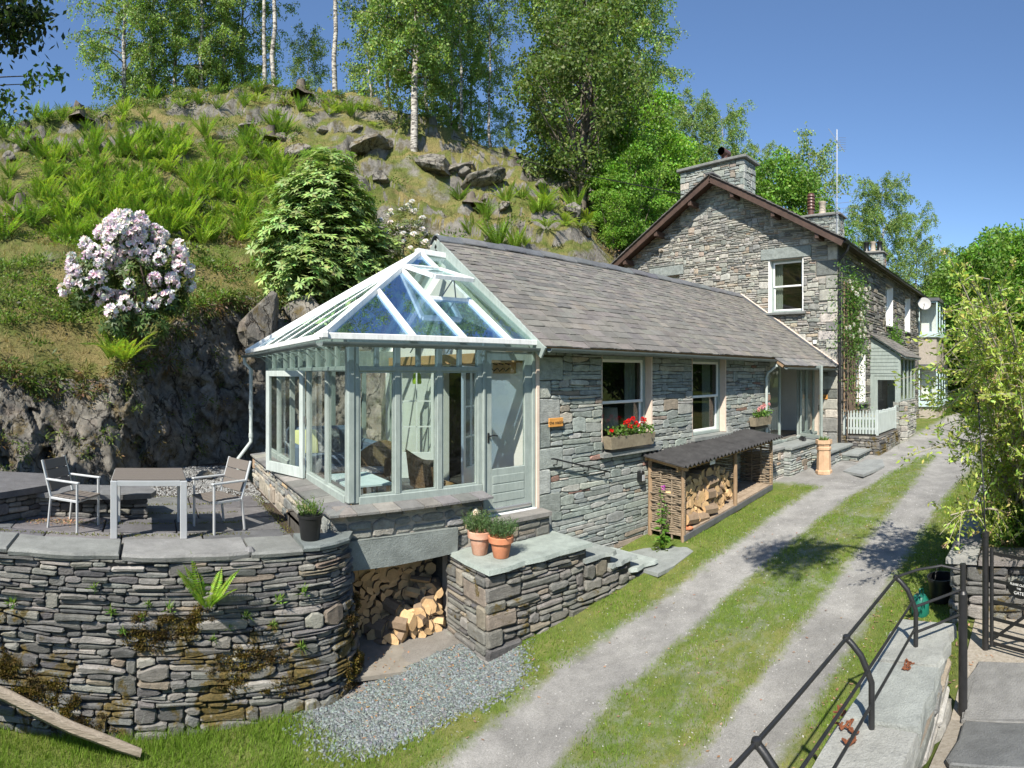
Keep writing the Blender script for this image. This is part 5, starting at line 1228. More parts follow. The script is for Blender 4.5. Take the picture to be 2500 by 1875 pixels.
# driftwood-grey timber leaning along the terrace wall
m = MB(); a, b = None, Vector((-.08, 5.06, -3.43))
a = Vector((-1.75, 5.13, -2.90)); pts = [a.lerp(b, t) + Vector((0, rng.uniform(-.012, .012), rng.uniform(-.012, .012))) for t in np.linspace(0, 1, 9)]
m.tube(pts, [.055, .06, .058, .056, .058, .055, .052, .050, .04], 7); tag(m.build('old_timber', MAT['drift_wood'], None, True, 30), 'long weathered timber pole leaning against the terrace wall', 'timber')

# ---------------------------------------------------------------- pots
def pot(name, loc, label, prof_, mat, rim=None, n=22):
    r = root(name, loc, label, 'pot'); m = MB(); m.lathe(prof_, n, loc); m.build('body', MAT[mat], r, True, 35)
    top = prof_[-1]; m = MB(); m.lathe([(.001, top[1] - .005), (top[0] + .004, top[1] - .003)], n, loc); m.build('soil', MAT['soil'], r)
    return r
PB = Vector((1.67, 5.70, CAPZ + .005))
pot('black_pot', PB, 'black plastic plant pot standing on the terrace wall', [(.095, 0), (.10, .01), (.125, .235), (.135, .238), (.135, .265), (.126, .265), (.118, .22)], 'black_plastic')
T1 = Vector((3.86, 5.36, PZ_)); T2 = Vector((3.72, 5.60, PZ_))
tp = [(.085, 0), (.09, .005), (.125, .18), (.148, .182), (.152, .245), (.146, .25), (.134, .25), (.128, .21)]
pot('terracotta_pot', T1, 'smooth orange terracotta pot of lavender at the front edge of the platform', tp, 'terracotta')
pot('weathered_pot', T2, 'limescale-streaked terracotta pot of lavender behind the smooth orange pot', [(r_ * .98, z * 1.12) for r_, z in tp], 'terracotta_old')
# bulkhead wall light
c = Vector((3.80, 5.84, -1.78)); wl = root('bulkhead_light', c, 'oval caged bulkhead light on the stone plinth by the door', 'wall light')
m = MB(); m.M = Matrix.Translation(c) @ Matrix.Rotation(radians(90), 4, 'X') @ Matrix.Diagonal((.62, 1.15, 1, 1)); m.lathe([(.10, -.02), (.105, .01), (.10, .03), (.092, .03)], 18); m.build('base', MAT['sage_dark'], wl, True)
m = MB(); m.M = Matrix.Translation(c) @ Matrix.Rotation(radians(90), 4, 'X') @ Matrix.Diagonal((.62, 1.15, 1, 1)); m.lathe([(.088, .03), (.085, .055), (.06, .08), (.001, .088)], 18); m.build('lens', MAT['wall_light'], wl, True)
m = MB()
for s in (-.04, .0, .04): m.tube([c + Vector((-.058, -.05, s)), c + Vector((0, -.10, s)), c + Vector((.058, -.05, s))], .005, 5)
m.tube([c + Vector((0, -.03, -.12)), c + Vector((0, -.10, -.06)), c + Vector((0, -.10, .06)), c + Vector((0, -.03, .12))], .005, 5); m.build('cage', MAT['sage_dark'], wl)

# ---------------------------------------------------------------- firewood
def log_mesh(rng, r, L, split=True):
    """a split log along +y, pale wood with bark on the round side"""
    m = MB(); n = 7; a0 = rng.uniform(0, 6.28); span = rng.uniform(1.6, 2.7) if split else 2 * pi
    prof_ = ([(0, 0)] if split else []) + [(r * cos(a0 + span * k / (n - 1 if split else n)) * rng.uniform(.93, 1.07), r * sin(a0 + span * k / (n - 1 if split else n)) * rng.uniform(.93, 1.07)) for k in range(n)]
    cx_, cz_ = sum(p[0] for p in prof_) / len(prof_), sum(p[1] for p in prof_) / len(prof_); prof_ = [(p[0] - cx_, p[1] - cz_) for p in prof_]
    q = len(prof_); sh = (rng.uniform(-.01, .01), rng.uniform(-.01, .01))
    V = [(p[0], 0, p[1]) for p in prof_] + [(p[0] + sh[0], L, p[1] + sh[1]) for p in prof_]
    e = rng.uniform(.8, 1.12); end = (.66 * e, .45 * e, .24 * e); side = (.60 * e, .42 * e, .23 * e); bk = (.27 * e, .20 * e, .14 * e)
    for i in range(q):
        isplit = split and (i == 0 or i == q - 1)
        m.add([V[i], V[(i + 1) % q], V[(i + 1) % q + q], V[i + q]], [(3, 2, 1, 0)], side if isplit else bk)
    m.add(V[:q], [tuple(range(q))], end); m.add(V[q:], [tuple(range(q - 1, -1, -1))], end)
    return m
def wood(variants, rng, loc, rot, label, group, sc=1.0):
    src = rng.choice(variants); o = bpy.data.objects.new('split_log', src); COL.objects.link(o)
    o.location = loc; o.rotation_euler = rot; o.scale = (sc,) * 3; tag(o, label, 'log', group)
rng = random.Random(101); LV = []
for k in range(26):
    o = log_mesh(rng, rng.uniform(.075, .115), rng.uniform(.24, .30), rng.random() < .88).build('split_log', MAT['log_wood']); LV.append(o.data); bpy.data.objects.remove(o)
G1 = 'logs stacked under the conservatory'
z = -3.20
for row in range(12):
    x = 2.02 + rng.uniform(0, .05)
    while x < 3.52 and z < -2.22:
        wood(LV, rng, (x, 6.42 + rng.uniform(-.05, .05) - .02 * (row % 3), z + rng.uniform(-.012, .012)), (rng.uniform(-.08, .08), rng.uniform(0, 6.28), rng.uniform(-.12, .12)), 'split log end in the dark stack under the conservatory', G1, rng.uniform(.78, 1.05)); x += rng.uniform(.095, .125)
    z += rng.uniform(.078, .092)
G2 = 'loose sunlit logs before the stack under the conservatory'
for k in range(80):
    x = 3.46 - abs(rng.gauss(0, .32)); y = 6.42 - rng.random() * .34; h = max(0, (.72 - .95 * (3.46 - x)) * (1 - 1.1 * (6.40 - y)))
    zz = -3.19 + rng.random() * max(.02, h)
    if x < 2.55: zz = -3.19
    wood(LV, rng, (x, y - .1, zz), (rng.uniform(-.5, .5), rng.uniform(0, 6.28), rng.uniform(-.9, .9)), 'loose split log in the sunlit heap at the log store mouth', G2, rng.uniform(.85, 1.1))
# open-fronted wattle shelter with corrugated roof
sh = root('log_shelter', (8.9, 5.6, -2.5), 'open log shelter with corrugated black roof and wattle ends', 'log shelter')
SX0, SX1, SY0, SY1 = 7.30, 10.40, 5.25, 5.93
fz = lambda x: lerp(-2.58, -2.30, (x - SX0) / (SX1 - SX0)); rzf = lambda x: lerp(-1.47, -1.33, (x - 7.1) / 3.55); rzb = lambda x: rzf(x) + .11
for (x, y, t) in ((SX0, SY0, .0), (8.94, SY0, 0), (SX1, SY0, 0), (SX0, SY1, 0), (10.1, SY1, 0)):
    m = MB(); m.tube([(x, y, float(gz(x, y)) - .15), (x + .01, y, -2.0), (x, y, (rzf(x) if y < 5.5 else rzb(x)) - .05)], [.04, .038, .036], 8); m.build('post', MAT['post_wood'], sh, True)
m = MB(); m.beam((SX0 - .1, SY0 + .045, rzf(SX0 - .1) - .065), (SX1 + .1, SY0 + .045, rzf(SX1 + .1) - .065), .035, .09, b=.004); m.build('front_beam', MAT['new_wood'], sh)
m = MB(); m.beam((SX0 - .12, SY1, rzb(SX0) - .06), (SX1 + .1, SY1, rzb(SX1) - .06), .035, .08, b=.004); m.build('back_beam', MAT['new_wood'], sh)
m = MB(); m.beam((SX0 - .02, SY0 - .1, rzf(SX0) - .06), (SX0 - .02, SY1 + .02, rzb(SX0) - .06), .04, .08, b=.004); m.build('side_beam', MAT['new_wood'], sh)
for k in range(5):
    y0 = SY0 + .0 + k * .136; m = MB(); m.slab([(SX0 - .02, y0, fz(SX0) - .03), (SX1, y0, fz(SX1) - .03), (SX1, y0 + .13, fz(SX1) - .03), (SX0 - .02, y0 + .13, fz(SX0) - .03)], (0, 0, .035)); m.build('floor_board', MAT['old_wood'], sh)
m = MB(); m.beam((SX0 - .02, SY0 - .03, fz(SX0) - .06), (SX1, SY0 - .03, fz(SX1) - .06), .03, .10, b=.003); m.build('floor_edge', MAT['lead'], sh)
m = MB(); nw = 30; V = []
for i in range(nw * 4 + 1):
    x = lerp(7.12, 10.66, i / (nw * 4)); w = .028 * sin(2 * pi * i / 4); V += [(x, 5.09, rzf(x) + w), (x, 5.97, rzb(x) + w), (x, 5.09, rzf(x) + w - .012), (x, 5.97, rzb(x) + w - .012)]
fs = []
for i in range(nw * 4):
    a, b = 4 * i, 4 * i + 4; fs += [(a, b, b + 1, a + 1), (a + 2, a + 3, b + 3, b + 2), (a, a + 2, b + 2, b), (a + 1, b + 1, b + 3, a + 3)]
m.add(V, fs); m.build('corrugated_roof', MAT['rubber_roof'], sh, True, 60)
for k, (xw, side) in enumerate(((SX0, -1), (SX1 - .02, 1))):
    z = fz(xw) + .02
    while z < rzf(xw) - .12:
        m = MB(); ph = rng.uniform(0, .6); pts = [(xw + .022 * sin(pi * (t * 4 + (ph > .3))) , lerp(SY0 - .04, SY1 + .03, t), z + rng.uniform(-.006, .006)) for t in np.linspace(0, 1, 9)]
        m.tube(pts, rng.uniform(.010, .017), 5); m.build('wattle_rod', MAT['wattle'], sh); z += rng.uniform(.030, .038)
    for t in (.33, .66): m = MB(); yy = lerp(SY0, SY1, t); m.tube([(xw, yy, fz(xw) - .2), (xw, yy, rzf(xw) - .1)], .018, 6); m.build('stake', MAT['wattle'], sh)
z = fz(8.94) + .5
for k in range(12):
    m = MB(); m.tube([(8.94, SY0 + .02, z), (8.96, 5.6, z + rng.uniform(-.02, .02)), (8.94, SY1, z)], .010, 5); m.build('wattle_rod', MAT['wattle'], sh); z += .035
m = MB(); cc = PY(1739, 1125, 5.2); m.box(cc.x - .08, cc.x + .08, 5.19, 5.20, cc.z - .06, cc.z + .06, .003); m.build('notice', MAT['white_frame'], sh)
G3 = 'logs stacked in the wattle shelter'
row = 0; h = 0.0
while h < .74:
    x = SX0 + .09; xe = 8.90 - (0 if h < .55 else (h - .5) * 1.5)
    while x < xe:
        w_ = rng.uniform(.085, .125)
        if rng.random() < .10 and x + .3 < xe: wood(LV, rng, (x + .02, SY0 + .12 + rng.uniform(0, .05), fz(x) + .065 + h), (rng.uniform(-.1, .1), rng.uniform(0, 6.28), radians(-90) + rng.uniform(-.2, .2)), 'split log stacked in the front bay of the wattle shelter', G3, 1.0); x += .30
        else: wood(LV, rng, (x, SY0 + .10 + rng.uniform(-.03, .08), fz(x) + .06 + h + rng.uniform(-.01, .01)), (rng.uniform(-.08, .08), rng.uniform(0, 6.28), rng.uniform(-.25, .25)), 'split log stacked in the front bay of the wattle shelter', G3, rng.uniform(.75, 1.05)); x += w_
    h += rng.uniform(.075, .09)
for k in range(16):
    x = rng.uniform(9.03, 9.32); wood(LV, rng, (x, SY0 + .2 + rng.random() * .1, fz(x) + .06 + .09 * (k // 4)), (rng.uniform(-.1, .1), rng.uniform(0, 6.28), rng.uniform(-.3, .3)), 'short log of the small end pile beyond the shelter middle post', 'logs beyond the shelter middle post', .8)
for k in range(9):
    x = rng.uniform(7.45, 8.7); wood(LV, rng, (x, 5.72, fz(x) + .75 + rng.uniform(-.05, .12)), (rng.uniform(-.3, .3), rng.uniform(0, 6.28), radians(-90) + rng.uniform(-.6, .6)), 'shaded log lying along the back of the shelter stack', 'logs at the back of the shelter', 1.25)
c = Vector((7.5, 5.30, fz(7.5) + .01)); m = MB(); m.lathe([(.06, 0), (.085, .012), (.09, .03), (.082, .03), (.07, .015), (.001, .012)], 18, c); tag(m.build('saucer', MAT['terracotta'], None, True), 'small orange terracotta saucer on the shelter floor', 'saucer')

# ---------------------------------------------------------------- things on the stable wall
hr = root('wall_handrail', (5.9, 5.95, -1.6), 'dark slim iron handrail sloping down the stone wall', 'handrail')
a, b = PY(1352, 1120, 5.9), PY(1484, 1151, 5.9); m = MB(); m.tube([a + Vector((-.04, .0, -.0)), a, b, b + Vector((.05, 0, -.02))], .012, 8); m.build('rail', MAT['black_metal'], hr, True)
for t in (.06, .62, .94): p = a.lerp(b, t); m = MB(); m.tube([p, p + Vector((0, .01, -.07)), p + Vector((0, .12, -.10))], .009, 6); m.build('bracket', MAT['black_metal'], hr)
def key_safe(c, label):
    k = root('key_safe', c, label, 'key safe'); m = MB(); m.box(c.x - .05, c.x + .05, c.y - .05, c.y + .06, c.z - .09, c.z + .09, .018); m.build('case', MAT['black_plastic'], k)
    m = MB(); m.box(c.x - .032, c.x + .032, c.y - .058, c.y - .048, c.z - .07, c.z + .03, .004); m.build('keypad', MAT['key_grey'], k)
    m = MB(); m.tube([c + Vector((-.03, -.03, .07)), c + Vector((-.025, -.03, .12)), c + Vector((.025, -.03, .12)), c + Vector((.03, -.03, .07))], .008, 6); m.build('shackle', MAT['grey_metal'], k)
key_safe(PY(1565, 1163, 5.93), 'black key safe on the stone wall near the log shelter')
def text(body, size, loc, rot, mat, par, ext=.001, space=1.0):
    cu = bpy.data.curves.new('lettering', 'FONT'); cu.body = body; cu.size = size; cu.align_x = 'CENTER'; cu.align_y = 'CENTER'; cu.extrude = ext; cu.space_character = space
    o = bpy.data.objects.new('lettering', cu); COL.objects.link(o)
    me = bpy.data.meshes.new_from_object(o.evaluated_get(bpy.context.evaluated_depsgraph_get())); bpy.data.objects.remove(o); me.materials.clear(); me.materials.append(MAT[mat]); o = bpy.data.objects.new('lettering', me); COL.objects.link(o); o.parent = par
    o.location = Vector(loc) - ORG[par]; o.rotation_euler = rot; return o
c = PY(1357, 1031, 5.945); sg = root('name_sign', c, 'wooden name sign lettered the stable on the stone wall', 'sign')
m = MB(); m.box(c.x - .13, c.x + .13, c.y - .014, c.y + .012, c.z - .062, c.z + .062, .005); m.build('board', MAT['sign_wood'], sg); text('the stable', .066, c + Vector((0, -.0165, -.002)), (pi / 2, 0, 0), 'ink', sg, space=1.05)
c = PX(2009, 969, HX - .05); sg = root('name_sign', c, 'small wooden name sign lettered cottage beside the far entrance', 'sign')
m = MB(); m.box(c.x - .012, c.x + .02, c.y - .14, c.y + .14, c.z - .065, c.z + .065, .005); m.build('board', MAT['sign_wood'], sg); text('cottage', .075, c + Vector((-.0145, 0, -.002)), (pi / 2, 0, -pi / 2), 'ink', sg)
c = PX(1996, 995, HX - .06); k = root('key_safe', c, 'black key safe below the sign at the far entrance', 'key safe')
m = MB(); m.box(c.x - .05, c.x + .05, c.y - .05, c.y + .05, c.z - .09, c.z + .09, .018); m.build('case', MAT['black_plastic'], k); m = MB(); m.box(c.x - .058, c.x - .048, c.y - .032, c.y + .032, c.z - .07, c.z + .03, .004); m.build('keypad', MAT['key_grey'], k)
def trough(p, q, z, h, w, label):
    p, q = Vector(p), Vector(q); t = root('window_trough', (p + q) / 2 + Vector((0, 0, z - (p.z + q.z) / 2)), label, 'planter'); L = (q - p).length; m = MB(); m.M = Matrix.Translation(Vector((p.x, p.y, z))) @ Matrix.Rotation(atan2(q.y - p.y, q.x - p.x), 4, 'Z')
    V = [(.03, -w / 2 + .02, 0), (L - .03, -w / 2 + .02, 0), (L - .03, w / 2 - .02, 0), (.03, w / 2 - .02, 0), (0, -w / 2, h), (L, -w / 2, h), (L, w / 2, h), (0, w / 2, h), (.025, -w / 2 + .025, h), (L - .025, -w / 2 + .025, h), (L - .025, w / 2 - .025, h), (.025, w / 2 - .025, h), (.03, -w / 2 + .03, h - .03), (L - .03, -w / 2 + .03, h - .03), (L - .03, w / 2 - .03, h - .03), (.03, w / 2 - .03, h - .03)]
    m.add(V, [(3, 2, 1, 0)] + [(i + o_, (i + 1) % 4 + o_, (i + 1) % 4 + 4 + o_, i + 4 + o_) for o_ in (0, 4, 8) for i in range(4)]); m.build('box', MAT['trough'], t)
    m = MB(); m.M = Matrix.Translation(Vector((p.x, p.y, z))) @ Matrix.Rotation(atan2(q.y - p.y, q.x - p.x), 4, 'Z'); m.add(V[12:], [(0, 1, 2, 3)]); m.build('soil', MAT['soil'], t); return t
trough((6.24, 5.92, 0), (7.32, 5.92, 0), -1.175, .19, .19, 'mossy stone trough of red geraniums on the window sill')
trough((10.72, 5.86, 0), (11.50, 5.86, 0), -1.17, .19, .18, 'small weathered trough of pink geraniums high on the wall')
m = MB(); m.beam((10.8, 5.9, -1.22), (11.42, 5.9, -1.22), .12, .05); tag(m.build('trough_bracket', MAT['black_metal']), 'dark bracket holding up the trough of pink geraniums', 'bracket')
c = Vector((6.84, 6.42, -1.36)); tl = root('table_lamp', c, 'table lamp with white drum shade standing inside the window', 'lamp')
m = MB(); m.lathe([(.15, .42), (.13, .78), (.127, .78), (.147, .42)], 20, c); m.build('shade', MAT['shade_white'], tl, True); m = MB(); m.lathe([(.07, 0), (.075, .02), (.02, .05), (.05, .2), (.045, .32), (.015, .4), (.012, .5)], 14, c); m.build('base', MAT['brown_clay'], tl, True)
m = MB(); m.box(5.9, 7.4, 6.3, 6.75, -1.40, -1.36, .005); tag(m.build('lamp_shelf', MAT['old_wood']), 'wooden shelf inside the window under the white lamp', 'shelf')

# ---------------------------------------------------------------- far entrance steps, planter, fence
es = root('entrance_steps', (13, 5.4, -2.3), 'stone steps with slate treads below the glazed entrance', 'steps'); rng = random.Random(111)
for (x0, x1, y0, y1, z) in ((11.75, 14.2, 5.42, 5.97, -1.72), (12.95, 14.8, 4.98, 5.42, -1.96), (14.0, 15.2, 4.55, 4.98, -2.13)):
    m = MB(); m.slab([(x0 - .04, y0 - .05, z - .05), (x1 + .03, y0 - .04, z - .05), (x1, y1, z - .05), (x0, y1, z - .05)], (0, 0, .05), (.25, .27, .26)); m.build('tread', MAT['slate_flag'], es)
    m = MB(); m.box(x0 + .03, x1 - .03, y0 + .03, y1, -2.6, z - .052); w = m.build('core', MAT['joint_dark'], es)
    lay(masonry(rng, x0, x1, -2.5, z - .055, (.04, .08), (.15, .45)), flat_map((0, y0 + .02, 0), (1, 0, 0), (0, 0, 1), (0, -1, 0)), MAT['stone'], w, rng, PAL_STABLE, (.005, .03), 60)
    lay(masonry(rng, 0, y1 - y0, -2.5, z - .055, (.04, .08), (.15, .45)), flat_map((x0 + .02, y1, 0), (0, -1, 0), (0, 0, 1), (-1, 0, 0)), MAT['stone'], w, rng, PAL_STABLE, (.005, .03), 30)
m = MB(); m.box(10.6, 11.75, 5.62, 5.97, -2.6, -1.72); w = m.build('side_wall', MAT['joint_dark'], es)
lay(masonry(rng, 10.6, 11.75, -2.5, -1.75, (.04, .08), (.12, .4)), flat_map((0, 5.6, 0), (1, 0, 0), (0, 0, 1), (0, -1, 0)), MAT['stone'], w, rng, PAL_GABLE, (.005, .03), 60)
m = MB(); m.slab([(10.55, 5.55, -1.75), (11.72, 5.55, -1.75), (11.72, 5.98, -1.75), (10.55, 5.98, -1.75)], (0, 0, .05), (.27, .28, .27)); m.build('tread', MAT['slate_flag'], es)
m = MB(); zb = float(gz(13.3, 4.2)) - .01; m.slab([(12.3, 3.85, zb), (13.6, 3.7, zb), (14.5, 4.0, zb + .02), (14.3, 4.4, zb + .02), (12.6, 4.45, zb)], (0, 0, .06), (.25, .265, .26)); tag(m.build('ground_slab', MAT['slate_flag']), 'irregular slate slab in the gravel before the far entrance', 'paving slab')
c = Vector((12.40, 4.86, float(gz(12.4, 4.86)) - .01)); cp_ = root('chimney_pot_planter', c, 'tall octagonal buff clay chimney pot used as a planter', 'planter')
m = MB(); m.lathe([(.20, 0), (.20, .07), (.175, .10), (.16, .55), (.18, .57), (.18, .62), (.165, .64), (.175, .70), (.20, .71), (.20, .80), (.17, .80), (.15, .74)], 8, c, a0=pi / 8); m.build('body', MAT['buff_clay'], cp_, False); m = MB(); m.lathe([(.001, .75), (.16, .75)], 8, c, a0=pi / 8); m.build('soil', MAT['soil'], cp_)
for k, (dx, dy, rz) in enumerate(((0, 0, .3), (.14, .1, .6))):
    p = Vector((12.95 + dx, 5.62 + dy, -1.71)); sh_ = MB(); sh_.M = Matrix.Translation(p) @ Matrix.Rotation(rz, 4, 'Z')
    sh_.add([(0, -.045, 0), (.27, -.045, 0), (.29, 0, 0), (.27, .045, 0), (0, .045, 0), (-.01, 0, 0), (.02, -.03, .10), (.12, -.035, .08), (.25, -.03, .04), (.27, 0, .035), (.25, .03, .04), (.12, .035, .08), (.02, .03, .10), (0, 0, .10)], [(5, 4, 3, 2, 1, 0), (0, 1, 8, 7, 6), (1, 2, 9, 8), (2, 3, 10, 9), (3, 4, 12, 11, 10), (4, 5, 13, 12), (5, 0, 6, 13), (6, 7, 11, 12, 13), (7, 8, 9, 10, 11)])
    tag(sh_.build('walking_shoe', MAT['black_plastic']), 'one of a pair of dark shoes on the entrance tread', 'shoe', 'shoes by the entrance')
fn = root('picket_fence', (16.3, 4.6, -1.75), 'pale sage picket fence on a low stone garden wall', 'fence'); rng = random.Random(121)
def picket(x, y, ang_):
    m = MB(); m.M = place((x, y, -1.74), ang_); h = rng.uniform(.56, .59); m.slab([(-.03, 0, 0), (.03, 0, 0), (.03, 0, h), (.012, 0, h + .035), (.02, 0, h + .05), (0, 0, h + .09), (-.02, 0, h + .05), (-.012, 0, h + .035), (-.03, 0, h)], (0, .018, 0)); m.build('picket', MAT['sage_pipe'], fn)
for k in range(11): picket(15.28, 5.34 - k * .092, radians(-90))
for k in range(22): picket(15.34 + k * .095, 4.37, 0)
for z in (-1.62, -1.33): m = MB(); m.box(15.30, 15.33, 4.40, 5.38, z, z + .06); m.build('rail', MAT['sage_pipe'], fn); m = MB(); m.box(15.34, 17.45, 4.39, 4.42, z, z + .06); m.build('rail', MAT['sage_pipe'], fn)
for (x, y) in ((15.31, 4.38), (17.46, 4.4), (15.31, 5.36)): m = MB(); m.box(x - .035, x + .035, y - .035, y + .035, -1.78, -1.05, .006); m.build('post', MAT['sage_pipe'], fn)
gw = root('garden_bed_wall', (16.3, 4.8, -2.2), 'low mossy stone wall under the picket fence', 'wall'); m = MB(); m.box(15.2, 17.6, 4.3, 5.40, -2.7, -1.79); w = m.build('core', MAT['joint_dark'], gw)
lay(masonry(rng, 0, 1.14, -2.5, -1.80, (.05, .1), (.15, .45)), flat_map((15.18, 5.42, 0), (0, -1, 0), (0, 0, 1), (-1, 0, 0)), MAT['stone_mossy'], w, rng, PAL_PIER, (.005, .04), 60)
lay(masonry(rng, 15.18, 17.6, -2.5, -1.80, (.05, .1), (.15, .45)), flat_map((0, 4.28, 0), (1, 0, 0), (0, 0, 1), (0, -1, 0)), MAT['stone_mossy'], w, rng, PAL_PIER, (.005, .04), 80)
tr = root('trellis', (15.9, 5.3, 0), 'brown wooden trellis on the house front carrying a climbing rose', 'trellis')
for k in range(5): x = 15.05 + k * .32; m = MB(); m.box(x, x + .03, 5.27, 5.295, -1.2, 2.6); m.build('upright', MAT['post_wood'], tr)
for k in range(13): z = -1.1 + k * .3; m = MB(); m.box(15.0, 16.4, 5.25, 5.27, z, z + .035); m.build('crossbar', MAT['post_wood'], tr)

# ---------------------------------------------------------------- near right: coped wall, railing, gate, garden wall
rw = root('coped_lane_wall', (3, .87, -2.6), 'thick stone lane wall with big flat coping slabs under the railing', 'wall'); rng = random.Random(131)
WZ = -2.0; m = MB(); m.box(.9, 4.42, .72, 1.02, -3.7, WZ - .12); w = m.build('core', MAT['joint_dark'], rw)
lay(masonry(rng, .9, 4.44, -3.4, WZ - .11, (.07, .15), (.25, .7), gap=.01, wav=.04, tall=.4, cmax=.06), flat_map((0, .70, 0), (1, 0, 0), (0, 0, 1), (0, -1, 0)), MAT['stone_mossy_light'], w, rng, PAL_GABLE, (.01, .06), 120, bev=.02, tilt=.5)
lay(masonry(rng, .9, 4.44, -3.4, WZ - .11, (.07, .15), (.25, .7), gap=.01, wav=.04, tall=.4, cmax=.06), flat_map((0, 1.04, 0), (1, 0, 0), (0, 0, 1), (0, 1, 0)), MAT['stone_mossy_light'], w, rng, PAL_GABLE, (.01, .06), 120, bev=.02, tilt=.5)
lay(masonry(rng, 0, .34, -3.2, WZ - .11, (.09, .16), (.2, .4)), flat_map((4.43, .70, 0), (0, 1, 0), (0, 0, 1), (1, 0, 0)), MAT['stone_mossy_light'], w, rng, PAL_GABLE, (.01, .05), 30)
for k, (a, b) in enumerate(((.8, 2.18), (2.2, 3.08), (3.10, 3.76), (3.79, 4.46))):
    f = [(lerp(a, b, i / 5) + rng.uniform(-.012, .012), .635 + rng.uniform(-.02, .03)) for i in range(6)] + [(lerp(b, a, i / 5) + rng.uniform(-.012, .012), 1.10 + rng.uniform(-.03, .025)) for i in range(6)]
    n = 12; dz = rng.uniform(-.015, .01); cx_, cy_ = (a + b) / 2, .87; th = rng.uniform(.10, .13)
    lo_ = [Vector((x, y, WZ - th + dz)) for x, y in f]; mi = [Vector((x + rng.uniform(-.01, .01), y + rng.uniform(-.012, .012), WZ - .035 + dz)) for x, y in f]; to = [Vector((lerp(x, cx_, .03), lerp(y, cy_, .06), WZ + dz + rng.uniform(-.006, .006))) for x, y in f]
    m = MB(); m.add(lo_ + mi + to, [(r * n + i, r * n + (i + 1) % n, (r + 1) * n + (i + 1) % n, (r + 1) * n + i) for r in (0, 1) for i in range(n)] + [tuple(range(2 * n, 3 * n))], pick(rng, [(1, (.33, .34, .315)), (1, (.38, .375, .345)), (1, (.30, .31, .29))])); m.build('coping_slab', MAT['slate_flag'], rw)
rl = root('lane_railing', (3, .95, WZ), 'black iron railing with curved posts on the coping slabs', 'railing')
def curved_post(x, y): return [(x, y, WZ - .02), (x, y, WZ + .26), (x - .005, y + .03, WZ + .34), (x - .01, y + .06, WZ + .41), (x - .012, y + .11, WZ + .465), (x - .012, y + .14, WZ + .49)]
RP = [(4.03, .86), (3.03, .90), (2.03, .94), (1.03, .98)]
for (x, y) in RP:
    m = MB(); m.tube(curved_post(x, y), .018, 10); m.lathe([(.001, -.022), (.02, -.016), (.024, 0), (.02, .016), (.001, .022)], 12, (x - .012, y + .145, WZ + .495)); m.build('post', MAT['black_metal'], rl, True, 50)
for dy, dz, r_ in ((.145, .495, .0115), (.02, .33, .0095), (.0, .14, .0095)):
    for p, q in zip(RP, RP[1:]): m = MB(); m.tube([(p[0], p[1] + dy, WZ + dz), (q[0], q[1] + dy, WZ + dz)], r_, 8); m.build('rail', MAT['black_metal'], rl, True)
G0 = Vector((4.36, .555, -2.72)); m = MB(); A = RP[0]
m.tube([(A[0], A[1] + .145, WZ + .495), (4.20, .88, WZ + .50), (4.32, .72, WZ + .50), (4.36, .56, WZ + .46)], .0105, 8); m.build('rail', MAT['black_metal'], rl, True)
for dz in (.29, .10): m = MB(); m.tube([(A[0], A[1], WZ + dz), (4.36, .56, WZ + dz + .02)], .0105, 8); m.build('rail', MAT['black_metal'], rl, True)
gp = root('gate_post', G0, 'thick round black iron gate post at the end of the railing', 'gate post'); m = MB(); m.lathe([(.036, -.2), (.036, 1.0)], 16, G0); m.build('shaft', MAT['black_metal'], gp, True); m = MB(); m.tube([G0 + Vector((0, 0, .98)), G0 + Vector((0, 0, 1.23))], .024, 12); m.lathe([(.038, 1.0), (.024, 1.02)], 16, G0); m.build('spigot', MAT['black_metal'], gp, True)
G2_ = Vector((5.42, .47, -2.70)); g2 = root('gate_post', G2_, 'round black iron hinge post carrying the barred gate', 'gate post'); m = MB(); m.lathe([(.032, -.2), (.032, 1.12), (.036, 1.12), (.036, 1.16), (.001, 1.17)], 16, G2_); m.build('shaft', MAT['black_metal'], g2, True)
m = MB(); m.tube([G2_ + Vector((0, 0, 1.1)), G2_ + Vector((.02, .02, 1.55)), G2_ + Vector((.3, .1, 2.4))], .008, 6); m.tube([G2_ + Vector((.05, 0, 1.15)), G2_ + Vector((-.02, .05, 1.5))], .006, 6); m.build('wire', MAT['black_metal'], g2)
ga = root('barred_gate', G2_, 'black iron barred gate standing open with oval notice', 'gate'); gd = Vector((-.45, -.89, 0)).normalized()
m = MB(); m.tube([G2_ + gd * .07 + Vector((0, 0, .08)), G2_ + gd * .07 + Vector((0, 0, 1.02))], .02, 8); m.build('stile', MAT['black_metal'], ga, True); m = MB(); m.tube([G2_ + gd * 1.05 + Vector((0, 0, .08)), G2_ + gd * 1.05 + Vector((0, 0, 1.02))], .02, 8); m.build('stile', MAT['black_metal'], ga, True)
for z in (.11, .21, .345, .51, .71, .97): m = MB(); m.beam(G2_ + gd * .07 + Vector((0, 0, z)), G2_ + gd * 1.05 + Vector((0, 0, z)), .012, .03); m.build('bar', MAT['black_metal'], ga)
m = MB(); m.beam(G2_ + gd * .07 + Vector((0, .012, .13)), G2_ + gd * 1.05 + Vector((0, .012, .95)), .012, .03); m.build('brace', MAT['black_metal'], ga)
c = G2_ + gd * .38 + Vector((-.03, .01, .69)); ga_rot = atan2(gd.y, gd.x) + pi; nrm_ = Vector((-abs(gd.y), abs(gd.x), 0)).normalized()
nrm_ = Vector((gd.y, -gd.x, 0)); nrm_ = nrm_ if nrm_.dot(-c) > 0 else -nrm_
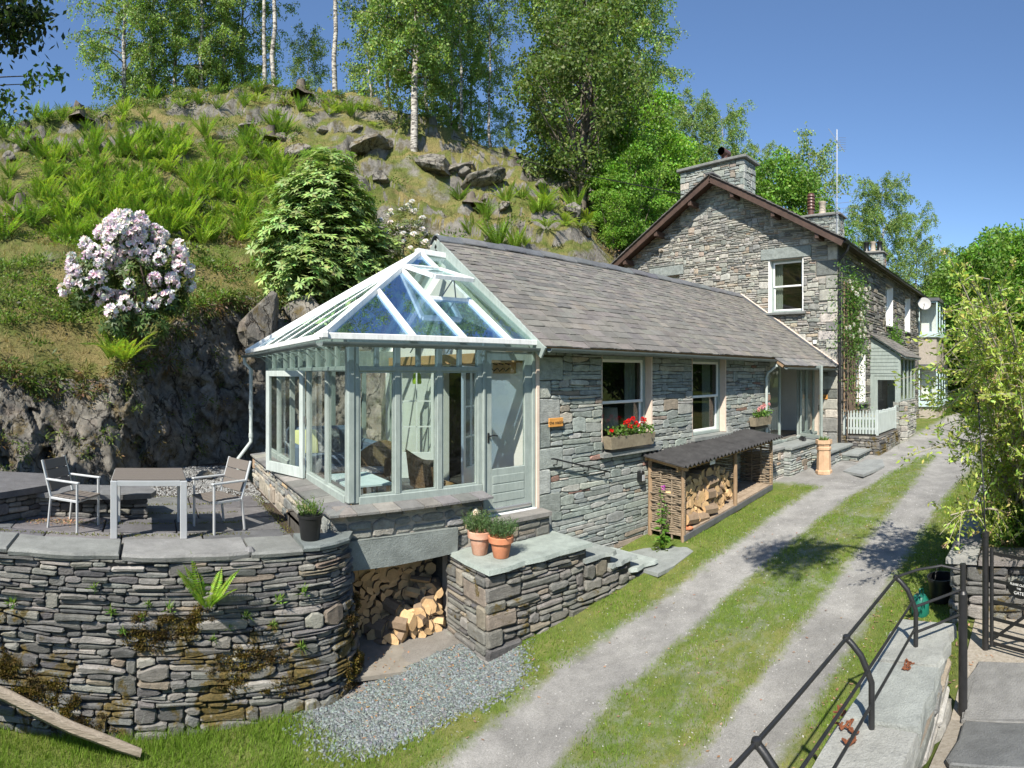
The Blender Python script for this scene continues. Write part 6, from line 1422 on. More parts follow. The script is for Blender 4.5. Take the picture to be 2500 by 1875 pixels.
m = MB(); yaw = atan2(nrm_.y, nrm_.x); m.M = Matrix.Translation(c) @ Matrix.Rotation(yaw, 4, 'Z') @ Matrix.Rotation(radians(90), 4, 'Y') @ Matrix.Diagonal((.72, 1.0, 1, 1)); m.lathe([(.115, -.004), (.12, 0), (.115, .004)], 26); sgn = m.build('notice', MAT['black_plastic'], ga)
for body, sz, dz in (('PLEASE CLOSE', .029, .042), ('THE', .024, .006), ('GATE', .042, -.035)): text(body, sz, c + nrm_ * .006 + Vector((0, 0, dz)), (pi / 2, 0, yaw + pi / 2), 'white_ink', ga)
gwl = root('garden_retaining_wall', (6.3, .4, -2.6), 'shady dry stone garden wall behind the gate', 'wall'); rng = random.Random(141)
GT = -2.04; m = MB(); m.box(6.12, 16, -7, .88, -3.3, GT - .03); w = m.build('core', MAT['joint_dark'], gwl)
lay(masonry(rng, 0, 3.6, -3.1, GT - .03, (.05, .11), (.15, .5), gap=.008, wav=.03, tall=.25, cmax=.05), flat_map((6.10, .9, 0), (0, -1, 0), (0, 0, 1), (-1, 0, 0)), MAT['stone_mossy'], w, rng, PAL_TERR, (.01, .05), 120)
lay(masonry(rng, 6.1, 15.5, -2.9, GT - .03, (.06, .12), (.2, .6), gap=.008, wav=.03, tall=.25, cmax=.05), flat_map((0, .90, 0), (1, 0, 0), (0, 0, 1), (0, 1, 0)), MAT['stone_mossy'], w, rng, PAL_TERR, (.01, .05), 120)
x = 6.06
while x < 15:
    L = rng.uniform(.45, .8); m = MB(); m.slab([(x, .62, GT - .04), (x + L - .015, .62, GT - .04), (x + L - .015, .96 + rng.uniform(-.02, .03), GT - .04), (x, .96, GT - .04)], (0, 0, .06), pick(rng, [(1, (.2, .2, .2)), (1, (.25, .25, .24))])); m.build('cap_slab', MAT['slate_cap'], gwl); x += L
y = .60
while y > -2.6:
    L = rng.uniform(.4, .7); m = MB(); m.slab([(6.04, y, GT - .04), (6.5, y, GT - .04), (6.5, y - L + .015, GT - .04), (6.04, y - L + .015, GT - .04)], (0, 0, .06), pick(rng, [(1, (.28, .27, .24)), (1, (.22, .21, .2))])); m.build('cap_slab', MAT['slate_cap'], gwl); y -= L
m = MB(); gx_ = np.linspace(6.15, 30, 60); gy_ = np.concatenate([np.linspace(.86, -3, 20), np.linspace(-4, -20, 8)]); V = [(x, y, GT - .02 + .10 * fbm(x, y, 3, 3) * (1 if x > 6.6 and y < .5 else .2)) for x in gx_ for y in gy_]; n = len(gy_)
m.add(V, [(i * n + j, i * n + j + 1, (i + 1) * n + j + 1, (i + 1) * n + j) for i in range(len(gx_) - 1) for j in range(n - 1)]); tag(m.build('garden_bank', MAT['hill_ground'], None, True), 'mossy raised garden ground behind the retaining wall', 'ground', kind='structure')
# bucket and watering can by the wall
c = Vector((6.75, 1.12, float(gz(6.75, 1.12)))); bk = root('bucket', c, 'black plastic bucket in the shade by the garden wall', 'bucket'); m = MB(); m.lathe([(.13, 0), (.17, .26), (.178, .26), (.178, .29), (.165, .29), (.15, .1), (.001, .05)], 18, c); m.build('body', MAT['black_plastic'], bk, True); m = MB(); m.tube([c + Vector((.17 * cos(a), 0.05, .28 + .14 * sin(a))) for a in np.linspace(0, pi, 9)], .006, 6); m.build('handle', MAT['black_metal'], bk)
c = Vector((6.42, 1.32, float(gz(6.42, 1.32)))); wcn = root('watering_can', c, 'green plastic watering can lying on the grass by the bucket', 'watering can'); m = MB(); m.lathe([(.10, 0), (.11, .02), (.105, .16), (.07, .22), (.06, .22)], 16, c); m.build('body', MAT['green_plastic'], wcn, True)
m = MB(); m.tube([c + Vector((-.09, 0, .05)), c + Vector((-.22, .03, .18)), c + Vector((-.30, .04, .28))], [.022, .016, .014], 8); m.build('spout', MAT['green_plastic'], wcn, True); m = MB(); m.tube([c + Vector((.09, 0, .05)), c + Vector((.19, 0, .12)), c + Vector((.15, 0, .24)), c + Vector((0, 0, .29)), c + Vector((-.06, 0, .22))], .013, 8); m.build('handle', MAT['green_plastic'], wcn, True)
for k, (px, py, s, lab) in enumerate(((2052, 1790, 1.0, 'heap of rusty chain on a coping slab'), (2215, 1632, .45, 'small scrap of rusty chain at the coping joint'))):
    c = PZ(px, py, WZ + .004); rr = random.Random(7 + k); m = MB(); pts = []; p = Vector((0, 0, .012)); a_ = 0
    for i in range(80): a_ += rr.gauss(0, .8); p = p + Vector((cos(a_), sin(a_), 0)) * .02; p.x *= .94; p.y *= .9; p.z = .012 + rr.random() * .025; pts.append(c + p * s)
    for i in range(0, 79): m.tube([pts[i], pts[i] + (pts[i + 1] - pts[i]) * 1.15], .0065 * s ** .5, 5)
    tag(m.build('rusty_chain', MAT['rust']), lab, 'chain')

# ---------------------------------------------------------------- inside the conservatory
def wicker_chair(loc, rz, label):
    r = root('wicker_chair', (0, 0, 0), label, 'chair', 'wicker chairs in the conservatory'); m = MB(); n = 22; V = []; H = .84
    for i in range(n + 1):
        a = radians(-25 + 230 * i / n); rim = .62 + .20 * max(0, cos(a - radians(90))) ** 1.2
        for (rad, z) in ((.24, .36), (.27, .45), (.30, rim), (.32, rim + .01), (.315, rim - .015), (.275, .45), (.245, .37)): V.append((rad * cos(a), rad * sin(a) * .95, z))
    k = 7; m.add(V, [(i * k + j, (i + 1) * k + j, (i + 1) * k + (j + 1) % k, i * k + (j + 1) % k) for i in range(n) for j in range(k)] + [tuple(range(k)), tuple(range(n * k + k - 1, n * k - 1, -1))]); m.build('shell', MAT['wicker'], r, True, 50)
    m = MB(); m.lathe([(.24, .34), (.25, .38), (.001, .39)], 20); m.build('seat', MAT['wicker'], r); m = MB(); m.lathe([(.21, .385), (.23, .41), (.21, .44), (.001, .45)], 20); m.build('cushion', MAT['pattern_fabric'], r, True)
    for a in (45, 135, 225, 315): m = MB(); q = radians(a); m.tube([(.2 * cos(q), .2 * sin(q), .36), (.26 * cos(q), .26 * sin(q), .18), (.27 * cos(q), .27 * sin(q), 0)], .014, 6); m.build('leg', MAT['wicker'], r, True)
    r.location = loc; r.rotation_euler[2] = rz; return r
wicker_chair((3.62, 6.72, -1.86), radians(70), 'brown wicker tub chair close to the front windows'); wicker_chair((3.25, 7.7, -1.86), radians(-60), 'brown wicker tub chair with patterned cushion further inside')
sf = root('sofa', (2.9, 9.3, -1.86), 'blue sofa against the rock side of the conservatory', 'sofa'); m = MB(); m.box(2.45, 3.9, 9.1, 9.95, -1.70, -1.42, .05); m.build('seat', MAT['blue_fabric'], sf); m = MB(); m.box(2.45, 3.9, 9.75, 10.0, -1.5, -.98, .06); m.build('backrest', MAT['blue_fabric'], sf)
for x in (2.42, 3.86): m = MB(); m.box(x, x + .12, 9.1, 9.95, -1.86, -1.22, .04); m.build('arm', MAT['blue_fabric'], sf)
for (x, y, a, mt, lab) in ((2.72, 9.58, .35, 'lime_fabric', 'lime green cushion on the blue sofa'), (3.15, 9.60, .3, 'pattern_fabric', 'dark patterned cushion on the blue sofa')):
    m = MB(); m.M = Matrix.Translation((x, y, -1.22)) @ Matrix.Rotation(-a, 4, 'X'); m.add([(cx2 * .21, yy * .07 * (1 - .75 * (abs(cx2) ** 3 + abs(cz2) ** 3) / 2), cz2 * .21) for yy in (-1, 1) for cz2 in np.linspace(-1, 1, 7) for cx2 in np.linspace(-1, 1, 7)], [(o_ + i * 7 + j, o_ + i * 7 + j + 1, o_ + (i + 1) * 7 + j + 1, o_ + (i + 1) * 7 + j) if o_ == 0 else (o_ + i * 7 + j, o_ + (i + 1) * 7 + j, o_ + (i + 1) * 7 + j + 1, o_ + i * 7 + j + 1) for o_ in (0, 49) for i in range(6) for j in range(6)]); tag(m.build('cushion', MAT[mt], None, True, 80), lab, 'cushion')
ct = root('coffee_table', (2.72, 6.95, -1.86), 'low pale topped coffee table with pine legs behind the corner glass', 'table'); m = MB(); m.box(2.42, 3.05, 6.6, 7.5, -1.45, -1.42, .004); m.build('top', MAT['pale_blue'], ct)
for x in (2.45, 2.98):
    for y in (6.63, 7.44): m = MB(); m.box(x, x + .04, y, y + .04, -1.86, -1.45, .003); m.build('leg', MAT['pine'], ct)
bs = root('log_basket', (2.62, 6.4, -1.86), 'round basket with rope handle on the conservatory floor', 'basket'); m = MB(); m.lathe([(.14, 0), (.19, .12), (.18, .22), (.165, .22), (.17, .12), (.001, .03)], 18, (2.68, 6.38, -1.86)); m.build('body', MAT['wicker'], bs, True); m = MB(); m.tube([(2.68 + .18 * cos(a), 6.38, -1.66 + .18 * sin(a)) for a in np.linspace(0, pi, 12)], .014, 6); m.build('handle', MAT['rope'], bs, True)
m = MB(); cc = Vector((3.05, 6.36, -1.84)); m.tube([cc + Vector((.15 * cos(a) * (1 - a * .008), .1 * sin(a), .02 + .0016 * a)) for a in np.linspace(0, 44, 130)], .010, 5); tag(m.build('rope_coil', MAT['rope'], None, True), 'coil of pale rope on the conservatory floor', 'rope')
# overhead wire to the chimney
m = MB(); a, b = PR(1000, 285, 30), Vector((HX - .1, 10.6, 5.75)); m.tube([a.lerp(b, t) - Vector((0, 0, 1.2 * sin(pi * t) * .6)) for t in np.linspace(0, 1, 30)], .018, 5); tag(m.build('overhead_cable', MAT['black_plastic']), 'black overhead cable running from the hill to the chimney', 'cable')
# ---------------------------------------------------------------- planting: leaf-shaped faces gathered into crowns
def unit(a): return a / np.maximum(1e-6, np.linalg.norm(a, axis=-1, keepdims=True))
def kites(C, D, L, W, rng, col, var=.22, side=None, fold=0.0):
    """C base points, D axis directions, L lengths, W widths, col one base colour or an array"""
    n = len(C); D = unit(np.asarray(D, float)); R = rng.normal(size=(n, 3)) if side is None else side
    S = unit(np.cross(D, R)); L = np.broadcast_to(np.asarray(L, float).reshape(-1, 1), (n, 1)); W = np.broadcast_to(np.asarray(W, float).reshape(-1, 1), (n, 1))
    Nn = np.cross(S, D)
    V = np.stack([C, C + D * L * .45 + S * W * .5 + Nn * W * fold, C + D * L, C + D * L * .45 - S * W * .5 + Nn * W * fold], 1).reshape(-1, 3)
    F = np.arange(4 * n).reshape(n, 4)
    c = np.asarray(col, float) * np.ones((n, 3)); k = (1 + var * rng.normal(size=(n, 1))).clip(.45, 1.7); hue = 1 + .10 * rng.normal(size=(n, 3))
    return V, F, np.repeat((c * k * hue).clip(.004, 1), 4, axis=0)
class Leaves:
    def __init__(s): s.V = []; s.F = []; s.C = []; s.n = 0
    def add(s, t): V, F, C = t; s.V.append(V); s.F.append(F + s.n); s.C.append(C); s.n += len(V); return s
    def build(s, name, mat, parent=None, org=None):
        return np_mesh(name, np.concatenate(s.V), np.concatenate(s.F), MAT[mat], parent, np.concatenate(s.C), org=org)
def curve_pts(p0, d0, L, n, droop, rng, wob=.05):
    p = np.array(p0, float); d = np.array(d0, float); out = [p.copy()]
    for i in range(n):
        d = unit(d + np.array([0, 0, -droop]) + rng.normal(size=3) * wob); p = p + d * L / n; out.append(p.copy())
    return np.array(out)
def birch(seed, H, r0, limbs, spread, base, strands=11, per=20, leaf=.085, col=(.085, .145, .040), lean=0.0, name='birch_tree', weep=.9, bark='birch_bark', label='x'):
    g = np.random.default_rng(seed); r = root(name, (0, 0, 0), label, 'tree'); LV_ = Leaves(); tm = MB(); lm = MB()
    tp = [np.array([0, 0, -.4])]; 
    for i in range(1, 13): tp.append(np.array([lean * H * (i / 12) ** 1.3 + g.normal() * .05, g.normal() * .05, H * i / 12]))
    tp = np.array(tp); tm.tube(tp, [max(.015, r0 * (1 - .93 * (i / 12))) for i in range(13)], 9)
    for k in range(limbs):
        t = base + (1 - base) * (k + .5) / limbs; a = k * 2.4 + g.normal() * .3; h = t * 12; i = min(11, int(h)); p = tp[i] + (tp[i + 1] - tp[i]) * (h - i)
        q = (t - base) / (1 - base); L = spread * (.35 + .65 * sin(pi * min(1, .18 + .78 * (1 - q)))) * g.uniform(.75, 1.15)
        pts = curve_pts(p, (cos(a), sin(a), .75 + .5 * q), L, 6, .14, g, .08); rr = max(.010, r0 * .26 * (1 - .7 * q))
        lm.tube(pts, [rr * (1 - .85 * j / 6) + .004 for j in range(7)], 5, cap=False)
        for s in range(strands):
            f = g.uniform(.25, 1.0); j = min(5, int(f * 6)); o_ = pts[j] + (pts[j + 1] - pts[j]) * (f * 6 - j)
            d = np.array([cos(a) * .5, sin(a) * .5, .15]) + g.normal(size=3) * .55
            st = curve_pts(o_, d, g.uniform(.5, 1.25) * weep * (.6 + .5 * spread / 3), 6, .36, g, .12)
            m_ = int(per * g.uniform(.7, 1.3)); u = g.uniform(.05, 6, m_).clip(0, 5.99); b = u.astype(int); C = st[b] + (st[b + 1] - st[b]) * (u - b)[:, None] + g.normal(size=(m_, 3)) * .07
            shade = g.uniform(.8, 1.22); LV_.add(kites(C, g.normal(size=(m_, 3)) * .8 + np.array([0, 0, -.7]), g.uniform(.7, 1.2, m_) * leaf, g.uniform(.55, .8, m_) * leaf, g, np.array(col) * shade))
    t_ = tm.build('trunk', MAT[bark], r, True, 80); tag(lm.build('limb', MAT['twig'], r, True, 80), kind='stuff'); LV_.build('crown', 'leaf', r)
    return r
def broadleaf(seed, H, R, r0, clumps, per, leaf, col, base=.25, name='broadleaf_tree', label='x', mat='leaf', bark='bark', zs=1.0, cl=.55, hollow=.35):
    g = np.random.default_rng(seed); r = root(name, (0, 0, 0), label, 'tree'); LV_ = Leaves(); tm = MB(); lm = MB(); ch = H * (1 - base) / 2; cz = H * base + ch
    tp = np.array([[g.normal() * .06 * i, g.normal() * .06 * i, -.3 + (H * .75) * i / 6] for i in range(7)]); tm.tube(tp, [r0 * (1 - .75 * i / 6) for i in range(7)], 8)
    for k in range(clumps):
        d = unit(g.normal(size=3)); rad = g.uniform(hollow, 1.0) ** .6; c = np.array([d[0] * R * rad, d[1] * R * rad, cz + d[2] * ch * rad * zs]); c *= np.array([1, 1, 1]) * 1.0
        if c[2] < H * base * .6: c[2] = H * base * .6 + g.random() * .4
        if k % 3 == 0:
            s0 = tp[min(6, 1 + int(5 * g.random()))]; mid = (s0 + c) / 2 + g.normal(size=3) * .15; lm.tube([s0, mid, c], [r0 * .28, r0 * .16, .01], 5, cap=False)
        cr = cl * g.uniform(.6, 1.3); n = int(per * g.uniform(.6, 1.3)); dd = unit(g.normal(size=(n, 3))); C = c + dd * cr * (g.random((n, 1)) ** .4) * np.array([1.15, 1.15, .75])
        LV_.add(kites(C, dd * .6 + g.normal(size=(n, 3)) * .6 + np.array([0, 0, -.25]), g.uniform(.7, 1.25, n) * leaf, g.uniform(.5, .7, n) * leaf, g, np.array(col) * g.uniform(.78, 1.25)))
    tm.build('trunk', MAT[bark], r, True, 80)
    if lm.v: tag(lm.build('limb', MAT['bark'], r, True, 80), kind='stuff')
    LV_.build('crown', mat, r); return r
def hill_px(px, py, dr=0.0):
    """where the line of sight through a pixel first meets the hill"""
    i = int(np.argmin(abs(cols_px - px))); c = HV[i]; rr = np.hypot(c[:, 0], c[:, 1]); v = c[:, 2] / rr; t = (Y_HOR - py) / F_PX
    k = np.argmax(v >= t) if (v >= t).any() else int(np.argmax(v)); return hill_at(px, rr[k] + dr)
FOR_CUT = []
# -- birches on the hill
BA = birch(1, 15, .16, 56, 3.6, .03, 22, 26, .135, (.20, .29, .085), .02); BB = birch(2, 17, .14, 48, 2.7, .10, 20, 26, .13, (.205, .295, .09), -.015); BC = birch(3, 7.5, .08, 32, 1.9, .08, 18, 22, .11, (.20, .285, .085)); BD = birch(4, 17, .14, 26, 2.6, .42, 16, 22, .12, (.20, .285, .085), .0)
BE = birch(5, 17, .155, 74, 3.5, .17, 24, 28, .135, (.20, .29, .085), .035)
used = set()
def put(proto, px, r_, rz, sc, label, group='trees on the hill', z=None, px_only=False):
    p = hill_at(px, r_) if z is None else Vector((r_ * cos(az(px)), r_ * sin(az(px)), z))
    o = proto if proto not in used else dup(proto)
    used.add(proto); o.location = p; o.rotation_euler = (0, 0, rz); o.scale = (sc, sc, sc); o['label'] = label; o['group'] = group; return o
put(BA, 300, 31, .3, .95, 'leafy birch at the outer edge of the crest grove, skirts low'); put(BB, 375, 33, 1.2, 1.0, 'birch in the crest grove beside the outermost birch'); put(BA, 430, 34, 2.2, 1.0, 'full birch standing mid grove on the crest')
put(BB, 490, 31.5, 3.0, .95, 'birch with pale trunk in the middle of the crest grove'); put(BB, 545, 33, 4.4, 1.05, 'birch behind the pale trunks of the crest grove'); put(BA, 590, 35, 5.0, .95, 'dense birch at the back of the crest grove')
put(BD, 646, 30.5, .9, 1.0, 'bare-stemmed birch at the near edge of the crest grove'); put(BD, 668, 29.5, 2.5, 1.05, 'tallest pale bare trunk at the end of the crest grove'); put(BC, 752, 33, 1.0, .8, 'small round birch bush on the crest skyline')
put(BD, 817, 30, 3.6, 1.1, 'lone thin bare birch standing apart on the crest'); put(BC, 903, 31, 2.0, 1.15, 'small slender birch beside the lone bare birch'); put(BD, 948, 31, 5.2, .95, 'thin dark trunked birch between the slender birch and big white birch')
put(BE, 1010, 24.7, .2, 1.1, 'big white barked birch rooted on the near slope'); put(BB, 1040, 31, .6, .95, 'birch behind the big white birch'); put(BB, 1100, 32, 2.9, .9, 'slim birch on the falling skyline beyond the big birch')
put(BA, 1150, 36, 4.0, .9, 'leafy birch low on the skyline beyond the big birch'); put(BD, 1125, 30.5, 1.9, .8, 'pair-stemmed thin birch on the falling skyline'); put(BD, 1195, 31, 4.9, .75, 'last thin birch of the falling skyline')
put(BC, 1235, 30, 1.1, .45, 'tiny sapling on the lower skyline')
put(BE, 1440, 33, 1.3, 1.35, 'very tall spreading birch above the dark holly'); put(BA, 1520, 36, 2.7, 1.2, 'tall birch beside the very tall spreading birch'); put(BB, 1575, 38, .4, 1.0, 'weeping birch edge tree against the open sky'); put(BE, 1385, 35, 3.3, 1.15, 'tall birch on the sky gap side of the pair')
# -- holly-dark tree, bright small trees, trees behind the house
HO = broadleaf(11, 9.6, 2.9, .22, 135, 150, .17, (.125, .18, .05), .05, 'holly_tree', 'dark evergreen tree on the slope below the tall birches', 'leaf', cl=.6)
HO.location = hill_at(1420, 25); used.add(HO); HO.scale = (1.05, 1.05, 1.0)
SA = broadleaf(12, 7.5, 2.0, .12, 130, 150, .15, (.16, .30, .04), .10, 'young_sycamore', 'x', cl=.5); SB = broadleaf(13, 9, 3.2, .18, 190, 160, .19, (.14, .26, .04), .15, 'sycamore', 'x', cl=.65)
put(SA, 1540, 25, .0, .85, 'bright green young tree beside the house gable', 'small trees by the house'); put(SA, 1590, 30, 2.0, 1.15, 'taller bright green tree behind the gable slope', 'small trees by the house'); put(SA, 1500, 24, 4.0, .5, 'low bright bush at the foot of the holly', 'small trees by the house')
GB = 'trees behind the house'
put(BE, 1690, 46, .5, .88, 'birch behind the tall chimney stack', GB); put(BA, 1770, 48, 1.5, 1.02, 'feathery birch rising beyond the chimney cowl', GB); put(BB, 1850, 50, 2.1, .82, 'pale birch to the side of the chimney', GB); put(BC, 1975, 52, .7, 2.1, 'birch top beside the television aerial', GB)
put(SB, 1890, 44, .3, 1.40, 'broad bright sycamore behind the roof', GB); put(SB, 1985, 46, 1.8, 1.15, 'sycamore behind the louvred flue', GB); put(SB, 1640, 44, 3.1, 1.2, 'dark green crown low behind the bargeboard', GB); put(SB, 2060, 52, 4.1, .9, 'round green crown beyond the aerial', GB)
GR = 'trees beyond the far end of the lane'
put(BE, 2165, 50, 2.6, 1.0, 'tall open birch beyond the far chimney', GR); put(BA, 2235, 54, 3.9, .95, 'soft birch sloping down beyond the far chimney', GR); put(BA, 2290, 56, .9, .82, 'lower birch beyond the bay window', GR); put(BB, 2110, 56, 5.1, .85, 'birch close behind the far chimney', GR)
put(SB, 2400, 44, .2, 1.35, 'dark sycamore beyond the lane bend', GR, -2.3); put(SB, 2475, 36, 1.7, 1.25, 'large sycamore at the edge of the lane', GR, -2.2); put(SB, 2345, 56, 3.0, 1.5, 'distant sycamore closing the lane', GR, -2.2); put(SB, 2540, 30, 4.2, 1.15, 'sycamore overhanging the garden bank', GR, -2.2); put(SB, 2455, 29, 5.2, 1.05, 'broad sycamore close behind the willow', GR, -2.2); put(SB, 2385, 33, .8, 1.0, 'sycamore between the bay window and the willow', GR, -2.2); put(SA, 2440, 28, 4.2, .8, 'young sycamore in front of the lane trees', GR, -2.1); put(SA, 2330, 40, 2.2, .7, 'young sycamore at the lane end by the bay', GR, -2.2)
GBk = 'trees on the bank opposite the house'
for k, (a_, r_, s_, pr_) in enumerate(((150, 24, 1.1, SB), (172, 27, 1.2, SB), (192, 30, 1.1, SB), (214, 30, 1.0, SB), (236, 27, 1.15, SB), (258, 24, 1.1, SB), (280, 22, 1.2, SB), (302, 20, 1.1, SB), (322, 18, 1.2, SB), (340, 26, 1.3, SB), (334, 36, 1.4, SB), (345, 42, 1.5, SB), (338, 50, 1.5, SB), (350, 50, 1.4, SB), (330, 26, 1.2, SB))):
    o = dup(pr_); o.location = (r_ * cos(radians(a_)), r_ * sin(radians(a_)), -3.5); o.scale = (s_,) * 3; o['label'] = 'broad sycamore on the bank opposite, mirrored in the window panes'; o['group'] = GBk
# -- near oak reaching in at the upper left
g = np.random.default_rng(31); oak = root('oak_tree', (-2.4, 8.2, -2.1), 'oak branches, upper leaves coloured as if in shade, reaching in from beyond the picture edge', 'tree'); LVo = Leaves(); lm = MB()
base_ = Vector((-3.6, 8.6, -2.2)); lm.tube([base_, Vector((-3.5, 8.5, 1.0)), Vector((-3.2, 8.3, 4.5))], [.28, .22, .16], 9)
for k, (px, py, r_, sp, n, c_) in enumerate(((25, 60, 8.2, .28, 420, (.028, .05, .016)), (50, 30, 8.4, .22, 340, (.03, .055, .018)), (-40, 40, 8.2, .4, 300, (.028, .05, .016)), (10, -30, 8.2, .35, 300, (.03, .05, .016)), (70, 60, 8.3, .12, 60, (.03, .06, .02)), (20, 95, 8.3, .14, 70, (.03, .055, .018)), (15, 240, 9.0, .14, 55, (.075, .14, .03)), (75, 205, 9.0, .10, 40, (.085, .15, .03)), (128, 185, 9.0, .11, 45, (.08, .145, .03)), (15, 285, 9.0, .18, 70, (.075, .14, .03)), (-30, 255, 9.0, .3, 120, (.06, .11, .026)))):  # upper clumps: backlit shade put into the leaf colour; lower sprigs stay lighter
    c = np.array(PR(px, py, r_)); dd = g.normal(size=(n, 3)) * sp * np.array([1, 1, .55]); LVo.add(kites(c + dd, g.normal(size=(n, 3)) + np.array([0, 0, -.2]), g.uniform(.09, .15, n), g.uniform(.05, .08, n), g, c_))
    lm.tube([Vector((-3.3, 8.3, 2.5 if py > 150 else 4.2)), Vector(PR(-150, py + 15, r_)), Vector(c)], [.04, .02, .006], 5)
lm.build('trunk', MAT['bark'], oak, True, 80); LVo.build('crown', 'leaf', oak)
# -- the willow over the garden wall
g = np.random.default_rng(41); wi = root('willow', (7.2, .15, GT), 'light green willow leaning over the garden wall into the lane', 'tree'); LVw = Leaves(); st_ = MB(); hd_ = MB(); CK = Leaves()
tips = []
for k in range(50):
    a_ = g.uniform(0, 2 * pi); rad = g.uniform(.2, 1.0) ** .7; tip = np.array([6.15 + cos(a_) * rad * 1.25, .10 + sin(a_) * rad * 1.05, g.uniform(-1.5, 1.15) - .4 * rad])
    if k >= 34: tip = np.array([5.3 + g.normal() * .45, .35 + g.normal() * .35, min(.85, .55 + g.normal() * .4)])
    b0 = np.array([7.2 + g.normal() * .12, .15 + g.normal() * .12, GT]); mid = (b0 + tip) / 2 + np.array([.15, -.2, .35]) + g.normal(size=3) * .12
    pts = [b0 * (1 - t) ** 2 + 2 * mid * t * (1 - t) + tip * t * t for t in np.linspace(0, 1, 9)]; st_.tube(pts, [.022 * (1 - .85 * i / 8) + .003 for i in range(9)], 5, cap=False)
    for j in range(24):
        t = g.uniform(.30, 1.0); i = min(7, int(t * 8)); o_ = pts[i] + (pts[i + 1] - pts[i]) * (t * 8 - i); d = unit(g.normal(size=3) + (tip - mid) * .5); Lt = g.uniform(.2, .5); e = o_ + d * Lt - np.array([0, 0, .06])
        hd_.tube([o_, (o_ + e) / 2 + np.array([0, 0, .03]), e], [.004, .003, .0015], 4, cap=False); n = int(g.integers(15, 25)); u = g.uniform(0, 1, (n, 1)); C = o_ + (e - o_) * u + g.normal(size=(n, 3)) * .022
        LVw.add(kites(C, d + g.normal(size=(n, 3)) * .7, g.uniform(.045, .085, n), g.uniform(.02, .032, n), g, np.array((.34, .43, .095)) * g.uniform(.75, 1.2)))
        if g.random() < .5: n = 12; CK.add(kites(e + g.normal(size=(n, 3)) * .018, g.normal(size=(n, 3)), .03, .012, g, (.44, .33, .20)))
for (px, py, r_) in ((2285, 860, 6.0), (2225, 905, 6.2), (2200, 1120, 5.7), (2260, 980, 5.9), (2240, 830, 6.3), (2300, 760, 6.2), (2180, 930, 6.1), (2320, 1050, 5.8), (2290, 1000, 6.0), (2250, 1060, 5.9), (2330, 700, 6.2), (2310, 920, 5.7), (2340, 840, 5.6), (2215, 1010, 6.2), (2350, 1120, 5.6), (2275, 930, 6.3), (2330, 980, 6.4), (2360, 760, 5.7)):
    c = np.array(PR(px, py, r_)); o_ = np.array([6.3, .5, c[2] + .1]); hd_.tube([o_, (o_ + c) / 2 + np.array([0, 0, .08]), c], [.007, .005, .002], 4); n = 48; u = g.random((n, 1)) ** .6; LVw.add(kites(o_ + (c - o_) * u + g.normal(size=(n, 3)) * .045, (c - o_) + g.normal(size=(n, 3)) * .8, g.uniform(.05, .10, n), g.uniform(.022, .034, n), g, (.34, .43, .095)))
st_.build('stem', MAT['pale_stem'], wi, True, 80); tag(hd_.build('twig', MAT['pale_stem'], wi), kind='stuff'); LVw.build('crown', 'leaf', wi); CK.build('catkins', 'petal', wi)
# alder beside the viewpoint: its crown hangs over the path and dapples the lane
g = np.random.default_rng(45); al_ = root('alder_tree', (4.2, -2.9, -2.5), 'alder beside the path, seen by its dappled shade on the lane', 'tree'); LVa = Leaves(); m = MB(); m.tube([(4.2, -2.9, -2.7), (4.1, -2.7, 0), (3.7, -1.8, 2.9), (3.3, -.3, 3.5)], [.13, .11, .08, .04], 8)
for k in range(50):
    c = np.array([2.95, .60, 3.1]) + np.clip(g.normal(size=3), -1.5, 1.5) * np.array([.32, .30, .15]); c[2] = max(c[2], 2.95); n = 58; LVa.add(kites(c + g.normal(size=(n, 3)) * .13, g.normal(size=(n, 3)), g.uniform(.05, .085, n), g.uniform(.04, .06, n), g, (.09, .17, .03)))
    if k % 2 == 0: m.tube([(3.3, -.3, 3.5), tuple((c + np.array([3.3, -.3, 3.5])) / 2 + np.array([0, 0, .08])), tuple(c)], [.02, .012, .004], 4)
m.build('trunk', MAT['bark'], al_, True, 80); LVa.build('crown', 'leaf', al_)
# low shrubs on the garden bank under the willow
for k, (x, y, s) in enumerate(((6.9, .2, .55), (7.9, .35, .6), (9.2, .3, .7), (6.6, -.5, .5))):
    g = np.random.default_rng(400 + k); L_ = Leaves(); n = 1300; dd = unit(g.normal(size=(n, 3))); dd[:, 2] = abs(dd[:, 2]); C = np.array([x, y, GT + .02]) + dd * s * g.random((n, 1)) ** .4 * np.array([1, .8, .9]); L_.add(kites(C, dd + g.normal(size=(n, 3)) * .5, g.uniform(.04, .08, n), g.uniform(.025, .04, n), g, (.10, .19, .03)))
    r = root('garden_shrub', (x, y, GT), ['leafy shrub at the foot of the willow', 'shrub on the bank behind the willow', 'low shrub well along the garden wall', 'shrub at the picture edge above the gate'][k], 'shrub', 'shrubs on the garden bank'); L_.build('foliage', 'leaf', r); m = MB(); m.tube([(x, y, GT - .05), (x, y, GT + .4)], .012, 5); m.build('stem', MAT['twig'], r)
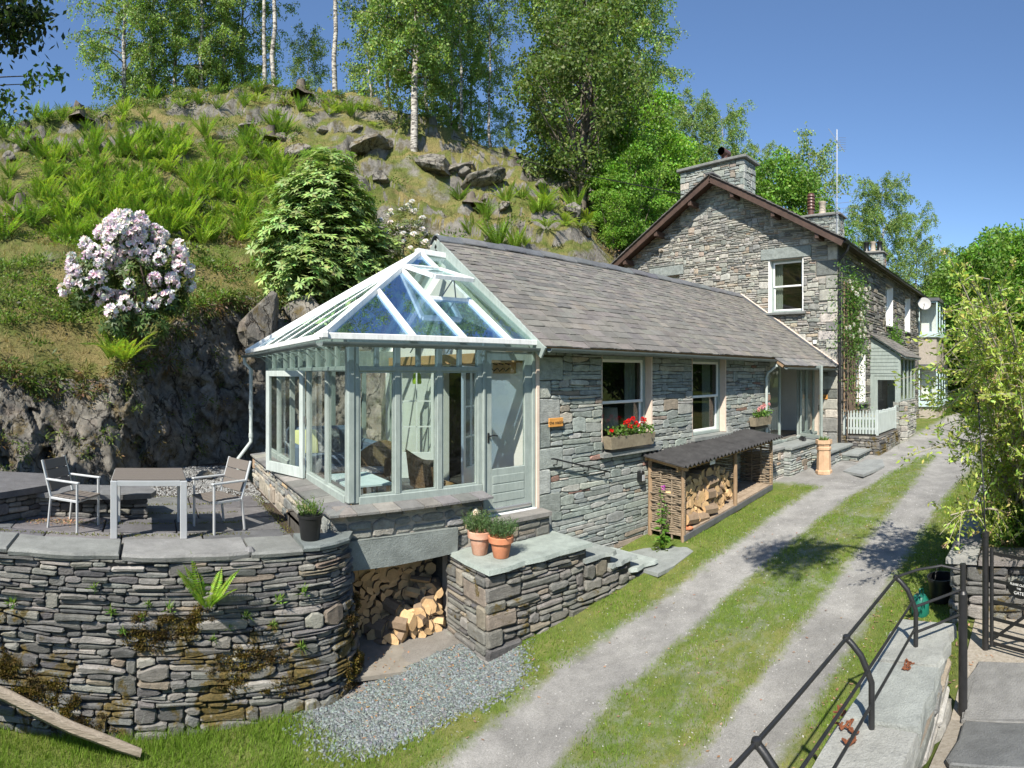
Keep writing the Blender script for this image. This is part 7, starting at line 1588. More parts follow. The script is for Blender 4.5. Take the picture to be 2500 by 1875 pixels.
# -- rhododendrons
def rosettes(g, C, D, n, L, W, col, droop):
    out = Leaves(); m = len(C); a = np.tile(np.arange(n) * 2 * pi / n, m) + np.repeat(g.uniform(0, 6.28, m), n); Cc = np.repeat(C, n, 0); Dd = unit(np.repeat(D, n, 0))
    X = unit(np.cross(Dd, np.array([.31, .2, .92]))); Y = np.cross(Dd, X); d = X * np.cos(a)[:, None] + Y * np.sin(a)[:, None] + Dd * g.uniform(-.1, .35, (m * n, 1)) - np.array([0, 0, droop]); d = unit(d)
    sd = np.cross(d, np.cross(Dd, d) + g.normal(size=d.shape) * .15); sd = np.where(np.isfinite(sd), sd, 1.0)
    out.add(kites(Cc + d * .02, d, g.uniform(.75, 1.15, m * n) * L, g.uniform(.85, 1.15, m * n) * W, g, np.repeat(np.asarray(col) * g.uniform(.75, 1.25, (m, 1)), n, 0), .12, Dd + g.normal(size=d.shape) * .1)); return out
g = np.random.default_rng(51)
p0 = hill_at(790, 15.6); rh = root('rhododendron_bush', p0, 'large leafy green rhododendron without flowers above the conservatory', 'shrub'); m = 760
RB = [(0, 0, 1.0, 1.75), (-1.15, -.35, 1.3, 1.0), (1.15, -.2, 1.0, 1.1), (-.1, -.2, 2.3, 1.25), (.1, 0, 3.35, .8), (-.75, -.5, .3, 1.2), (1.0, -.5, .1, 1.1), (.75, -.1, 2.2, .8), (-.8, 0, 2.5, .7)]
C, D = [], []
for bx, by, bz, br in RB:
    k = int(210 * br ** 1.5); d = unit(g.normal(size=(k, 3)) + np.array([0, -.15, .45])); C.append(np.array(p0) + np.array([bx, by, bz]) + d * br * g.uniform(.72, 1.05, (k, 1)) * np.array([1, 1, .85])); D.append(d * .6 + np.array([0, 0, .75]) + g.normal(size=(k, 3)) * .2)
C, D = np.concatenate(C), np.concatenate(D); m = len(C)
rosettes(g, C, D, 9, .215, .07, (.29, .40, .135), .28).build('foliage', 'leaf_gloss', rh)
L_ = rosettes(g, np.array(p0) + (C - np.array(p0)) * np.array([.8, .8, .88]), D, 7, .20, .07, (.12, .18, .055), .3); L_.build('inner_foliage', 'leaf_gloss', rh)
mb = MB()
for k in range(14): i = g.integers(m); mb.tube([p0 + Vector((0, 0, -.2)), (p0 + Vector(C[i])) / 2 + Vector((0, 0, -.2)), C[i]], [.05, .03, .012], 5, cap=False)
mb.build('branch', MAT['bark'], rh, True)
def truss_mesh(g, col, R, n=11, ps=.05):
    out = Leaves(); d = unit(g.normal(size=(n, 3)) + np.array([0, 0, .35])); c = d * R
    for i in range(n):
        ax = d[i]; X = unit(np.cross(ax, np.array([.3, .5, .8]))); Y = np.cross(ax, X); k = 5; a = np.arange(k) * 2 * pi / k + g.random() * 6; dd = X * np.cos(a)[:, None] + Y * np.sin(a)[:, None] + ax * .75
        out.add(kites(np.repeat(c[i:i + 1], k, 0), dd, ps * g.uniform(.85, 1.15, k), ps * .95, g, col, .05, np.repeat(ax[None], k, 0)))
    o = out.build('flower_truss', 'petal'); me = o.data; bpy.data.objects.remove(o); return me
pc_ = Vector(PR(316, 690, 11.7)); pr = root('flowering_rhododendron', hill_at(312, 12.5), 'rounded rhododendron covered in pale pink blossom', 'shrub'); g = np.random.default_rng(61)
TM = [truss_mesh(g, c_, .095, 15, .085) for c_ in ((.88, .82, .86), (.91, .87, .89), (.85, .76, .82))]
blobs = [(0, .0, .10, .72), (-.72, -.15, .28, .52), (.62, .1, .42, .52), (-.08, -.1, .92, .44), (.32, -.1, .70, .40), (-.98, -.1, -.22, .36), (.86, 0, -.28, .42), (-.25, -.25, -.78, .42), (.42, -.2, -.86, .40), (-.45, -.1, .66, .36), (.95, .05, .12, .36)]
Ca, Da = [], []
for bx, by, bz, br in blobs:
    n = int(150 * br); d = unit(g.normal(size=(n, 3))); Ca.append(np.array(pc_) + np.array([bx, by, bz]) + d * br * g.uniform(.75, 1.0, (n, 1))); Da.append(d + np.array([0, 0, .5]))
Ca, Da = np.concatenate(Ca), np.concatenate(Da)
rosettes(g, Ca, Da, 8, .15, .05, (.060, .105, .028), .15).build('foliage', 'leaf_gloss', pr)
cnt = 0
for i in g.permutation(len(Ca)):
    p = Vector(Ca[i]); d = Vector(Da[i]).normalized(); vis = d.dot((-p).normalized()); up = (p.z - pc_.z)
    if vis < -.25 or g.random() > (.38 + .45 * up) or cnt >= 120: continue
    if sum(((np.array(p) - np.array([pc_.x, pc_.y, pc_.z]) - np.array(b[:3])) ** 2).sum() < (b[3] * .6) ** 2 for b in blobs): continue
    o = bpy.data.objects.new('flower_truss', TM[int(g.integers(3))]); COL.objects.link(o); o.parent = pr; o.location = p + d * .06 - pr.location; o.rotation_euler = d.to_track_quat('Z', 'Y').to_euler(); s = g.uniform(.75, 1.15); o.scale = (s, s, s); cnt += 1
mb = MB()
for k in range(16): i = g.integers(len(Ca)); mb.tube([pr.location + Vector((0, 0, -.2)), Vector(pc_) + Vector((g.normal() * .3, g.normal() * .2, -.3)), Ca[i]], [.045, .025, .008], 5, cap=False)
mb.build('branch', MAT['twig'], pr, True)
g = np.random.default_rng(71); p0 = hill_at(985, 16.6); wr_ = root('white_rhododendron', p0, 'small rhododendron dotted with white blossom behind the glass roof', 'shrub'); n = 330; d = unit(g.normal(size=(n, 3))); d[:, 2] = abs(d[:, 2]); C = np.array(p0) + np.array([0, 0, .3]) + d * np.array([1.15, 1.0, 2.1]) * g.uniform(.7, 1, (n, 1))
rosettes(g, C, d + np.array([0, 0, .4]), 8, .14, .045, (.14, .18, .065), .1).build('foliage', 'leaf_gloss', wr_); TW = truss_mesh(g, (.80, .78, .74), .05, 9, .06); mb = MB(); mb.tube([p0, p0 + Vector((0, 0, 1.5))], .03, 5); mb.build('branch', MAT['twig'], wr_)
for i in range(80): o = bpy.data.objects.new('flower_truss', TW); COL.objects.link(o); o.parent = wr_; o.location = Vector(C[i]) * 1 - p0 + Vector((d[i] * .05)); s = g.uniform(.7, 1.3); o.scale = (s, s, s)
# -- ferns
def fern_mesh(g, fr, L, W, col, arch, pin=15, up=1.2):
    out = Leaves(); rm = []
    for k in range(fr):
        a = 2 * pi * k / fr + g.normal() * .25; ll = L * g.uniform(.75, 1.12); d0 = np.array([cos(a), sin(a), up * g.uniform(.8, 1.3)]); pts = curve_pts((cos(a) * .03, sin(a) * .03, 0), d0, ll, 8, arch, g, .03)
        u = np.linspace(.14, .98, pin) * 8; b = np.minimum(7, u.astype(int)); C = pts[b] + (pts[b + 1] - pts[b]) * (u - b)[:, None]; T = unit(pts[b + 1] - pts[b]); S = unit(np.cross(T, np.array([0, 0, 1.0]))); Nn = np.cross(S, T)
        w = W * ll * np.sin(pi * np.clip(u / 8 * .86 + .12, 0, 1)) ** .8; c_ = np.array(col) * g.uniform(.8, 1.25)
        for s in (-1, 1): out.add(kites(C, S * s + T * .45 - np.array([0, 0, .1]), w, ll / pin * .8, g, c_, .14, Nn))
        out.add(kites(pts[:-1], pts[1:] - pts[:-1], ll / 8 * 2.0, .012 * (1 + L), g, np.array(col) * .7, .1, S[:8] * 0 + S[0]))
    o = out.build('fern', 'leaf'); me = o.data; bpy.data.objects.remove(o); return me
g = np.random.default_rng(81)
FM = [fern_mesh(g, 18, 1.0, .13, (.25, .37, .045), .10, 17, 1.9), fern_mesh(g, 20, 1.05, .12, (.22, .34, .04), .09, 17, 2.3), fern_mesh(g, 16, .9, .14, (.29, .40, .055), .14, 16, 1.6), fern_mesh(g, 18, 1.0, .13, (.17, .28, .036), .11, 16, 1.9), fern_mesh(g, 15, .85, .13, (.27, .37, .06), .17, 15, 1.4), fern_mesh(g, 22, 1.15, .12, (.20, .32, .038), .07, 18, 2.0)]
def fern(p, s, label, group, mi=None, rot=None):
    o = bpy.data.objects.new('fern', FM[int(g.integers(6)) if mi is None else mi]); COL.objects.link(o); o.location = p; o.rotation_euler = rot or (g.normal() * .08, g.normal() * .08, g.uniform(0, 6.28)); o.scale = (s, s, s * g.uniform(.9, 1.15)); return tag(o, label, 'fern', group)
spots = []
for k in range(900):
    px, py = g.uniform(90, 690), g.uniform(330, 600)
    if len(spots) > 165: break
    if px < 200 and py < 380: continue
    if 500 < px and py > 560 and g.random() < .5: continue
    if all((px - a) ** 2 + ((py - b) * 1.4) ** 2 > 17 ** 2 for a, b in spots): spots.append((px, py))
for px, py in spots: fern(hill_px(px, py) - Vector((0, 0, .05)), g.uniform(.55, .95), 'bright green fern clump in the dense bank on the hillside', 'ferns massed on the hillside')
for px, py in ((455, 590), (520, 590), (590, 585), (545, 545), (610, 520), (465, 535), (505, 500)): fern(hill_px(px, py) - Vector((0, 0, .05)), .75, 'separate fern clump at the lower edge of the fern bank', 'ferns at the lower edge of the bank')
for k in range(26):
    px, py = g.uniform(1060, 1480), g.uniform(470, 625); py = max(py, 300 + (px - 1000) * .42 + 60); fern(hill_px(px, py), g.uniform(.45, .95), 'fern growing on the slope above the slate ridge', 'ferns on the slope above the slate roof')
for k in range(34):
    px = g.uniform(-20, 960); fern(hill_px(px, np.interp(px, [0, 200, 400, 640, 830, 960], [300, 275, 240, 230, 250, 290]) + g.uniform(-2, 55)), g.uniform(.4, .8), 'small fern among the rocks near the crest', 'ferns near the crest')
for px, py in ((15, 500), (40, 545), (100, 400), (25, 440), (60, 380), (10, 590), (75, 560)): fern(hill_px(px, py), g.uniform(.8, 1.1), 'fern at the shaded outer end of the fern bank', 'ferns at the outer end of the bank', 3)
fern(Vector(PR(305, 885, 11.2)), 1.0, 'large fern hanging over the rock face below the pink rhododendron', 'single ferns', 2); fern(Vector(PR(268, 880, 11.3)), .6, 'small fern beside the large hanging fern on the rock edge', 'single ferns', 0)
WF = terr(0.56 - TX0, -2.27, .04); fw_ = fern_mesh(np.random.default_rng(5), 15, .47, .18, (.22, .35, .05), .05, 19, 2.2); o = bpy.data.objects.new('fern', fw_); COL.objects.link(o); o.location = WF; o.rotation_euler = (.35, 0, 0); tag(o, 'bright fern sprouting from the face of the terrace wall', 'fern')
g = np.random.default_rng(91)
TU = []
for k in range(3): L_ = Leaves(); n = 26; d = unit(g.normal(size=(n, 3)) + np.array([0, -.3, .8])); L_.add(kites(np.zeros((n, 3)) + g.normal(size=(n, 3)) * .012, d, g.uniform(.05, .11, n), .014, g, (.15, .25, .05))); o = L_.build('wall_weed', 'leaf'); TU.append(o.data); bpy.data.objects.remove(o)
for (px, py) in ((272, 1500), (362, 1478), (412, 1490), (348, 1510), (560, 1535), (680, 1470), (742, 1450), (668, 1525), (752, 1530), (230, 1440), (735, 1578), (300, 1545), (520, 1560), (600, 1505), (30, 1478)):
    p = PY(px, py, 5.40); o = bpy.data.objects.new('wall_weed', TU[int(g.integers(3))]); COL.objects.link(o); o.location = (p.x, 5.50 - .11 * (CAPZ - p.z) / 1.6 - .045 + (0 if p.x < 1.55 else .06), p.z); s = g.uniform(.6, 1.2); o.scale = (s, s, s); o.rotation_euler = (.3, 0, g.uniform(-.6, .6)); tag(o, 'small green weed tuft rooted in the terrace wall joints', 'weed', 'weeds in the terrace wall')
# -- pot plants and flowers
def tuft(p, n, h, spread, col, w, seed, mat='leaf', lab=None, cat='plant', name='pot_plant', leafy=0, par=None):
    g = np.random.default_rng(seed); L_ = Leaves(); a = g.uniform(0, 2 * pi, n); q = g.random(n) ** .6; B_ = np.stack([p.x + np.cos(a) * q * spread * .5, p.y + np.sin(a) * q * spread * .5, np.full(n, p.z)], 1); d = np.stack([np.cos(a) * q * .55, np.sin(a) * q * .55, np.ones(n)], 1) + g.normal(size=(n, 3)) * .15; hh = h * g.uniform(.6, 1.1, n)
    L_.add(kites(B_, d, hh, w, g, col))
    if leafy:
        k = n * leafy; i = g.integers(0, n, k); t = g.uniform(.25, 1, (k, 1)); L_.add(kites(B_[i] + unit(d[i]) * hh[i][:, None] * t, unit(d[i]) * .6 + g.normal(size=(k, 3)) * .7, g.uniform(.02, .04, k), .008, g, col))
    return tag(L_.build(name, mat, None, org=p), lab, cat)
tuft(PB + Vector((0, 0, .25)), 60, .19, .20, (.12, .20, .045), .008, 1, lab='spiky young lavender growing in the black pot', leafy=9)
tuft(T1 + Vector((0, 0, .235)), 190, .22, .24, (.095, .16, .065), .007, 2, lab='bushy lavender in the smooth orange pot', leafy=8); tuft(T2 + Vector((0, 0, .26)), 190, .26, .24, (.09, .15, .06), .007, 3, lab='bushy lavender in the streaked pot', leafy=8)
tuft(Vector((12.4, 4.86, float(gz(12.4, 4.86)) + .74)), 30, .14, .2, (.11, .2, .04), .03, 4, lab='low green plant in the chimney pot planter')
def geranium(p, q, n, fl, col, seed, lab):
    g = np.random.default_rng(seed); p, q = np.array(p), np.array(q); r = root('geranium', Vector((p + q) / 2), lab, 'flowers'); L_ = Leaves(); u = g.random((n, 1)); C = p + (q - p) * u + g.normal(size=(n, 3)) * np.array([.02, .05, .035]) + np.array([0, -.02, .03]); C[:, 2] += g.random(n) * .09
    L_.add(kites(C, g.normal(size=(n, 3)) + np.array([0, -.4, .5]), g.uniform(.03, .055, n), g.uniform(.03, .05, n), g, (.10, .185, .035))); L_.build('foliage', 'leaf', r)
    for t, h in fl:
        c = p + (q - p) * t + np.array([g.normal() * .01, -.04 + g.normal() * .03, h]); k = 44; F_ = Leaves(); d = unit(g.normal(size=(k, 3)) + np.array([0, -.1, .3])); F_.add(kites(c + d * .018, d + g.normal(size=(k, 3)) * .5, .026, .022, g, col, .08)); F_.build('flower_head', 'petal', r)
        s_ = MB(); s_.tube([p + (q - p) * t, c], .003, 4); s_.build('stalk', MAT['twig'], r)
geranium((6.27, 5.92, -.99), (7.30, 5.92, -.99), 520, [(.02, .10), (.06, .08), (.36, .20), (.40, .15), (.44, .23), (.52, .13), (.60, .18), (.66, .14), (.72, .24), (.78, .19), (.84, .22), (.5, .26)], (.78, .018, .02), 7, 'red geraniums in the trough on the nearer window sill')
geranium((10.76, 5.86, -.99), (11.46, 5.86, -.99), 380, [(.2, .16), (.3, .2), (.42, .24), (.52, .18), (.6, .26), (.75, .22), (.88, .28)], (.85, .42, .44), 8, 'pink geraniums in the small trough by the downpipe')
# foxglove and dock beside the shelter
g = np.random.default_rng(101); p = Vector((6.95, 5.42, float(gz(6.95, 5.42)))); r = root('foxglove', p, 'tall leafy foxglove with one purple flower by the shelter end', 'plant'); L_ = Leaves(); m = MB()
for k in range(3):
    tip = p + Vector((.08 * k - .02, -.02 * k, .95 - .16 * k)); m.tube([p, (p + tip) / 2 + Vector((.03, 0, 0)), tip], .008, 5); n = 46; t = g.random((n, 1)) ** .8; C = np.array(p) + (np.array(tip) - np.array(p)) * t; d = g.normal(size=(n, 3)); d[:, 2] = -.15; L_.add(kites(C, d, (.17 * (1.1 - t[:, 0])).clip(.05), (.08 * (1.1 - t[:, 0])).clip(.025), g, (.10, .20, .03)))
n = 30; a = g.uniform(0, 6.28, n); L_.add(kites(np.array(p) + g.normal(size=(n, 3)) * .05, np.stack([np.cos(a), np.sin(a), np.full(n, .5)], 1), g.uniform(.16, .26, n), .08, g, (.15, .22, .04))); L_.build('foliage', 'leaf', r); m.build('stalk', MAT['twig'], r); F_ = Leaves(); F_.add(kites(np.array(p) + np.array([0.03, -.03, .95]) + g.normal(size=(30, 3)) * .015, g.normal(size=(30, 3)), .03, .02, g, (.45, .07, .42))); F_.build('flower_head', 'petal', r)
# climbing rose on the trellis, fence bed flowers
g = np.random.default_rng(111); r = root('climbing_rose', (15.8, 5.2, -1.8), 'climbing rose with white blooms covering the house front trellis', 'climber'); L_ = Leaves(); m = MB()
for k in range(70):
    zc = g.uniform(.6, 2.75) if k < 50 else g.uniform(-1.2, .8); xc = 15.75 + g.normal() * (.55 if k < 50 else .35); n = int(70 if k < 50 else 28); s = .24 if k < 50 else .16; C = np.array([xc, 5.18, zc]) + g.normal(size=(n, 3)) * np.array([s, .10, s]); L_.add(kites(C, g.normal(size=(n, 3)) + np.array([0, -.5, -.3]), g.uniform(.05, .085, n), g.uniform(.03, .05, n), g, np.array((.085, .17, .03)) * g.uniform(.75, 1.25)))
L_.build('foliage', 'leaf', r)
for k in range(7): x = 15.5 + g.normal() * .25; m.tube([(x, 5.2, -1.8), (x + g.normal() * .1, 5.2, 0), (x + g.normal() * .3, 5.2, 1.8)], [.02, .015, .006], 5)
m.build('stem', MAT['twig'], r, True); TWr = truss_mesh(g, (.82, .78, .72), .02, 6, .04)
for k in range(34): o = bpy.data.objects.new('bloom', TWr); COL.objects.link(o); o.parent = r; o.location = Vector((15.8 + g.normal() * .6, 5.05 + g.normal() * .05, g.uniform(.2, 2.7))) - r.location; s = g.uniform(.9, 1.5); o.scale = (s, s, s)
g = np.random.default_rng(121); r = root('bed_flowers', (16.2, 4.9, -1.78), 'green bedding plants with yellow flowers behind the picket fence', 'plant'); L_ = Leaves(); n = 900; C = np.stack([g.uniform(15.4, 17.4, n), g.uniform(4.5, 5.3, n), -1.78 + g.random(n) * .35], 1); L_.add(kites(C, g.normal(size=(n, 3)) + np.array([0, 0, .6]), .1, .045, g, (.09, .17, .03))); L_.build('foliage', 'leaf', r); F_ = Leaves(); n = 60; C = np.stack([g.uniform(15.4, 16.4, n), g.uniform(4.5, 5.1, n), -1.4 + g.random(n) * .15], 1); F_.add(kites(C, g.normal(size=(n, 3)), .04, .03, g, (.75, .55, .03))); F_.build('blossom', 'petal', r)
g = np.random.default_rng(125); r = root('wall_creeper', (19.2, 5.3, .8), 'leafy green creeper above the lean-to porch roof', 'climber'); L_ = Leaves(); n = 900; C = np.stack([20.8 + g.normal(size=n) * .5, 5.3 - abs(g.normal(size=n)) * .1, 1.0 + g.normal(size=n) * .45], 1); L_.add(kites(C, g.normal(size=(n, 3)) + np.array([0, -.5, -.3]), .09, .06, g, (.09, .19, .03))); L_.build('foliage', 'leaf', r)

# ---------------------------------------------------------------- rocks and stumps on the hill
import bmesh
RM = []
for k in range(6):
    bm = bmesh.new(); bmesh.ops.create_icosphere(bm, subdivisions=3, radius=1)
    for v in bm.verts:
        c = v.co.copy(); f = 1 + .30 * mnoise.noise(c * 1.3 + Vector((k * 9, 0, 0))) + .15 * mnoise.noise(c * 3.1 + Vector((0, k * 5, 0)))
        for d_ in ((.8, .3, .5), (-.5, .6, .6), (.2, -.9, .3), (-.7, -.5, .2), (.5, .5, -.7)):
            n_ = Vector(d_).normalized(); q = (c * f).dot(n_); lim = .62 + .1 * k % .2
            if q > lim: c = c - n_ * (q - lim) / f
        v.co = c * f; v.co.z *= .75
    me = bpy.data.meshes.new('hill_rock'); bm.to_mesh(me); bm.free(); me.materials.append(MAT['rock']); RM.append(me)
g = np.random.default_rng(131)
RK = [(60, 310, .6), (250, 285, .5), (440, 310, .5), (600, 310, .6), (690, 335, .5), (790, 320, .6), (870, 320, .5), (930, 430, .8), (1080, 420, .6), (1130, 450, .5), (1190, 480, .6), (1230, 520, .5), (1400, 520, .8), (1425, 560, .7), (1380, 480, .5), (20, 380, .5), (640, 370, .4), (1320, 470, .5)]
for px, py, s in RK:
    o = bpy.data.objects.new('hill_rock', RM[int(g.integers(6))]); COL.objects.link(o); o.location = hill_px(px, py) + Vector((0, 0, -.12 * s)); o.rotation_euler = (g.normal() * .35, g.normal() * .35, g.uniform(0, 6.28)); o.scale = (s * g.uniform(.55, .85), s * g.uniform(.45, .7), s * g.uniform(.4, .65)); tag(o, 'grey lichened rock outcropping from the hillside turf', 'rock', 'rocks on the hillside')
for px, py, s in ((905, 350, 1.2), (1060, 410, 1.4), (1120, 410, 1.3), (870, 440, 1.2), (1175, 440, 1.1), (720, 370, 1.0), (320, 330, .9), (60, 350, 1.0)):
    o = bpy.data.objects.new('rock_ledge', RM[int(g.integers(6))]); COL.objects.link(o); o.location = hill_px(px, py) + Vector((0, 0, -.25 * s)); o.rotation_euler = (g.normal() * .25 + .3, g.normal() * .25, g.uniform(0, 6.28)); o.scale = (s * 1.1, s * .6, s * .45); tag(o, 'broad half-buried rock ledge on the upper slope', 'rock', 'rock ledges on the upper slope')
o = bpy.data.objects.new('rock_slab', RM[2]); COL.objects.link(o); o.location = PR(640, 785, 13.6); o.scale = (.62, .5, 1.05); o.rotation_euler = (.25, .2, 1.0); tag(o, 'large reddish rock slab standing above the glass roof eaves', 'rock')
o = bpy.data.objects.new('rock_slab', RM[4]); COL.objects.link(o); o.location = PR(745, 770, 14.2); o.scale = (.8, .6, .7); o.rotation_euler = (.1, -.3, 2.0); tag(o, 'dark rock block beside the large reddish slab', 'rock')
o = bpy.data.objects.new('fallen_stone', RM[1]); COL.objects.link(o); o.location = (1.1, 11.1, PATIO_Z + .06); o.scale = (.18, .13, .12); tag(o, 'loose brown stone at the foot of the rock face', 'rock')
for k, (px, py, s, lab) in enumerate(((192, 290, .45, 'old tree stump on the crest at the outer skyline'), (660, 345, .4, 'broken tree stump above the green rhododendron'), (735, 245, .4, 'dark rooty stump on the crest below the bare trunks'), (50, 520, .4, 'dark stump at the outer end of the fern bank'), (1150, 500, .3, 'sawn stump on the slope above the ridge'))):
    p = hill_px(px, py); m = MB(); n = 9; rr = random.Random(k); V = []
    for j, (rad, z) in enumerate(((1.5, -.5), (.9, 0), (.66, .35), (.6, .8), (.52, 1.15))):
        for i in range(n): a = 2 * pi * i / n; q = rad * (1 + .35 * sin(3 * a + k) * (j < 2)) * rr.uniform(.85, 1.15); V.append((p.x + q * s * cos(a), p.y + q * s * sin(a), p.z + (z + (rr.uniform(-.35, .35) if j == 4 else 0)) * s))
    m.add(V, [(j * n + i, j * n + (i + 1) % n, (j + 1) * n + (i + 1) % n, (j + 1) * n + i) for j in range(4) for i in range(n)] + [tuple(range(4 * n, 5 * n))]); tag(m.build('tree_stump', MAT['bark'], None, True, 50), lab, 'stump')

# ---------------------------------------------------------------- stuff: turf, scrub, slate chips, litter
def blades(X, Y, Z, h, w, col, g, lean=.35, name='grass'):
    n = len(X); a = g.uniform(0, 2 * pi, n); B0 = np.stack([X, Y, Z], 1); s = np.stack([np.cos(a), np.sin(a), np.zeros(n)], 1) * (w / 2)[:, None]; T = B0 + np.stack([g.normal(size=n) * lean * h, g.normal(size=n) * lean * h, h], 1)
    V = np.stack([B0 - s, B0 + s, T], 1).reshape(-1, 3); F = np.arange(3 * n).reshape(n, 3); return V, F, np.repeat(col, 3, 0)
g = np.random.default_rng(141)
def zground(X, Y):
    from numpy import searchsorted as ssd
    i = np.clip(np.searchsorted(xs, X) - 1, 0, len(xs) - 2); j = np.clip(np.searchsorted(ys, Y) - 1, 0, len(ys) - 2); tx = (X - xs[i]) / (xs[i + 1] - xs[i]); ty = (Y - ys[j]) / (ys[j + 1] - ys[j])
    return GZ[j, i] * (1 - tx) * (1 - ty) + GZ[j, i + 1] * tx * (1 - ty) + GZ[j + 1, i] * (1 - tx) * ty + GZ[j + 1, i + 1] * tx * ty
n = 480000; X = g.uniform(0, 1, n) ** 1.5 * 22 - 3.0; Y = g.uniform(1.1, 5.95, n)
Y = np.where(X > 4.6, g.uniform(.7, 5.95, n), Y)
pn = np.array([mnoise.noise((x * 1.6, y * 1.6, 7.0)) for x, y in zip(X[::1], Y[::1])]); gvv = gravel(X, Y); left = sstep(2.3, 1.2, X - .3 * (Y - 4))
keep = (g.random(n) < np.clip(.95 - 1.5 * gvv + .35 * pn, 0, 1) * np.where(left > .5, 1, .8)) & ~((X > 1.95) & (Y > 5.4) & (X < 6.4)) & ~((X > 6.1) & (X < 7.25) & (Y > 4.86) & (Y < 5.7)) & ~((X > 15) & (Y > 4.2)) & ~((X > 7.3) & (X < 10.4) & (Y > 5.3)) & ~((X > 10.5) & (Y > 5)) & ~((X < 4.5) & (Y < 1.15)) & ~((X > 12.3) & (X < 14.5) & (Y > 3.8))
X, Y, pn, left = X[keep], Y[keep], pn[keep], left[keep]; n = len(X); wall_edge = np.exp(-((Y - 5.25) / .18) ** 2) * (X < 1.9)
h = g.uniform(.018, .042, n) * (1 + .9 * left + 1.2 * wall_edge) * (1 + .5 * pn); base = np.array([.14, .235, .03]); dry = np.array([.25, .25, .075]); t = np.clip(.26 - .8 * pn + .25 * g.normal(size=n) - .35 * left, 0, 1)[:, None]
V, F, C = blades(X, Y, zground(X, Y) - .004, h, g.uniform(.004, .009, n) * (1 + .06 * X), (base * (1 - t) + dry * t) * g.uniform(.7, 1.3, (n, 1)), g)
tag(np_mesh('grass', V, F, MAT['grass_blade'], None, C), 'short green grass growing along the lane and before the wall', 'grass', kind='stuff')
# hill turf, scrub and dead bracken
dR = np.diff(HV[:, :141], axis=1); flat_ = dR[..., 2] / np.hypot(dR[..., 0], dR[..., 1]) < 1.5; W_ = HV[:, :140].reshape(-1, 3); pxv = np.repeat(cols_px, 140); W_ = W_[(pxv < 1600) & flat_.ravel()]; n = 90000; i = g.integers(0, len(W_), n); P = W_[i] + g.normal(size=(n, 3)) * np.array([.09, .09, .0]); pn = np.array([mnoise.noise((p[0] * .5, p[1] * .5, p[2] * .5)) for p in P]); t = np.clip(.5 + 1.3 * pn + .2 * g.normal(size=n), 0, 1)[:, None]
V, F, C = blades(P[:, 0], P[:, 1], P[:, 2] - .03, g.uniform(.06, .20, n), g.uniform(.012, .03, n), (np.array([.10, .15, .03]) * (1 - t) + np.array([.27, .205, .10]) * t) * g.uniform(.7, 1.3, (n, 1)), g, .6)
tag(np_mesh('hill_grass', V, F, MAT['grass_blade'], None, C), 'rough bleached grass covering the hillside', 'grass', kind='stuff')
L_ = Leaves(); rng_ = np.random.default_rng(151)
for k in range(520):
    q = W_[rng_.integers(len(W_))]; dense = mnoise.noise((q[0] * .35, q[1] * .35, 2.0))
    if dense < -.05 and rng_.random() < .7: continue
    n = int(rng_.integers(40, 110)); s = rng_.uniform(.18, .5); dd = unit(rng_.normal(size=(n, 3))); dd[:, 2] = abs(dd[:, 2]); c_ = np.array([(.075, .125, .028), (.10, .17, .03), (.06, .075, .03), (.15, .115, .06), (.09, .15, .03)][int(rng_.integers(5))])
    L_.add(kites(q + dd * s * rng_.random((n, 1)) ** .5 * np.array([1.2, 1.2, .7]), dd + rng_.normal(size=(n, 3)) * .5, rng_.uniform(.07, .15, n), rng_.uniform(.035, .07, n), rng_, c_ * rng_.uniform(.8, 1.2)))
for k in range(170):       # bracken and seedlings between the ferns
    q = np.array(hill_px(rng_.uniform(60, 720), rng_.uniform(320, 625))); n = 90; s = rng_.uniform(.25, .5); dd = unit(rng_.normal(size=(n, 3))); dd[:, 2] = abs(dd[:, 2])
    L_.add(kites(q + dd * s * rng_.random((n, 1)) ** .5 * np.array([1.3, 1.3, .6]), dd + rng_.normal(size=(n, 3)) * .5, rng_.uniform(.06, .13, n), rng_.uniform(.02, .04, n), rng_, np.array((.17, .27, .035)) * rng_.uniform(.6, 1.2)))
for k in range(300):       # green growth along the skyline and over the lower slope
    px, py = (rng_.uniform(-20, 1000), None) if k < 150 else (rng_.uniform(-20, 560), rng_.uniform(640, 800))
    q = np.array(hill_px(px, py if py else np.interp(px, [0, 200, 400, 640, 830, 960], [300, 272, 236, 228, 248, 285]) + abs(rng_.normal()) * 14)); n = 80; s = rng_.uniform(.2, .42); dd = unit(rng_.normal(size=(n, 3))); dd[:, 2] = abs(dd[:, 2])
    L_.add(kites(q + dd * s * rng_.random((n, 1)) ** .5 * np.array([1.4, 1.4, .75]), dd + rng_.normal(size=(n, 3)) * .5, rng_.uniform(.06, .13, n), rng_.uniform(.025, .05, n), rng_, np.array((.15, .235, .045)) * rng_.uniform(.55, 1.15)))
for k in range(260):       # turf lip and trailing plants along the top of the rock face
    px = rng_.uniform(-100, 760); q = np.array(HV[int(np.argmin(abs(cols_px - px))), 0]) + rng_.normal(size=3) * np.array([.15, .15, .12]); q[2] -= rng_.random() ** 2 * .4; n = 50; dd = unit(rng_.normal(size=(n, 3)) + np.array([0, 0, -.1])); c_ = np.array([(.085, .12, .028), (.13, .12, .04), (.16, .11, .06), (.09, .15, .03)][int(rng_.integers(4))])
    L_.add(kites(q + dd * .22 * rng_.random((n, 1)), dd + np.array([0, 0, -.5]), rng_.uniform(.06, .2, n), rng_.uniform(.015, .05, n), rng_, c_))
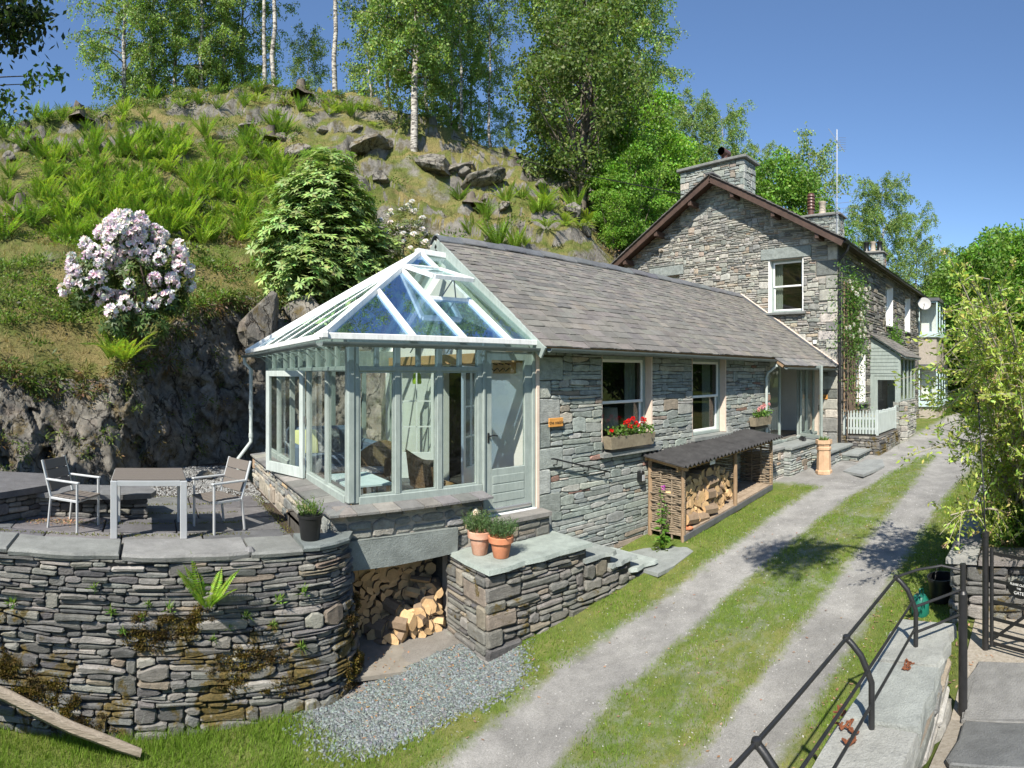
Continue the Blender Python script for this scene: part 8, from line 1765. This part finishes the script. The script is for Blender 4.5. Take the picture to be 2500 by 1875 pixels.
for k in range(130):       # plants rooted in cracks of the rock face
    i = int(rng_.integers(130, 330)); j = int(rng_.integers(8, 60)); q = CV[i, j]; n = 40; dd = unit(rng_.normal(size=(n, 3)) + np.array([0, -.5, .2])); c_ = np.array([(.10, .14, .035), (.15, .12, .045), (.12, .18, .035)][k % 3])
    L_.add(kites(q + dd * .14 * rng_.random((n, 1)), dd + np.array([0, 0, -.3]), rng_.uniform(.04, .12, n), rng_.uniform(.012, .03, n), rng_, c_))
tag(L_.build('hill_scrub', 'leaf'), 'low brambles, heather and seedlings scattered over the hillside', 'undergrowth', kind='stuff')
# slate chips before the log store, on the terrace strip and loose in the ruts
def chips(X, Y, Z, s, g, cols, name, label):
    n = len(X); a = g.uniform(0, 2 * pi, n); ca, sa = np.cos(a), np.sin(a); sx = s * g.uniform(.7, 1.4, n); sy = s * g.uniform(.45, .9, n); q = np.array([[-1, -.8], [.9, -1], [1, .7], [-.6, 1]]); V = np.zeros((n, 8, 3)); tz_ = g.normal(size=(n, 2)) * .35
    for k in range(4):
        u, v = q[k] ; jj = g.uniform(.7, 1.2, n); x = u * sx * jj; y = v * sy * jj; V[:, k] = np.stack([X + x * ca - y * sa, Y + x * sa + y * ca, Z - .004 + x * tz_[:, 0] + y * tz_[:, 1]], 1); V[:, k + 4] = V[:, k] * 1 + np.stack([-x * .12 * ca, -x * .12 * sa, s * .28 + .003], 1)
    f = np.array([[4, 5, 6, 7], [0, 1, 5, 4], [1, 2, 6, 5], [2, 3, 7, 6], [3, 0, 4, 7]]); F = (f[None] + 8 * np.arange(n)[:, None, None]).reshape(-1, 4); tag(np_mesh(name, V.reshape(-1, 3), F, MAT['chip'], None, np.repeat(cols, 8, 0)), label, 'gravel', kind='stuff')
n = 44000; X = g.uniform(1.0, 4.6, n); Y = g.uniform(4.0, 5.75, n); w = sstep(4.1, 3.5, X + .6 * (5.0 - Y)) * sstep(1.0, 1.8, X - .35 * (5.6 - Y)) * sstep(4.4, 4.8, Y); k = (g.random(n) < w) & ~((X > 3.44) & (Y > 5.06)) & (zground(X, Y) < 0) & ~((X < 2.22) & (Y > 5.42)) & ~((X > 1.95) & (X < 3.5) & (Y > 5.58)); X, Y = X[k], Y[k]; n = len(X)
chips(X, Y, zground(X, Y) + g.uniform(0, .012, n), g.uniform(.007, .02, n), g, np.array([.185, .215, .213]) * g.uniform(.55, 1.35, (n, 1)) * (1 + .05 * g.normal(size=(n, 3))), 'slate_chippings', 'loose blue grey slate chippings before the log store')
n = 7000; X = g.uniform(1.2, 12, n); Y = np.where(g.random(n) < .5, rut(X), rut2(X)) + g.normal(size=n) * .45; k = Y > 1.2; X, Y = X[k], Y[k]; n = len(X); chips(X, Y, zground(X, Y) - .004, g.uniform(.004, .013, n) * (1 + .03 * X), g, np.array([.36, .36, .345]) * g.uniform(.6, 1.3, (n, 1)) * np.ones((n, 3)), 'lane_gravel', 'fine loose gravel in the lane ruts')
n = 12000; X = g.uniform(-3.5, 1.92, n); Y = g.uniform(8.9, 12.6, n); k = (Y > 9.42) | (X > 1.76); X, Y = X[k], Y[k]; n = len(X); chips(X, Y, np.full(n, PATIO_Z - .02), g.uniform(.012, .03, n), g, np.array([.27, .275, .27]) * g.uniform(.6, 1.3, (n, 1)) * np.ones((n, 3)), 'terrace_gravel', 'grey gravel strip between flagstones and rock face')
n = 420; X = g.uniform(1.9, 3.9, n); Y = g.uniform(4.7, 6.2, n); k = ~((X > 3.4) & (Y > 5.0)); X, Y = X[k], Y[k]; n = len(X); V, F, C = kites(np.stack([X, Y, np.where(Y > 5.58, -3.235, zground(X, Y) + .018)], 1), np.stack([g.normal(size=n), g.normal(size=n), g.normal(size=n) * .15], 1), g.uniform(.02, .06, n), g.uniform(.008, .02, n), g, (.42, .25, .12), side=np.tile([[0.05, 0.05, 1.0]], (n, 1))); tag(np_mesh('wood_chips', V, F, MAT['leaf_litter'], None, C), 'splinters and bark scattered on the gravel by the log store', 'litter', kind='stuff')
n = 900; X = np.concatenate([g.normal(-1.25, .25, 300), g.uniform(4.2, 6.4, 350), g.uniform(2, 9, 250)]); Y = np.concatenate([g.normal(7.75, .12, 300), g.uniform(.2, 1.9, 350), g.uniform(1.3, 5.6, 250)]); Z = np.concatenate([np.full(300, PATIO_Z + .015), zground(X[300:], Y[300:]) + .012]); V, F, C = kites(np.stack([X, Y, Z], 1), g.normal(size=(n, 3)) * np.array([1, 1, .2]), g.uniform(.02, .05, n), g.uniform(.012, .03, n), g, (.36, .22, .13), side=np.tile([[.05, .05, 1.0]], (n, 1))); tag(np_mesh('dead_leaves', V, F, MAT['leaf_litter'], None, C), 'brown fallen leaves lying on the grass and flags', 'litter', kind='stuff')
# moss cushions on the lower terrace wall and between the flags
g = np.random.default_rng(161); L_ = Leaves()
for k in range(620):
    u = g.uniform(2.3, TL - .2); v = g.uniform(-3.5, -2.28)
    if mnoise.noise((u * 1.25, v * 1.9, 3.0)) + .25 * mnoise.noise((u * 5, v * 5, 1.0)) < .16: continue
    for j in range(3):
        c = np.array(terr(u + g.normal() * .05, v + g.normal() * .035, .035)); n = 60; dd = unit(g.normal(size=(n, 3)) + np.array([0, -.7, .2])); L_.add(kites(c + dd * g.random((n, 1)) * np.array([.06, .025, .035]), dd, .018, .013, g, np.array([(.115, .085, .026), (.16, .125, .03), (.075, .055, .025)][k % 3])))
n = 5200; X = g.uniform(-3.4, 1.9, n); Y = 6.05 + g.integers(0, 7, n) * .56 + g.normal(size=n) * .03; X2 = np.where(X > 1.3, 1.78 + g.normal(size=n) * .05, X); L_.add(kites(np.stack([X2, np.where(X > 1.3, g.uniform(6, 9.4, n), Y), np.full(n, PATIO_Z + .004)], 1), g.normal(size=(n, 3)) * .4 + np.array([0, 0, .8]), .022, .014, g, (.14, .15, .035)))
tag(L_.build('moss', 'leaf'), 'brown and yellow moss cushions on the terrace wall and joints', 'moss', kind='stuff')
